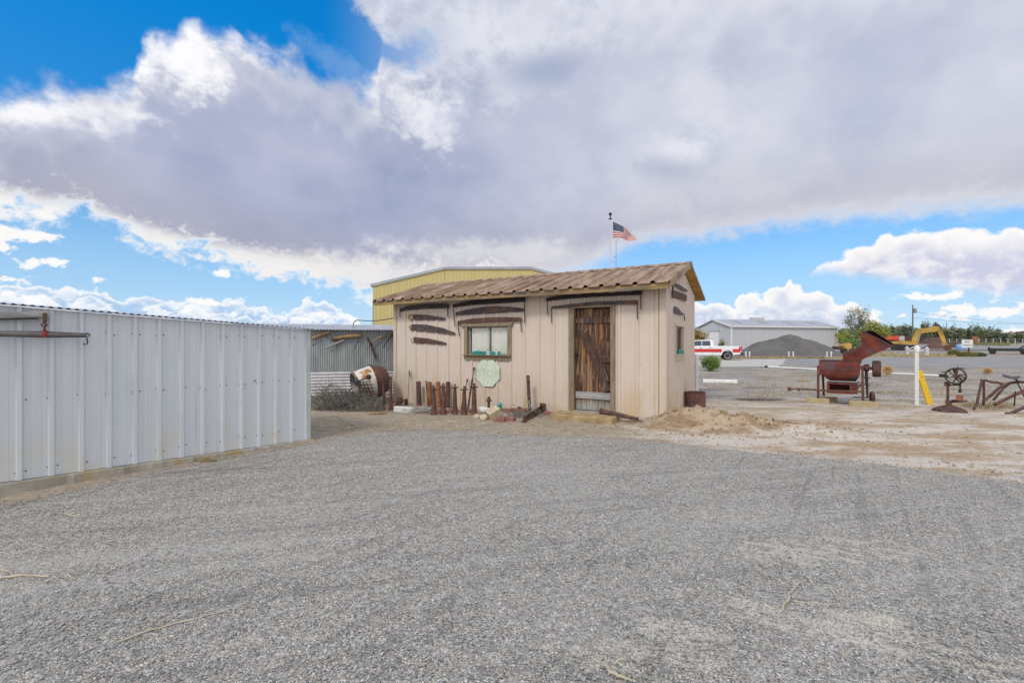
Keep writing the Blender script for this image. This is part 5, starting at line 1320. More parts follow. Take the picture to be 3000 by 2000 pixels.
mb = MB(); mb.tube([DPt(975, 600), DPt(978, 735)], [.022, .014], 10); mb.lathe([(.012, 0), (.034, -.02), (.038, -.05), (.02, -.075)], DPt(975, 735), 12); mb.build('spindle', MT['iron_black'], press, smooth=True)
wc = DPt(878, 450, -.10); wr = 222*S*FDR.c
mb = MB(); mb.tube([wc+Vector((cos(i*pi/20)*wr, 0, sin(i*pi/20)*wr*1.0)) for i in range(40)], .016, 8, closed=True); mb.build('wheel_rim', MT['iron_black'], press, smooth=True)
mb = MB()
for i in range(6):
    th = i*pi/3+.25; pts = [wc, wc+Vector((cos(th+.18)*wr*.5, 0, sin(th+.18)*wr*.5)), wc+Vector((cos(th)*wr, 0, sin(th)*wr))]; mb.tube(pts, [.020, .013, .016], 6)
mb.lathe([(.045, -.04), (.05, 0), (.04, .04)], wc, 14, (0, -1, 0)); mb.build('wheel_spokes', MT['rust_dark'], press, smooth=True)
mb = MB(); gc = DPt(990, 510, -.14); mb.tube([gc+Vector((cos(i*pi/10)*.062, 0, sin(i*pi/10)*.062)) for i in range(20)], .015, 6, closed=True); mb.lathe([(.03, -.02), (.03, .02)], gc, 10, (0, -1, 0)); mb.build('gear', MT['iron_black'], press)
mb = MB(); mb.tube([DPt(580, 365), DPt(660, 368), DPt(800, 300), DPt(900, 280), DPt(1085, 290)], .013, 6); mb.tube([DPt(930, 235), DPt(930, 300)], .010, 6); mb.tube([DPt(870, 290, 0), DPt(890, 420, -.05)], [.05, .03], 8); mb.build('crank_arm', MT['rust_dark'], press)

MB.DEF = None
# ------------------------------------------------------------------ plough
Zp = 10.9
def PP(x, y, dz=0): return P(2680+x/7.35, 1040+y/7.35, Zp+dz)
p = PP(1900, 1150); p.z = g(p.x, p.y)
plow = thing('horse_plough', 'rusty walking plough frame with curved beam and handles at the right edge', 'plough', p)
def bar(name, pts, r, mat='rust_dark'):
    mb = MB(); mb.tube([PP(*q) for q in pts], r, 8); return mb.build(name, MT[mat], plow, smooth=True)
bar('beam', [(1480, 985, 0), (1650, 860, 0), (1790, 730, 0), (1900, 645, 0), (2020, 610, .05), (2180, 580, .1), (2352, 575, .1), (2900, 540, .3)], .032)
bar('handle', [(1690, 965, .5), (1800, 840, .5), (1920, 700, .5), (2050, 610, .4)], .026)
bar('crossbar', [(1430, 540, 0), (1520, 540, 0), (1640, 575, .1), (1780, 590, .1), (1950, 635, .1)], .028, 'rust_red')
bar('leg', [(1445, 545, 0), (1400, 760, -.1), (1350, 980, -.2), (1345, 1040, -.2), (1270, 1155, -.25)], .026)
bar('leg', [(1480, 555, .1), (1490, 760, .1), (1485, 985, .1), (1475, 1080, .1)], .024)
bar('share_beam', [(1725, 1065, 0), (1900, 975, 0), (2100, 880, 0), (2352, 765, 0), (2800, 560, 0)], .036, 'rust_red')
bar('brace', [(2200, 590, .1), (2260, 690, .1), (2330, 830, .1), (2420, 1020, .1)], .014)
bar('brace', [(2165, 775, -.1), (2155, 950, -.1), (2140, 1090, -.1)], .014, 'iron_black')
mb = MB(); sp_ = [PP(1870, 430, .1), PP(1960, 440, .1), PP(2100, 480, .1), PP(2270, 460, .1), PP(2260, 490, -.05), PP(2150, 520, -.1), PP(2030, 500, -.1), PP(1930, 470, -.05)]
mb.add(sp_, [list(range(8))]); o = mb.build('seat', MT['saw_steel'], plow); md = o.modifiers.new('thickness', 'SOLIDIFY'); md.thickness = .02
bar('seat_spring', [(2150, 500, 0), (2230, 560, .05), (2352, 580, .1)], .022, 'rust_red')
bar('draw_bar', [(1945, 1320, -.6), (2040, 1270, -.6), (2200, 1190, -.6), (2352, 1125, -.6), (2800, 960, -.6)], .036, 'rust_red')
mb = MB(); mb.lathe([(.05, -.02), (.06, 0), (.05, .02)], PP(1985, 1280, -.62), 12, (0, -1, 0)); mb.build('clevis', MT['rust_dark'], plow)
# dry weed tuft under the plough
def tuft(name, label, cat, p, rx, ry, h, n, mat, w=.004, curl=.6, kind=None, group=None, hmin=.4):
    mb = MB(); 
    for k in range(n):
        a = 2*pi*rnd.random(); r = sqrt(rnd.random()); q = p+Vector((cos(a)*r*rx, sin(a)*r*ry, 0)); q.z = g(q.x, q.y)-.005
        hh = h*rnd.uniform(hmin, 1)*(1-.45*r*r); lean_ = Vector((cos(a)*r*rx*curl+rnd.gauss(0, .12)*h, sin(a)*r*ry*curl+rnd.gauss(0, .12)*h, 0))
        d = Vector((rnd.uniform(-1, 1), rnd.uniform(-1, 1), 0)).normalized()*w
        m_ = q+lean_*.4+Vector((0, 0, hh*.6)); e_ = q+lean_+Vector((0, 0, hh))
        mb.add([q-d, q+d, m_+d*.8, m_-d*.8, e_], [(0, 1, 2, 3), (3, 2, 4)])
    o = mb.build(name, MT[mat], origin=p); return tag(o, label, cat, group, kind)
tuft('dry_weeds', 'straggly dry weeds growing under the plough frame', 'weeds', GP(2890, 1192), .55, .35, .28, 500, 'straw', .004)

tuft('dark_weeds', 'low dark dry weed patch on the yard left of the hammer mill', 'weeds', GP(2225, 1172), .55, .16, .09, 700, 'brush', .004)
tuft('pale_weeds', 'small pale dry weed tuft behind the mill tow bar', 'weeds', GP(2355, 1118), .28, .15, .20, 180, 'straw', .004)
# ------------------------------------------------------------------ tumbleweeds, parking kerb, long pole
def tumble(label, px, pyb, pyt, wpx):
    p = GP(px, pyb); S = p.y/F; r = wpx/2*S; h = (pyb-pyt)*S; mb = MB()
    for k in range(420):
        a = Vector((rnd.gauss(0, 1), rnd.gauss(0, 1), rnd.gauss(0, 1))).normalized(); q0 = a*r*.15*rnd.random()
        bb = (a+Vector((rnd.gauss(0, .5), rnd.gauss(0, .5), rnd.gauss(0, .5)))).normalized()*r*rnd.uniform(.75, 1.05)
        md_ = (q0+bb)*.55+Vector((rnd.gauss(0, .08), rnd.gauss(0, .08), .08))*r
        f_ = lambda v: p+Vector((v.x, v.y, max(.01, (v.z/r*.5+.5)*h)))
        mb.tube([f_(q0), f_(md_), f_(bb)], [.007, .005, .002], 4, cap=False)
    tag(mb.build('tumbleweed', MT['tumble'], origin=p), label, 'tumbleweed', 'straw coloured tumbleweeds on the yard')
tumble('large round straw coloured tumbleweed between the mill pulley and white post', 2600, 1102, 1066, 36)
tumble('small low tumbleweed on the yard beyond the plough', 2893, 1097, 1075, 30)
a = GP(2060, 1119); b = GP(2160, 1122); mb = MB()
d_ = (b-a).normalized(); n_ = Vector((-d_.y, d_.x, 0)); L_ = (b-a).length
poly = [(-.09, -.02), (.09, -.02), (.075, .10), (.045, .125), (-.045, .125), (-.075, .10)]
vs = [a+n_*x+Vector((0, 0, z)) for x, z in poly]+[b+n_*x+Vector((0, 0, z)) for x, z in poly]
mb.add(vs, [list(range(6)), list(range(11, 5, -1))]+[(i, i+6, (i+1) % 6+6, (i+1) % 6) for i in range(6)])
tag(mb.build('wheel_stop', MT['white_paint'], bevel=.01, origin=a.lerp(b, .5)), 'white concrete wheel stop lying on the dirt right of the tan shed', 'wheel stop')
a = GP(2250, 1077); b = GP(2752, 1104); mb = MB(); up_ = Vector((0, 0, .06)); mb.tube([a+up_, a.lerp(b, .5)+up_*.8, b+up_], .05, 10)
o = tag(mb.build('long_pole', MT['white_paint'], smooth=True, origin=a), 'long white pole with dark ends lying across the yard behind the mill', 'pole')
mb = MB(); d_ = (b-a).normalized(); mb.lathe([(.05, 0), (.09, .02), (.10, .2), (.06, .3)], b+up_, 12, tuple(d_)); mb.lathe([(.05, 0), (.08, .02), (.08, .15), (.05, .2)], a+up_, 12, tuple(-d_)); mb.build('end_cap', MT['iron_black'], o)

# ------------------------------------------------------------------ bushes and trees
def crown(mb, c, rad, n, s, clumps=14, gap=.55, up=0.0):
    c = Vector(c); cs = []
    for k in range(clumps):
        d = Vector((rnd.gauss(0, 1), rnd.gauss(0, 1), rnd.gauss(0, 1))).normalized()*rnd.uniform(.25, 1)**.6
        cs.append((Vector((d.x*rad[0], d.y*rad[1], d.z*rad[2])), rnd.uniform(.25, gap)))
    for k in range(n):
        cc, cr = rnd.choice(cs); d = Vector((rnd.gauss(0, .5), rnd.gauss(0, .5), rnd.gauss(0, .5)))*cr
        q = c+cc*.78+Vector((d.x*rad[0], d.y*rad[1], d.z*rad[2]))
        a = Vector((rnd.gauss(0, 1), rnd.gauss(0, 1), rnd.gauss(0, 1)+up)).normalized(); b = a.orthogonal().normalized(); ss_ = s*rnd.uniform(.55, 1.3)
        mb.add([q-a*ss_, q+b*ss_*.45, q+a*ss_, q-b*ss_*.45], [(0, 1, 2, 3)])
def tree(name, label, p, h, rad, n, s, mat, group=None, trunk_h=.35, clumps=16, gap=.5, tr=.1, limbs=6):
    root = thing(name, label, 'tree' if 'tree' in name or 'juniper' in name else 'bush', p, 0, group)
    c = p+Vector((0, 0, h-rad[2])); mb = MB(); mb.tube([p-Vector((0, 0, .2)), p+Vector((.03, 0, h*trunk_h)), c+Vector((0, 0, rad[2]*.4))], [tr, tr*.75, tr*.2], 7)
    for k in range(limbs):
        a = 2*pi*k/limbs+rnd.random(); e_ = c+Vector((cos(a)*rad[0]*.75, sin(a)*rad[1]*.75, rnd.uniform(-.3, .8)*rad[2])); st_ = p.lerp(c, rnd.uniform(.4, .9)); mb.tube([st_, st_.lerp(e_, .5)+Vector((0, 0, .1*h*.3)), e_], [tr*.45, tr*.3, tr*.1], 5)
    mb.build('trunk', MT['bark'], root, smooth=True); mb = MB(); crown(mb, c, rad, n, s, clumps, gap); mb.build('crown', MT[mat], root)
    return root
p = GP(2082, 1087); S = p.y/F
GB = (p.copy(), S)
def at(px, Z): q = P(px, 1003, Z); q.z = g(q.x, q.y); return q
def tz(py, Z): return EYE+(HY-py)/F*Z
# sparse tall tree and the yellow green ones by the white building
p = at(2515, 78); h = tz(895, 78)-p.z
tree('ash_tree', 'tall sparse half bare tree right of the white building', p, h, (2.4, 2.2, 2.5), 2300, .15, 'leaf_mid', None, .3, 30, .34, .12, 16)
p = at(2560, 70); tree('young_tree', 'bright yellow green leafy tree behind the mill hopper', p, tz(935, 70)-p.z, (2.6, 2.0, 1.9), 2600, .18, 'leaf_yellow', None, .3, 18)
p = at(2470, 72); tree('young_tree', 'low yellow green tree at the right end of the white building', p, tz(968, 72)-p.z, (1.3, 1.3, 1.25), 900, .16, 'leaf_yellow', None, .3, 12)
p = at(2500, 66); tree('young_tree', 'spreading green bushy tree below the sparse tall tree', p, tz(985, 66)-p.z, (1.6, 1.2, .95), 1100, .14, 'leaf_green', None, .3, 12)
p = at(2046, 66); tree('autumn_tree', 'ochre autumn tree between the tan shed and the white building door', p, tz(958, 66)-p.z, (1.35, 1.1, 1.5), 1500, .16, 'leaf_ochre', None, .3, 14)
p = at(2114, 72); tree('small_bush', 'olive brown shrub at the corner of the white building above the pickup bed', p, tz(993, 72)-p.z, (.75, .6, .8), 500, .10, 'leaf_olive', None, .2, 8)
p = at(2028, 110); tree('background_tree', 'dark tree peeking out over the white building gable end', p, tz(945, 110)-p.z, (2.2, 2, 2.4), 900, .25, 'leaf_dark', None, .3, 12)
tree('green_bush', 'bright green bushy weed on the yard beside the tan shed', GB[0], 50*GB[1], (33*GB[1], .5, 26*GB[1]), 5200, .04, 'leaf_green', None, .3, 60, .36, .02, 8)
# line of trees in the distance
specs = []
x = 2572
while x < 3040:
    Z = rnd.uniform(150, 185); u = (x-2572)/430
    topy = 948+7*sin(x*.05)+26*max(0, u-.42)+rnd.uniform(-7, 8)
    if x > 2930: topy = max(topy, 972)
    specs.append((x, Z, topy)); x += rnd.uniform(12, 21)
pos = ['at the left end', 'beyond the utility pole', 'above the excavator boom', 'behind the excavator bucket', 'behind the warning sign', 'beyond the white rail fence', 'at the right end']
tl = ['narrow dark green juniper %s of the distant tree line', 'broad olive tree %s of the distant tree line', 'grey green bushy tree %s of the distant tree line']
for i, (x, Z, ty) in enumerate(specs):
    p = at(x, Z); h = tz(ty, Z)-p.z; k = i % 3
    rx = (13+6*rnd.random())/F*Z*(.8, 1.15, 1.0)[k]
    where = ('at the left end' if x < 2620 else 'left of the utility pole' if x < 2672 else 'right of the utility pole' if x < 2720 else 'above the excavator boom' if x < 2765 else 'behind the excavator bucket' if x < 2815 else 'behind the warning sign' if x < 2850 else 'beyond the rail fence' if x < 2930 else 'at the right end')
    kind = ('narrow dark green juniper', 'broad dark olive tree', 'grey green bushy tree')[k]
    tree('juniper_tree', '%s %s in the distant tree line' % (kind, where), p, h, (rx, rx*.8, h*.50), 900, .36, ('leaf_dark', 'leaf_mid', 'leaf_grey')[k], 'trees of the distant tree line', .15, 12, .55, .2, 3)
mb = MB()
for k in range(24000):
    x = rnd.uniform(2440, 3420); Z = rnd.uniform(188, 205); q = at(x, Z); q.z += rnd.random()**1.15*(6.0-3.0*sm(2740, 3000, x)+1.2*nz(x, 0, .06, 3))
    a = Vector((rnd.gauss(0, 1), rnd.gauss(0, 1), rnd.gauss(0, 1))).normalized(); b = a.orthogonal().normalized(); s_ = rnd.uniform(.4, .9)
    mb.add([q-a*s_, q+b*s_*.5, q+a*s_, q-b*s_*.5], [(0, 1, 2, 3)])
tag(mb.build('far_woods', MT['leaf_mid']), 'dark far off belt of woods behind the tree line', 'woods', kind='stuff')

# ------------------------------------------------------------------ white metal building
Zb = 74
gb0 = P(2030, 1003, 88); gbc = P(2143, 1003, 74); gb1 = P(2452, 1003, 80)
gb0.z = gbc.z = gb1.z = 0
c = gbc; u_ = (gb1-gbc); Lb = u_.length; u_.normalize(); v_ = Vector((-u_.y, u_.x, 0))
Wb = 8.0
MBd = Matrix.Translation(c) @ Matrix.Rotation(atan2(u_.y, u_.x), 4, 'Z')
zr_ = tz(938, 77.9)
ze = tz(957, 74.5)
wb = thing('white_building', 'long low white metal building with grey roof behind the gravel pile', 'building', c, atan2(u_.y, u_.x))
mb = MB(MBd); ribbed(mb, 0, Lb, -.3, ze, .6, .10, .04, .2); mb.build('long_wall', MT['white_metal'], wb)
gM = MBd @ Matrix.Rotation(-pi/2, 4, 'Z'); # local x -> -v ; gable wall runs from (0,Wb) to (0,0)
gM = MBd @ Matrix.Translation((0, Wb, 0)) @ Matrix.Rotation(-pi/2, 4, 'Z')
gz = lambda x: ze+(zr_-ze)*(1-abs(x-Wb/2)/(Wb/2))
mb = MB(gM); ribbed(mb, 0, Wb/2, -.3, gz, .6, .12, .05, .2); ribbed(mb, Wb/2, Wb, -.3, gz, .6, .12, .05, .2); mb.build('gable_wall', MT['white_metal'], wb)
mb = MB(MBd); mb.box((Lb/2, Wb, 1.8), (Lb, .05, ze*2-3.9)); mb.box((Lb, Wb/2, 1.8), (.05, Wb, ze*2-3.9)); mb.build('rear_wall', MT['white_metal'], wb)
mb = MB(MBd); mb.box((-.06, -.06, ze/2), (.22, .16, ze)); mb.box((Lb, -.06, ze/2), (.16, .16, ze)); mb.build('corner_trim', MT['white_paint'], wb)
gR = MBd @ Matrix.Rotation(pi/2, 4, 'Z')
mb = MB(MBd); e_ = .25
vs = [(-e_, -e_, ze), (Lb+e_, -e_, ze), (Lb+e_, Wb/2, zr_+.05), (-e_, Wb/2, zr_+.05), (-e_, Wb+e_, ze), (Lb+e_, Wb+e_, ze)]
vs = vs+[(x, y, z+.14) for x, y, z in vs]
mb.add(vs, [(0, 1, 2, 3), (3, 2, 5, 4), (6, 9, 8, 7), (9, 10, 11, 8), (0, 6, 7, 1), (1, 7, 8, 2), (2, 8, 11, 5), (5, 11, 10, 4), (4, 10, 9, 3), (3, 9, 6, 0)])
rf2 = mb.build('roof', MT['grey_roof'], wb)
mb = MB(MBd); mb.beam((-e_-.03, -e_, ze+.04), (-e_-.03, Wb/2, zr_+.09), .06, .26); mb.beam((-e_, -e_-.03, ze+.05), (Lb+e_, -e_-.03, ze+.05), .05, .22); mb.build('fascia', MT['white_paint'], rf2)
mb = MB(MBd); mb.box((Lb*.40, Wb/2, zr_+.35), (2.6, .7, .5)); mb.build('ridge_vent', MT['white_metal'], rf2)
mb = MB(MBd)
for fx in (.12, .36, .60, .84):
    y0_ = Wb*.16; y1_ = Wb*.40; zz = lambda y: ze+(zr_+.05-ze)*((y+e_)/(Wb/2+e_))+.16
    x0_ = Lb*fx; mb.add([(x0_, y0_, zz(y0_)), (x0_+.9, y0_, zz(y0_)), (x0_+.9, y1_, zz(y1_)), (x0_, y1_, zz(y1_))], [(0, 1, 2, 3)])
mb.build('skylights', MT['galv'], rf2)
mb = MB(gM); mb.box((Wb*.50, -.06, 1.7), (2.3, .08, 3.6)); ddo = mb.build('roller_door', MT['white_paint'], wb)
mb = MB(gM); mb.box((Wb*.50, -.09, 3.55), (2.6, .16, .12)); mb.build('lintel', MT['grey_roof'], ddo)

# gravel pile
def pile_z(x, y):
    u = (x-PX)/6.3; v = (y-50)/4.2; r = u*u+v*v
    a = 2.55*math.exp(-(u/.50)**2*1.0-(v/.62)**2)
    b = 1.75*math.exp(-((u+.48)/.36)**2-(v/.6)**2)+1.55*math.exp(-((u-.46)/.36)**2-((v)/.6)**2)
    z = max(a, b, .75*a+.55*b)+.12*nz(x, y, .7, 3)+.05*nz(x, y, 2.2, 4)
    return z-.10
PX = (2312-CX)/F*50
mbp = []
xs_ = rng(PX-7.5, PX+7.5, 110); ys_ = rng(45, 55.5, 70)
o = grid_mesh('gravel_pile', xs_, ys_, lambda x, y: max(-.12, pile_z(x, y)*(1-sm(.75, 1.0, max(abs(x-PX)/7.4, abs(y-50.2)/5.2)))), MT['gravel_pile'])
tag(o, 'big dark grey heap of crushed gravel before the white building', 'gravel pile')
# pairs of short pipes
pipe0 = None
for k, (px, lab) in enumerate(((2185, 'short rust streaked white pipe stub nearest the pickup tailgate'), (2196, 'white pipe stub, second from the pickup tailgate'), (2311, 'left pipe stub of the pair before the middle of gravel pile'), (2324, 'right pipe stub of the pair before the middle of gravel pile'), (2423, 'left white pipe stub of the pair beyond the mill'), (2435, 'right white pipe stub of the pair beyond the mill'))):
    p = GP(px, 1050)
    if pipe0 is None:
        mb = MB(); mb.lathe([(.065, -.1), (.065, .60), (.085, .61), (.085, .66), (.04, .69)], (0, 0, 0), 12); pipe0 = o = mb.build('pipe_stub', MT['white_paint'], smooth=True, origin=(0, 0, 0))
    else: o = pipe0.copy(); COL.objects.link(o)
    o.location = p; tag(o, lab, 'pipe', 'short pipe stubs before the gravel pile')
# weeds at the foot of the pile and along the road verge
mb = MB()
def weed_strip(px0, px1, Z0, Z1, n, h, w=.02):
    for k in range(n):
        Z = rnd.uniform(Z0, Z1); q = at(rnd.uniform(px0, px1), Z)
        if nz(q.x, q.y, .35, 7) < -.12: continue
        hh = h*rnd.uniform(.3, 1); d = Vector((rnd.uniform(-1, 1), .3, 0)).normalized()*w; e_ = q+Vector((rnd.gauss(0, .12), rnd.gauss(0, .12), hh)); mb.add([q-d, q+d, e_], [(0, 1, 2)])
weed_strip(2110, 2480, 44.6, 46.3, 5200, .32); weed_strip(2480, 2800, 49, 60, 5000, .35); weed_strip(2500, 2700, 60, 66, 1200, .4)
tag(mb.build('dry_verge_weeds', MT['straw']), 'strip of dry tan weeds along the far verge', 'weeds', kind='stuff')
mb = MB(); weed_strip(2110, 2480, 44.9, 46.3, 1500, .28); weed_strip(2480, 2800, 50, 62, 2500, .3); weed_strip(2780, 2960, 100, 118, 2000, .9, .05)
tag(mb.build('olive_verge_weeds', MT['leaf_olive']), 'olive green low weeds along the far verge', 'weeds', kind='stuff')
for (px, pyb, pyt, w, mat, lab) in ((2795, 1043, 1018, 26, 'leaf_olive', 'rounded yellow green sage bush left of the warning sign'), (2835, 1044, 1024, 50, 'leaf_olive', 'wide low sage bush around the warning sign post'), (2868, 1044, 1028, 30, 'leaf_grey', 'low grey green sage bush right of the warning sign')):
    p = GP(px, pyb); S = p.y/F; tuft('sage_bush', lab, 'bush', p, w/2*S, .5, (pyb-pyt)*S, 900, mat, .018, .3, None, 'sage bushes by the warning sign', .5)

# ------------------------------------------------------------------ pickup truck
Zt = 42.0
tr_end = P(2168, 1003, Zt); tr_end.z = g(tr_end.x, tr_end.y)+.055
TA = pi-math.atan((2110-CX)/F)+.10
MTk = Matrix.Translation(tr_end-Vector((0, 0, .04))) @ Matrix.Rotation(TA, 4, 'Z') @ Matrix.Scale(.945, 4)       # local x runs forward (to the left), near side is local +y
truck = thing('pickup_truck', 'white pickup truck with a red side stripe parked beyond the tan shed', 'pickup', tr_end, TA)
TW = 1.0
def arch(cx, r, z0, n=9): return [(cx+r*cos(pi*i/n), z0+r*sin(pi*i/n)) for i in range(n+1)]
body = [(.12, .55), (.05, .75), (.0, .80), (.02, 1.28), (.10, 1.32), (2.05, 1.34), (2.10, 1.36), (4.55, 1.30), (5.55, 1.22), (5.80, 1.05), (5.84, .55), (5.5, .48)]+[(x, z) for x, z in arch(4.75, .50, .45)][0:0]
lower = [(5.45, .46)]+arch(4.72, .47, .44)[::1]+[(4.2, .42), (1.85, .42)]+arch(1.22, .48, .46)+[(.65, .48)]
lower = [(5.35, .46)]+[(4.72+.47*cos(pi*i/9), .44+.47*sin(pi*i/9)) for i in range(10)]+[(1.22+.48*cos(pi*i/9), .46+.48*sin(pi*i/9)) for i in range(10)]+[(.55, .50)]
poly = body+lower
mb = MB(MTk); mb.prism(poly, -TW, TW); tb = mb.build('body', MT['truck_white'], truck, bevel=.03)
cab = [(2.40, 1.33), (2.46, 1.86), (2.66, 1.93), (3.8, 1.93), (4.2, 1.86), (4.95, 1.30)]
mb = MB(MTk); vs = [(x, s_*(TW-.05-.14*max(0, (z-1.33)/.6)), z) for s_ in (-1, 1) for x, z in cab]; n = len(cab)
mb.add(vs, [list(range(n)), list(range(2*n-1, n-1, -1))]+[(i, i+n, (i+1) % n+n, (i+1) % n) for i in range(n)]); mb.build('cab', MT['truck_white'], truck, bevel=.02)
for (pl) in ([(2.72, 1.36), (2.74, 1.83), (3.46, 1.84), (3.46, 1.36)], [(3.52, 1.36), (3.52, 1.84), (3.9, 1.84), (4.16, 1.79), (4.66, 1.36)]):
    mb = MB(MTk); vs = [(x, (TW-.05-.14*max(0, (z-1.33)/.6))+.006, z) for x, z in pl]+[(x, (TW-.05-.14*max(0, (z-1.33)/.6))-.01, z) for x, z in pl]; n = len(pl)
    mb.add(vs, [list(range(n)), list(range(2*n-1, n-1, -1))]+[(i, i+n, (i+1) % n+n, (i+1) % n) for i in range(n)]); mb.build('window', MT['dark_glass'], truck)
mb = MB(MTk)
for (x0_, x1_) in ((.10, .77), (1.72, 4.2), (5.25, 5.7)): mb.box(((x0_+x1_)/2, TW+.003, .90), (x1_-x0_, .008, .31))
mb.build('stripe', MT['truck_red'], tb)
mb = MB(MTk)
for (x0_, x1_) in ((.10, .78), (1.70, 4.2)): mb.box(((x0_+x1_)/2, TW+.003, .725), (x1_-x0_, .006, .016)); 
mb.box((3.49, TW+.001, .95), (.012, .006, .78)); mb.box((2.42, TW+.001, .95), (.012, .006, .78)); mb.build('seams', MT['grey_roof'], tb)
mb = MB(MTk)
for x in (2.75, 3.62): mb.box((x, TW+.02, 1.16), (.22, .03, .045))
mb.build('door_handles', MT['chrome'], tb)
mb = MB(MTk); mb.box((.10, TW-.06, 1.10), (.26, .20, .36)); mb.build('taillight', MT['tail_red'], truck, bevel=.02)
mb = MB(MTk); mb.box((.10, -TW+.06, 1.10), (.26, .20, .36)); mb.build('taillight', MT['tail_red'], truck, bevel=.02)
mb = MB(MTk); mb.box((-.08, 0, .62), (.18, 1.85, .16)); mb.box((-.2, 0, .52), (.3, .10, .08)); mb.build('bumper', MT['iron_black'], truck, bevel=.02)
for (x, s_) in ((1.22, 1), (4.72, 1), (1.22, -1), (4.72, -1)):
    c_ = (x, s_*(TW-.16), .40); mb = MB(MTk); mb.lathe([(.27, -.13), (.38, -.12), (.40, -.06), (.40, .06), (.38, .12), (.27, .13)], c_, 24, (0, s_, 0), cap=True); wh = mb.build('wheel', MT['rubber'], truck, smooth=True)
    mb = MB(MTk); mb.lathe([(.26, .125), (.265, .14), (.22, .135), (.16, .10), (.08, .12), (.05, .13)], c_, 18, (0, s_, 0)); mb.build('rim', MT['chrome'], wh, smooth=True)

# ------------------------------------------------------------------ excavator
FEX = Facing(2690); MB.DEF = FEX.M; Ze = 78.0/FEX.c
def E2(px, py): q = FEX.P(px, py, Ze); return (q.x, q.z)
eb = at(2690, 78.0)
exc = thing('excavator', 'yellow excavator with arched boom and lowered bucket beyond the road', 'excavator', eb, -FEX.a)
def slab(name, pts, y0, y1, mat, par=None):
    mb = MB(); mb.prism([E2(*q) for q in pts], Ze+y0, Ze+y1); return mb.build(name, MT[mat], par or exc, bevel=.04)
slab('house', [(2612, 1000), (2640, 998), (2665, 999), (2690, 1002), (2690, 1011), (2665, 1008), (2612, 1007)], -1.2, 1.4, 'excavator_yellow')
slab('engine_deck', [(2615, 1007.5), (2688, 1011.5), (2688, 1014), (2615, 1013)], -1.1, 1.3, 'iron_black')
slab('boom', [(2668, 1003), (2675, 985), (2682, 970), (2694, 963), (2715, 960), (2738, 955), (2748, 957), (2753, 966), (2741, 972), (2718, 974), (2698, 977), (2691, 986), (2687, 1005)], -.35, .35, 'excavator_yellow')
slab('stick', [(2740, 958), (2747, 955), (2757, 964), (2767, 985), (2775, 1010), (2770, 1016), (2763, 1012), (2752, 985)], -.25, .25, 'excavator_yellow')
slab('bucket', [(2768, 1010), (2780, 1009), (2788, 1016), (2787, 1027), (2770, 1026), (2764, 1018)], -.7, .7, 'rust_red')
mb = MB(); mb.tube([FEX.P(2690, 1002, Ze-.5), FEX.P(2697, 975, Ze-.5)], .09, 8); mb.build('boom_cylinder', MT['chrome'], exc)
mb = MB(); mb.tube([FEX.P(2735, 957, Ze), FEX.P(2747, 951, Ze), FEX.P(2758, 960, Ze)], .12, 8); mb.build('stick_cylinder', MT['iron_black'], exc)
mb = MB(); mb.tube([FEX.P(2762, 985, Ze-.1), FEX.P(2782, 1008, Ze-.1)], .08, 8); mb.build('bucket_linkage', MT['iron_black'], exc)
for y_ in (-1.3, 1.0):
    mb = MB(); mb.prism([E2(2608, 1016), E2(2614, 1013.5), E2(2686, 1013.5), E2(2692, 1017), E2(2690, 1023), E2(2612, 1023)], Ze+y_, Ze+y_+.55); mb.build('track', MT['iron_black'], exc, bevel=.05)
MB.DEF = None
# scrap and blocks round about it
def lump(name, label, cat, px0, px1, py0, py1, Z, d, mat, bev=.08, roof=None):
    a, b = P(px0, py1, Z), P(px1, py0, Z); gz_ = g((a.x+b.x)/2, Z); z0 = min(a.z, gz_) if py1 > 1008 else a.z
    root = None; mb = MB(); mb.box(((a.x+b.x)/2, Z+d/2, (z0+b.z)/2), (b.x-a.x, d, b.z-z0)); o = mb.build(name, MT[mat], bevel=bev, origin=Vector(((a.x+b.x)/2, Z+d/2, z0))); return tag(o, label, cat)
def box_trailer(name, label, cat, px0, px1, py0, py1, Z, d, mat):
    a, b = P(px0, py1, Z), P(px1, py0, Z); gz_ = g((a.x+b.x)/2, Z); root = thing(name, label, cat, Vector(((a.x+b.x)/2, Z, gz_)))
    mb = MB(); mb.box(((a.x+b.x)/2, Z+d/2, (a.z+b.z)/2), (b.x-a.x, d, b.z-a.z))
    n = int((b.x-a.x)/.35)
    for i in range(n): mb.box((a.x+.2+i*.35, Z-.02, (a.z+b.z)/2), (.07, .06, (b.z-a.z)*.92))
    mb.build('body', MT[mat], root)
    mb = MB(); mb.box(((a.x+b.x)/2, Z+d/2, (gz_+.4+a.z)/2), (b.x-a.x-.1, d-.3, max(.1, a.z-gz_-.4))); mb.build('chassis', MT['iron_black'], root)
    for xx in (a.x+.7, a.x+1.6, b.x-.8):
        mb = MB(); mb.lathe([(.25, -.15), (.48, -.13), (.5, 0), (.48, .13), (.25, .15)], (xx, Z+.1, gz_+.5), 14, (0, -1, 0)); mb.build('wheel', MT['rubber'], root)
    return root
box_trailer('cargo_trailer', 'orange red box trailer parked left of the utility pole', 'trailer', 2592, 2634, 984, 995, 118, 3, 'orange_red')
box_trailer('cargo_trailer', 'pale grey box trailer parked right of the orange red one', 'trailer', 2636, 2650, 984, 997, 120, 3, 'white_metal')
box_trailer('cargo_trailer', 'brown sided low trailer parked under the excavator boom', 'trailer', 2652, 2672, 986, 998, 121, 3, 'rust_red')
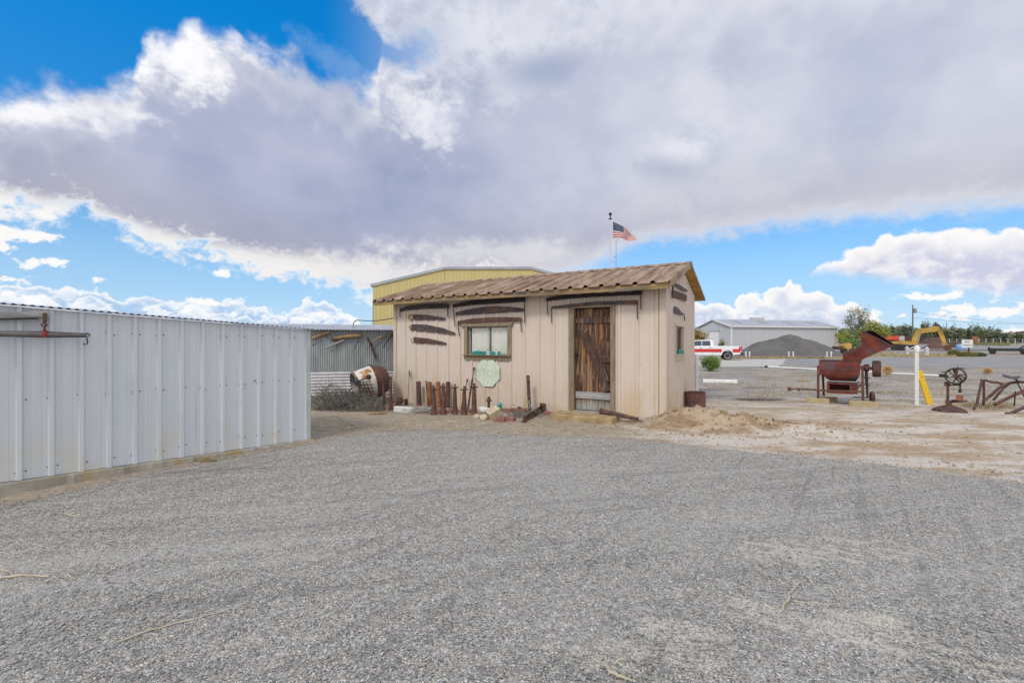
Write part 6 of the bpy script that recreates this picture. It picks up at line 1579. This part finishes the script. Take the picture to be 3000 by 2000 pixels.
def heap(name, label, cat, px0, px1, pytop, Z, d, mat, seed):
    x0, x1 = P(px0, 1003, Z).x, P(px1, 1003, Z).x; cx_ = (x0+x1)/2; gz_ = g(cx_, Z); H = tz(pytop, Z)-gz_
    o = grid_mesh(name, rng(x0, x1, 24), rng(Z-d, Z+d, 14), lambda x, y: gz_-.1+max(0, (H+.1)*(1-(abs(x-cx_)/((x1-x0)/2))**2.2)*(1-(abs(y-Z)/d)**2.2)*(1+.22*nz(x, y, 1.1, seed))), MT[mat]); return tag(o, label, cat)
heap('scrap_pile', 'reddish brown scrap heap left of the excavator bucket', 'scrap', 2712, 2768, 1006, 84, 2.0, 'rust_red', 2)
heap('debris_heap', 'dark grey debris heap under the excavator boom', 'debris', 2700, 2772, 988, 128, 3, 'rust_dark', 5)
heap('rubble_heap', 'brown slanting rubble heap left of the warning sign', 'rubble', 2788, 2824, 999, 90, 1.6, 'rust_dark', 7)
p = at(2803, 80); q = P(2812, 1009, 80); mb = MB(); mb.rock(Vector((q.x, 80, (p.z+q.z)/2)), (1.1, 1.0, q.z-p.z+.2), 3, 12, .2); tag(mb.build('tarp_bundle', MT['blue_tarp'], smooth=True, origin=Vector((q.x, 80, p.z))), 'blue tarp covered bundle beside the sign', 'tarp')
# loader left of the hopper
p = at(2475, 60); S = 60/F; root = thing('wheel_loader', 'small yellow machine with dark wheels parked right of the gravel pile', 'loader', p)
mb = MB(); mb.box(p+Vector((0, 0, .95)), (34*S*.7, 1.2, .7)); mb.box(p+Vector((.35, 0, 1.35)), (.5, 1.0, .4)); mb.build('body', MT['excavator_yellow'], root, bevel=.12)
for dx in (-.55, .55):
    mb = MB(); mb.lathe([(.2, -.15), (.42, -.13), (.45, 0), (.42, .13), (.2, .15)], p+Vector((dx, -.6, .45)), 16, (0, -1, 0)); mb.build('wheel', MT['rubber'], root, smooth=True)
mb = MB(); mb.box(p+Vector((-1.0, 0, .9)), (.5, 1.3, .45)); mb.build('bucket', MT['rust_dark'], root, bevel=.06)
# utility poles and wires
root, top = poleth('utility_pole', 'tall wooden utility pole with a transformer can behind the white post', 'utility pole', 2674, 893, 92, .15, 'pole_wood')
mb = MB(); q = P(2681, 910, 92); mb.lathe([(.25, -.45), (.28, -.4), (.28, .4), (.2, .48)], q, 14); mb.build('transformer', MT['galv'], root, smooth=True)
root2, top2 = poleth('utility_pole', 'short distant utility pole above the excavator arm', 'utility pole', 2773, 943, 190, .16, 'pole_wood')
ends = [(P(3200, 942, 150), -1.2), (P(3200, 936, 150), -.4)]
for k, (e_, s_) in enumerate(ends):
    st_ = top-Vector((0, 0, 1.4+1.2*k)); pts = []
    for i in range(25): u = i/24; q = st_.lerp(e_, u); q.z -= 1.4*sin(pi*u); pts.append(q)
    mb = MB(); mb.tube(pts, .028, 4, cap=False); tag(mb.build('power_line', MT['iron_black'], origin=st_), ('lower' if k else 'upper')+' power line running right from the tall utility pole', 'power line')
# warning sign
p = GP(2838, 1044); S = p.y/F; root = thing('parking_sign', 'white no parking sign on dark post beyond the road', 'sign', p)
mb = MB(); mb.box(p+Vector((0, 0, 25*S/1)), (.09, .09, 52*S)); mb.build('post', MT['iron_black'], root)
zc2 = tz(1006.5, p.y); xw = 33*S; zw = 23*S; xc = P(2832, 0, p.y).x
mb = MB(); mb.box((xc, p.y-.07, zc2), (xw, .03, zw)); pl_ = mb.build('panel', MT['white_paint'], root, bevel=.004)
mb = MB(); fr_ = Matrix.Translation((xc, 0, zc2+zw*.22)); text_mesh(mb, 'NO', zw*.42, fr_, p.y-.09, .004); fr_ = Matrix.Translation((xc, 0, zc2-zw*.20)); text_mesh(mb, 'PARKING', zw*.30, fr_, p.y-.09, .004); mb.build('lettering', MT['black_letter'], pl_)
# flatbed trailer at the right edge
FTR = Facing(2950); pw = at(2950, 62.0); MB.DEF = FTR.M; Zr = 62.0/FTR.c; p = FTR.M.inverted() @ pw; root = thing('flatbed_trailer', 'dark low flatbed trailer standing at the right edge beyond the road', 'trailer', pw, -FTR.a); S = Zr/F
xl, xr = FTR.P(2894, 0, Zr).x, FTR.P(3120, 0, Zr).x
mb = MB(); mb.box(((xl+xr)/2, Zr+.6, p.z+.72), (xr-xl, 2.2, .16)); mb.box(((xl+xr)/2, Zr-.45, p.z+.58), (xr-xl-.3, .12, .3)); mb.box((xl+.1, Zr+.6, p.z+.7), (.2, 2.2, .5)); mb.build('deck', MT['iron_black'], root, bevel=.02)
for xx in (xl+.45, xl+3.3, xr-3): 
    mb = MB(); mb.lathe([(.18, -.12), (.34, -.11), (.36, 0), (.34, .11), (.18, .12)], (xx, Zr-.55, p.z+.36), 16, (0, -1, 0)); mb.build('wheel', MT['rubber'], root, smooth=True)
mb = MB(); q = FTR.P(2988, 1016, Zr); mb.beam(FTR.P(2970, 1028, Zr), FTR.P(3000, 1014, Zr), .12, .12); mb.beam(FTR.P(2992, 1028, Zr), FTR.P(2998, 1010, Zr), .1, .1); mb.build('winch_frame', MT['iron_black'], root)
mb = MB(); mb.box(FTR.P(2985, 1010.5, Zr+.4)+Vector((.6, 0, 0)), (2.4, 1.0, .10)); mb.build('plank_load', MT['wood_timber'], root)
MB.DEF = None
# rail fence
Zn = 122.0
fa, fb_ = at(2760, Zn), at(3060, Zn); root = thing('rail_fence', 'long pale rail fence before the distant tree line', 'fence', fa)
mb = MB()
for hh in (1.35, .75): mb.tube([fa.lerp(fb_, i/12)+Vector((0, 0, hh)) for i in range(13)], .03, 6)
mb.build('rail', MT['galv'], root)
for i in range(15):
    q = fa.lerp(fb_, i/14); mb = MB(); mb.box(q+Vector((0, 0, .72)), (.11, .11, 1.5)); mb.build('fence_post', MT['plastic_pale'], root)
# house at the right edge
FHO = Facing(3020); pw = at(3010, 140); MB.DEF = FHO.M; Zk = 140/FHO.c; p = FHO.M.inverted() @ pw; root = thing('distant_house', 'low pale house with wide dark roof at the far right edge', 'house', pw, -FHO.a)
xl, xr = FHO.P(2986, 0, Zk).x, FHO.P(3080, 0, Zk).x; zt2 = tz(974, 140)
mb = MB(); mb.box(((xl+xr)/2+.8, Zk+4, (p.z+zt2)/2), (xr-xl-1.0, 7, zt2-p.z)); mb.build('wall', MT['white_metal'], root)
mb = MB(); mb.prism([(xl-.8, zt2), (xr+.8, zt2), (xr+.8, zt2+.25), ((xl+xr)/2, zt2+.9), (xl-.8, zt2+.25)], Zk-.5, Zk+8.5); mb.build('roof', MT['rust_dark'], root)
mb = MB(); mb.box((xl+1.6, Zk+.46, zt2-.9), (.9, .06, 1.0)); mb.build('window', MT['dark_glass'], root)
MB.DEF = None
p = at(2856, 118); mb = MB(); mb.rock(p+Vector((0, 0, 1.0)), (1.3, 1.2, 2.3), 4, 10, .3); tag(mb.build('rusty_tank', MT['rust_orange'], smooth=True, origin=p), 'rust orange upright tank standing in front of the tree line', 'tank')

# ------------------------------------------------------------------ loose twigs on the gravel
tw = [([(-60, 1708), (60, 1697), (140, 1702)], .010, 'pale stick lying at the left edge of the gravel'), ([(-10, 1675), (25, 1682), (45, 1700)], .005, 'thin pale curl of twig at the left edge of gravel'), ([(195, 1690), (208, 1700), (225, 1705)], .006, 'short curved twig right of the pale stick at left'), ([(338, 1895), (450, 1855), (560, 1825), (660, 1800)], .006, 'long thin straw coloured stick on the left gravel'), ([(2292, 1798), (2310, 1760), (2330, 1732)], .010, 'dark stout twig lying upright in the right gravel'), ([(2432, 1733), (2455, 1758), (2490, 1776)], .006, 'white curved twig on the right gravel'), ([(2325, 1771), (2400, 1778), (2480, 1780)], .004, 'thin brown stem between two twigs on the right gravel'), ([(1772, 1958), (1790, 1985), (1832, 2000), (1850, 2010)], .010, 'curved pale root at the bottom edge of the gravel'), ([(1800, 1958), (1815, 1946), (1826, 1942)], .006, 'tiny bent twig beside the curved pale root'), ([(190, 1511), (215, 1518), (236, 1524)], .007, 'yellow straw lying near the white shed foundation'), ([(612, 1515), (628, 1520), (626, 1532)], .004, 'small white curl of bark in the middle left gravel'), ([(1000, 1232), (1040, 1250), (1080, 1268)], .008, 'long pale straw stem on the earth before the white shed corner'), ([(1010, 1262), (1050, 1250), (1090, 1262)], .006, 'crooked straw stem on the earth beside the gravel edge'), ([(1080, 1712), (1130, 1702), (1160, 1690)], .004, 'faint thin stem in the middle gravel')]
for pts, r, lab in tw:
    q = [GP(*a) for a in pts]
    fine = []
    for a, b in zip(q, q[1:]):
        for i in range(4): v = a.lerp(b, i/4); fine.append(v)
    fine.append(q[-1]); fine = [v+Vector((rnd.gauss(0, r*.5), rnd.gauss(0, r*.5), .018+r*1.1)) for v in fine]
    mb = MB(); mb.tube(fine, [r*(1-.6*i/len(fine)) for i in range(len(fine))], 6); tag(mb.build('twig', MT['twig'], smooth=True, origin=q[0]), lab, 'twig')
tuft('straw_tuft', 'small clump of dry yellow grass at the white shed foundation', 'grass tuft', GP(608, 1352), .10, .05, .13, 220, 'straw', .003)
tuft('straw_tuft', 'tiny dry grass sprig at the near foundation of the white shed', 'grass tuft', GP(240, 1440), .03, .02, .09, 30, 'straw', .003)
# ------------------------------------------------------------------ loose stones and litter
def scatter(name, n, fpos, smin, smax, mat, kind, flat=.6, sides=None):
    vs = []; fs = []
    base_v = [Vector((1, 0, 0)), Vector((0, 1, 0)), Vector((-1, 0, 0)), Vector((0, -1, 0)), Vector((0, 0, 1)), Vector((0, 0, -1))]
    base_f = [(0, 1, 4), (1, 2, 4), (2, 3, 4), (3, 0, 4), (1, 0, 5), (2, 1, 5), (3, 2, 5), (0, 3, 5)]
    for k in range(n):
        q = fpos()
        if q is None: continue
        s = smin+(smax-smin)*rnd.random()**3; R = Matrix.Rotation(rnd.random()*6.28, 3, 'Z') @ Matrix.Rotation(rnd.gauss(0, .5), 3, 'X')
        o = len(vs); sc = Vector((s*rnd.uniform(.7, 1.2), s*rnd.uniform(.6, 1.1), s*flat*rnd.uniform(.6, 1.1)))
        for b in base_v: v = R @ Vector((b.x*sc.x, b.y*sc.y, b.z*sc.z)); vs.append((q.x+v.x, q.y+v.y, q.z+v.z))
        fs += [tuple(i+o for i in f) for f in base_f]
    me = bpy.data.meshes.new(name); me.from_pydata(vs, [], fs); me.materials.append(MT[mat]); o = bpy.data.objects.new(name, me); COL.objects.link(o); return tag(o, kind[0], kind[1], kind='stuff')
def lot():
    py = 1270+730*rnd.random()**.8; px = rnd.uniform(-20, 3020); q = Vector(((px-CX)/F*EYE*F/(py-HY), EYE*F/(py-HY), 0))
    # inside the lot?
    for (a, b) in zip(edge_px, edge_px[1:]):
        if a[0] <= px <= b[0]:
            ey = a[1]+(b[1]-a[1])*(px-a[0])/(b[0]-a[0])
            if py < ey-14*rnd.random()**2: return None
            if py < ey+5: q.z = g(q.x, q.y)+.004; return q
    q.z = g(q.x, q.y)+.020; return q
def lot_edge():
    i = rnd.randrange(len(edge_px)-1); a, b = edge_px[i], edge_px[i+1]; u = rnd.random(); px = a[0]+(b[0]-a[0])*u; py = a[1]+(b[1]-a[1])*u-abs(rnd.gauss(0, 9))+4
    q = GP(px, py); q.z += .004; return q
scatter('edge_gravel', 4500, lot_edge, .005, .014, 'pebble', ('loose stones spilled over the edge of the gravel lot', 'gravel'))
scatter('loose_gravel', 26000, lot, .0035, .015, 'pebble', ('loose crushed stones lying on the gravel lot', 'gravel'))
def dirt():
    py = 1130+290*rnd.random(); px = rnd.uniform(900, 3020)
    for (a, b) in zip(edge_px, edge_px[1:]):
        if a[0] <= px <= b[0]:
            ey = a[1]+(b[1]-a[1])*(px-a[0])/(b[0]-a[0])
            if py > ey: return None
    q = GP(px, py); l = MSi @ q
    if -.1 < l.x < LEN+.1 and -.05 < l.y < DEP+.1: return None
    q.z += .003; return q
def heapc():
    a = rnd.gauss(4.3, 1.1); b = rnd.gauss(8.7, .45); q = Vector((a, b, g(a, b)+.004)); l = MSi @ q
    return None if (l.x < LEN+.1 and l.y > -.05) else q
scatter('mound_clods', 1000, heapc, .006, .042, 'clod_dark', ('clods of loose tan earth on the low mound', 'clods'), .7)
scatter('loose_clods', 5000, dirt, .006, .035, 'clod', ('loose clods and pebbles strewn over the bare earth', 'clods'), .55)
mb = MB()
for k in range(1800):
    px = rnd.uniform(905, 1900); py = rnd.uniform(1195, 1275); q = GP(px, py); l = MSi @ q
    ey = 1262 if px < 1400 else 1262+(px-1400)*.055
    if py > ey or l.y > -.1: continue
    d = Vector((rnd.gauss(0, 1), rnd.gauss(0, 1), 0)).normalized()*rnd.uniform(.03, .14); w = Vector((-d.y, d.x, 0)).normalized()*rnd.uniform(.002, .005); z_ = Vector((0, 0, rnd.uniform(.006, .02)))
    mb.add([q+z_-d-w, q+z_-d+w, q+z_+d+w, q+z_+d-w], [(0, 1, 2, 3)])
tag(mb.build('straw_litter', MT['straw']), 'scattered straw and stem litter on the earth before the shed', 'litter', kind='stuff')
mb = MB()
for k in range(5200):
    px = rnd.uniform(2060, 3010); py = rnd.uniform(1078, 1180); q = GP(px, py)
    if nz(q.x, q.y, .45, 3) < .0: continue
    for j in range(3):
        d = Vector((rnd.uniform(-1, 1), rnd.uniform(-.5, .5), 0)).normalized()*.006; e_ = q+Vector((rnd.gauss(0, .05), rnd.gauss(0, .05), rnd.uniform(.02, .10))); mb.add([q-d, q+d, e_], [(0, 1, 2)])
tag(mb.build('dry_grass', MT['straw']), 'sparse dry grass stubble on the yard right of the shed', 'grass', kind='stuff')

# ------------------------------------------------------------------ sky
w = bpy.data.worlds.new('World'); scene.world = w; w.use_nodes = True
t = NT(w.node_tree); bg = w.node_tree.nodes['Background']
SUN_DIR = Vector((-.35, -.60, .72)).normalized()
sky = t.n('ShaderNodeTexSky'); sky.sky_type = 'NISHITA'; sky.sun_disc = False
sky.sun_elevation = math.asin(SUN_DIR.z); sky.sun_rotation = atan2(SUN_DIR.x, SUN_DIR.y)
sky.air_density = 1.0; sky.dust_density = .6; sky.ozone_density = 2.0; sky.altitude = 1500
gen = t.n('ShaderNodeTexCoord').outputs['Generated']
nrm_ = t.n('ShaderNodeVectorMath', operation='NORMALIZE'); t.put(nrm_.inputs[0], gen); D = nrm_.outputs[0]
sx = t.n('ShaderNodeSeparateXYZ'); t.put(sx.inputs[0], D); X, Y, Z_ = sx.outputs
AZ = t.m('ARCTAN2', X, Y); EL = t.m('ARCSINE', Z_)
A0 = .95
def ae(px, py): u = (px-CX)/F; return math.atan(u), math.atan2((HY-py)/F, sqrt(1+u*u))
AN = t.lin(-A0, A0, AZ)
def curve(pts):
    nd = t.n('ShaderNodeFloatCurve'); c = nd.mapping.curves[0]; pp_ = []
    for px, py in pts: a, e = ae(px, py); pp_.append(((a+A0)/(2*A0), e/.8))
    pp_.sort(); c.points[0].location = pp_[0]; c.points[1].location = pp_[-1]
    for q in pp_[1:-1]: c.points.new(*q)
    for q in c.points: q.handle_type = 'AUTO_CLAMPED'
    nd.mapping.update(); t.put(nd.inputs['Value'], AN)
    return t.m('MULTIPLY', nd.outputs[0], .8)
n_big = t.m('SUBTRACT', t.noise(t.mapping(D, (1, 1, 1.4)), 5.0, 3, .5), .5)
n_puff = t.m('SUBTRACT', t.noise(D, 13, 9, .58, .25), .5)
n_fine = t.m('SUBTRACT', t.noise(t.mapping(D, (1, 1, 1.5)), 34, 8, .62, .3), .5)
bb_ = t.n('ShaderNodeTexVoronoi'); bb_.feature = 'SMOOTH_F1'; wv_ = t.n('ShaderNodeVectorMath', operation='ADD'); t.put(wv_.inputs[0], D)
nv = t.n('ShaderNodeTexNoise'); t.put(nv.inputs['Vector'], D); nv.inputs['Scale'].default_value = 20; nv.inputs['Detail'].default_value = 5
nvs = t.n('ShaderNodeVectorMath', operation='SCALE'); t.t.links.new(nv.outputs['Color'], nvs.inputs[0]); nvs.inputs['Scale'].default_value = .05; t.t.links.new(nvs.outputs[0], wv_.inputs[1])
t.put(bb_.inputs['Vector'], wv_.outputs[0]); bb_.inputs['Scale'].default_value = 24; bb_.inputs['Smoothness'].default_value = .35
n_lump = t.m('SUBTRACT', .42, bb_.outputs['Distance'])    # rounded cauliflower heads
def mul(a, b): return t.m('MULTIPLY', a, b)
def add(a, b): return t.m('ADD', a, b)
def sub(a, b): return t.m('SUBTRACT', a, b)
def blob(px, py, rx, ry, rot=0, nzk=1.0, fk=.5):
    """soft elliptical patch of the sky, its rim broken by cloud noise"""
    a, e = ae(px, py); k = 1/sqrt(1+((px-CX)/F)**2)
    da, de = sub(AZ, a), sub(EL, e); c_, s_ = cos(rot), sin(rot)
    p_ = add(mul(da, c_), mul(de, s_)); q_ = sub(mul(de, c_), mul(da, s_))
    r2 = add(t.m('POWER', t.m('DIVIDE', p_, rx/F*k), 2), t.m('POWER', t.m('DIVIDE', q_, ry/F*k), 2))
    v = sub(1, t.m('SQRT', r2))
    return add(v, add(mul(n_puff, 1.6*nzk), mul(n_fine, fk*nzk)))
# blue behind
blue_lo, blue_hi = (.36, .64, .94), (.006, .235, .72)
skyc = t.mix(1.0, sky.outputs[0], (.10, .10, .10), 'MULTIPLY')
hs = t.n('ShaderNodeHueSaturation'); hs.inputs['Saturation'].default_value = 1.25; hs.inputs['Value'].default_value = 1.0; t.put(hs.inputs['Color'], skyc); skyc = hs.outputs[0]
skyc = t.mix(1.0, skyc, t.mix(t.lin(.02, .55, EL), (1.35, 1.12, 1.18), (.10, 2.05, 2.45)), 'MULTIPLY')
# main cloud deck: between an upper and a lower outline
upper = curve([(-150, 270), (0, 262), (90, 232), (150, 226), (230, 222), (300, 222), (380, 232), (410, 150), (440, 96), (520, 62), (590, 58), (700, 78), (770, 112), (815, 150), (900, 168), (980, 205), (1060, 240), (1095, 236), (1112, 160), (1122, 20), (1135, -200), (3200, -400)])
lower = curve([(-150, 600), (0, 650), (120, 655), (220, 640), (330, 690), (440, 742), (600, 768), (720, 800), (850, 822), (1000, 850), (1100, 870), (1300, 830), (1700, 800), (1830, 742), (2000, 712), (2150, 698), (2300, 676), (2500, 655), (2750, 640), (3000, 618), (3200, 600)])
dU = sub(upper, EL); dL = sub(EL, lower)
eU = add(dU, add(mul(n_puff, .075), add(mul(n_fine, .035), mul(n_lump, .045))))
lowl = t.ss(-.1, .12, AZ)   # ragged at left, smooth at right
ragg = t.lin(0, 1, lowl, 1.0, .35)
eL = add(dL, mul(ragg, add(mul(n_puff, .10), mul(n_fine, .15))))
dens = mul(t.ss(-.012, .040, eU), t.ss(-.012, .034, eL))
# overhanging piece at the top edge
pocket = blob(1150, 112, 120, 78, -.35, 1.0, .8); dens = mul(dens, sub(1, mul(t.ss(.0, .45, pocket), .9)))
ov = blob(1120, -30, 190, 95, -.45, .8); densO = t.ss(.0, .30, ov); dens = t.m('MAXIMUM', dens, mul(densO, .95))
# colours of the deck
shade = add(mul(n_big, 1.3), mul(n_puff, .5))
right = t.ss(-.25, .45, AZ)
g_dark = t.mix(right, (.335, .385, .56), (.50, .54, .69)); g_lite = t.mix(right, (.50, .53, .68), (.70, .72, .81))
deck = t.mix(t.lin(-.28, .30, shade), g_dark, g_lite)
deck = t.mix(mul(t.ss(.18, .02, dL), .6), deck, t.mix(right, (.43, .42, .49), (.50, .50, .58)))   # greyer towards the base
deck = t.mix(mul(t.ss(.40, .62, EL), mul(right, .35)), deck, (.56, .58, .70))
white = (.98, .98, 1.0)
rimU = t.ss(.115, .012, add(eU, mul(n_lump, .06)))
leftish = t.ss(-.30, -.62, AZ)
deck = t.mix(mul(rimU, .28), deck, white)
rimL = mul(t.ss(.055, .006, eL), t.lin(0, 1, lowl, 1.0, .45)); deck = t.mix(rimL, deck, (1.0, .985, .96))
# bright patches
def patch(c, px, py, rx, ry, amt, col=white, rot=0, lo=-.18, hi=.95, nk=1.4, fk=1.1):
    return t.mix(mul(t.ss(lo, hi, blob(px, py, rx, ry, rot, nk, fk)), amt), c, col)
deck = patch(deck, 110, 315, 250, 85, .95, rot=.25, fk=1.2)
deck = patch(deck, 500, 155, 150, 105, 1.0, rot=.1, hi=.7, fk=1.2)
deck = patch(deck, 710, 115, 130, 50, .85, rot=-.3, fk=1.2)
deck = patch(deck, 1190, 280, 170, 100, .75, rot=-.9, fk=1.2)
deck = patch(deck, 1300, 110, 380, 150, .6, (.80, .83, .90), -.15)
deck = patch(deck, 1560, 60, 330, 110, .6, (.80, .82, .88))
deck = patch(deck, 1600, 205, 150, 45, .75, (.33, .40, .58), .05)
deck = patch(deck, 1230, 130, 110, 50, .45, (.16, .36, .66), .3, fk=1.5)
deck = patch(deck, 1280, 360, 120, 75, .6, (.82, .84, .92), .4)
deck = patch(deck, 2060, 300, 150, 110, .65, (.74, .76, .83), -.3)
deck = patch(deck, 2010, 440, 110, 55, .8, (.82, .84, .90), -.2)
deck = patch(deck, 1950, 500, 150, 45, .6, (.40, .44, .58), -.25)
deck = patch(deck, 2100, 545, 300, 110, .5, (.66, .67, .74))
deck = patch(deck, 40, 610, 190, 60, .8, (1.0, .99, .97), -.2, fk=1.6)
deck = patch(deck, 420, 690, 260, 40, .65, (1.0, .985, .95), -.22, fk=1.6)
deck = patch(deck, 760, 765, 220, 45, .6, (1.0, .98, .94), -.15, fk=1.6)
deck = patch(deck, 1050, 790, 330, 60, .8, (.93, .90, .88), -.05, fk=1.2)
deck = patch(deck, 1450, 735, 330, 45, .55, (.88, .87, .87))
# lower sky: paler towards the horizon
hz = t.ss(.36, .0, EL)
skyc = t.mix(mul(hz, .85), skyc, (.42, .68, .94))
hz2 = t.ss(.10, .0, EL); skyc = t.mix(mul(hz2, .7), skyc, (.60, .80, .96))
# thin veil under the deck in the middle
veil = mul(t.ss(.34, .0, t.m('ABSOLUTE', add(AZ, .06))), t.ss(.02, .14, EL)); col = t.mix(mul(veil, .55), skyc, (.86, .86, .90))
# far low cumulus left and right
def bank(col, pts_top, pts_bot, rim, body, ntop=.035, amt=1.0, rimw=.022, lump=.04, lit=None):
    tp, bt_ = curve(pts_top), curve(pts_bot)
    e1 = add(sub(tp, EL), add(mul(n_fine, ntop), mul(n_lump, lump))); e1 = add(e1, mul(n_puff, ntop*1.2)); e2 = add(sub(EL, bt_), mul(n_fine, .03))
    d_ = mul(mul(t.ss(-.001, .006, e1), t.ss(-.01, .02, e2)), amt)
    bc = t.mix(t.ss(-.10, .22, add(n_fine, mul(n_puff, .8))), body, lit or tuple(min(1, b*1.25) for b in body))
    bc = t.mix(t.ss(rimw, .003, e1), bc, rim)
    return t.mix(d_, col, bc)
low = [(-150, 1040), (3200, 1040)]
off_ = 1200
col = bank(col, [(-150, 828), (0, 836), (200, 842), (400, 858), (560, 878), (700, 872), (850, 905), (930, 880), (1010, 930), (1090, 960), (1200, 1080), (3200, 1100)], low, (1.0, 1.0, 1.0), (.42, .60, .86), .05, .92, .014, .03, (.96, .98, 1.0))
col = bank(col, [(-150, 868), (0, 872), (120, 885), (260, 868), (400, 905), (520, 900), (640, 918), (760, 905), (880, 935), (960, 925), (1090, 975), (1200, 1080), (3200, 1100)], low, (1.0, 1.0, 1.0), (.50, .66, .88), .05, .9, .012, .03, (.98, .99, 1.0))
col = bank(col, [(-150, 1100), (1900, 1080), (1960, 960), (2010, 905), (2060, 872), (2120, 885), (2200, 862), (2290, 846), (2400, 850), (2440, 880), (2500, 882), (2560, 905), (2600, 950), (2660, 1000), (3200, 1100)], low, (.99, .98, .97), (.60, .67, .83), .03, 1.0, .035, .05, (.90, .92, .96))
col = bank(col, [(-150, 1100), (2300, 900), (2370, 790), (2440, 752), (2520, 722), (2620, 688), (2680, 668), (2760, 680), (2900, 672), (3000, 668), (3200, 660)], [(-150, 760), (2300, 795), (2450, 806), (2600, 826), (2750, 842), (2850, 858), (3000, 868), (3200, 880)], (1.0, .98, .97), (.60, .62, .78), .03, 1.0, .04, .022, (.86, .85, .90))
def puff(col, px, py, rx, ry, c_=(.99, .98, .97), amt=.95): return t.mix(mul(t.ss(.02, .75, blob(px, py, rx*1.15, ry*1.2, 0, 1.6, 4.0)), amt), col, c_)
for (px, py, rx, ry) in ((50, 690, 95, 18), (82, 780, 26, 18), (165, 772, 22, 12), (10, 725, 30, 12), (20, 820, 60, 16), (285, 815, 22, 10), (650, 800, 25, 10), (900, 800, 30, 10), (2890, 915, 110, 22), (2960, 940, 40, 14), (2740, 870, 60, 8), (620, 885, 60, 8), (540, 135, 20, 14), (2990, 975, 60, 14)): col = puff(col, px, py, rx, ry)
# soft veil at the right of the upper blue wedge and left of the white crest
col = t.mix(mul(t.ss(.0, .9, blob(1000, 205, 190, 50, -.42, 1.2, 1.2)), .28), col, (.40, .55, .80))
col = t.mix(dens, col, deck)
# behind the camera: bright broken overcast
back = t.ss(.30, -.20, Y)
bc = t.mix(t.lin(-.25, .25, add(n_big, mul(n_puff, .5))), (.80, .86, 1.0), (1.35, 1.30, 1.22))
col = t.mix(back, col, bc)
up_ = t.ss(.72, .95, EL); col = t.mix(up_, col, (.95, .97, 1.04))
t.put(bg.inputs['Color'], col); bg.inputs['Strength'].default_value = 1.0
try: w.cycles.sampling_method = 'MANUAL'; w.cycles.sample_map_resolution = 1024
except Exception: pass

sun_d = bpy.data.lights.new('sun', 'SUN'); sun_d.energy = 1.5; sun_d.angle = radians(11); sun_d.color = (1, .95, .88)
sun = bpy.data.objects.new('sun', sun_d); COL.objects.link(sun); sun.rotation_euler = SUN_DIR.to_track_quat('Z', 'Y').to_euler()

scene.view_settings.view_transform = 'Standard'; scene.view_settings.look = 'None'
scene.view_settings.exposure = 0; scene.view_settings.gamma = 1
scene.cycles.max_bounces = 6; scene.cycles.use_denoising = True; scene.cycles.denoising_prefilter = 'NONE'
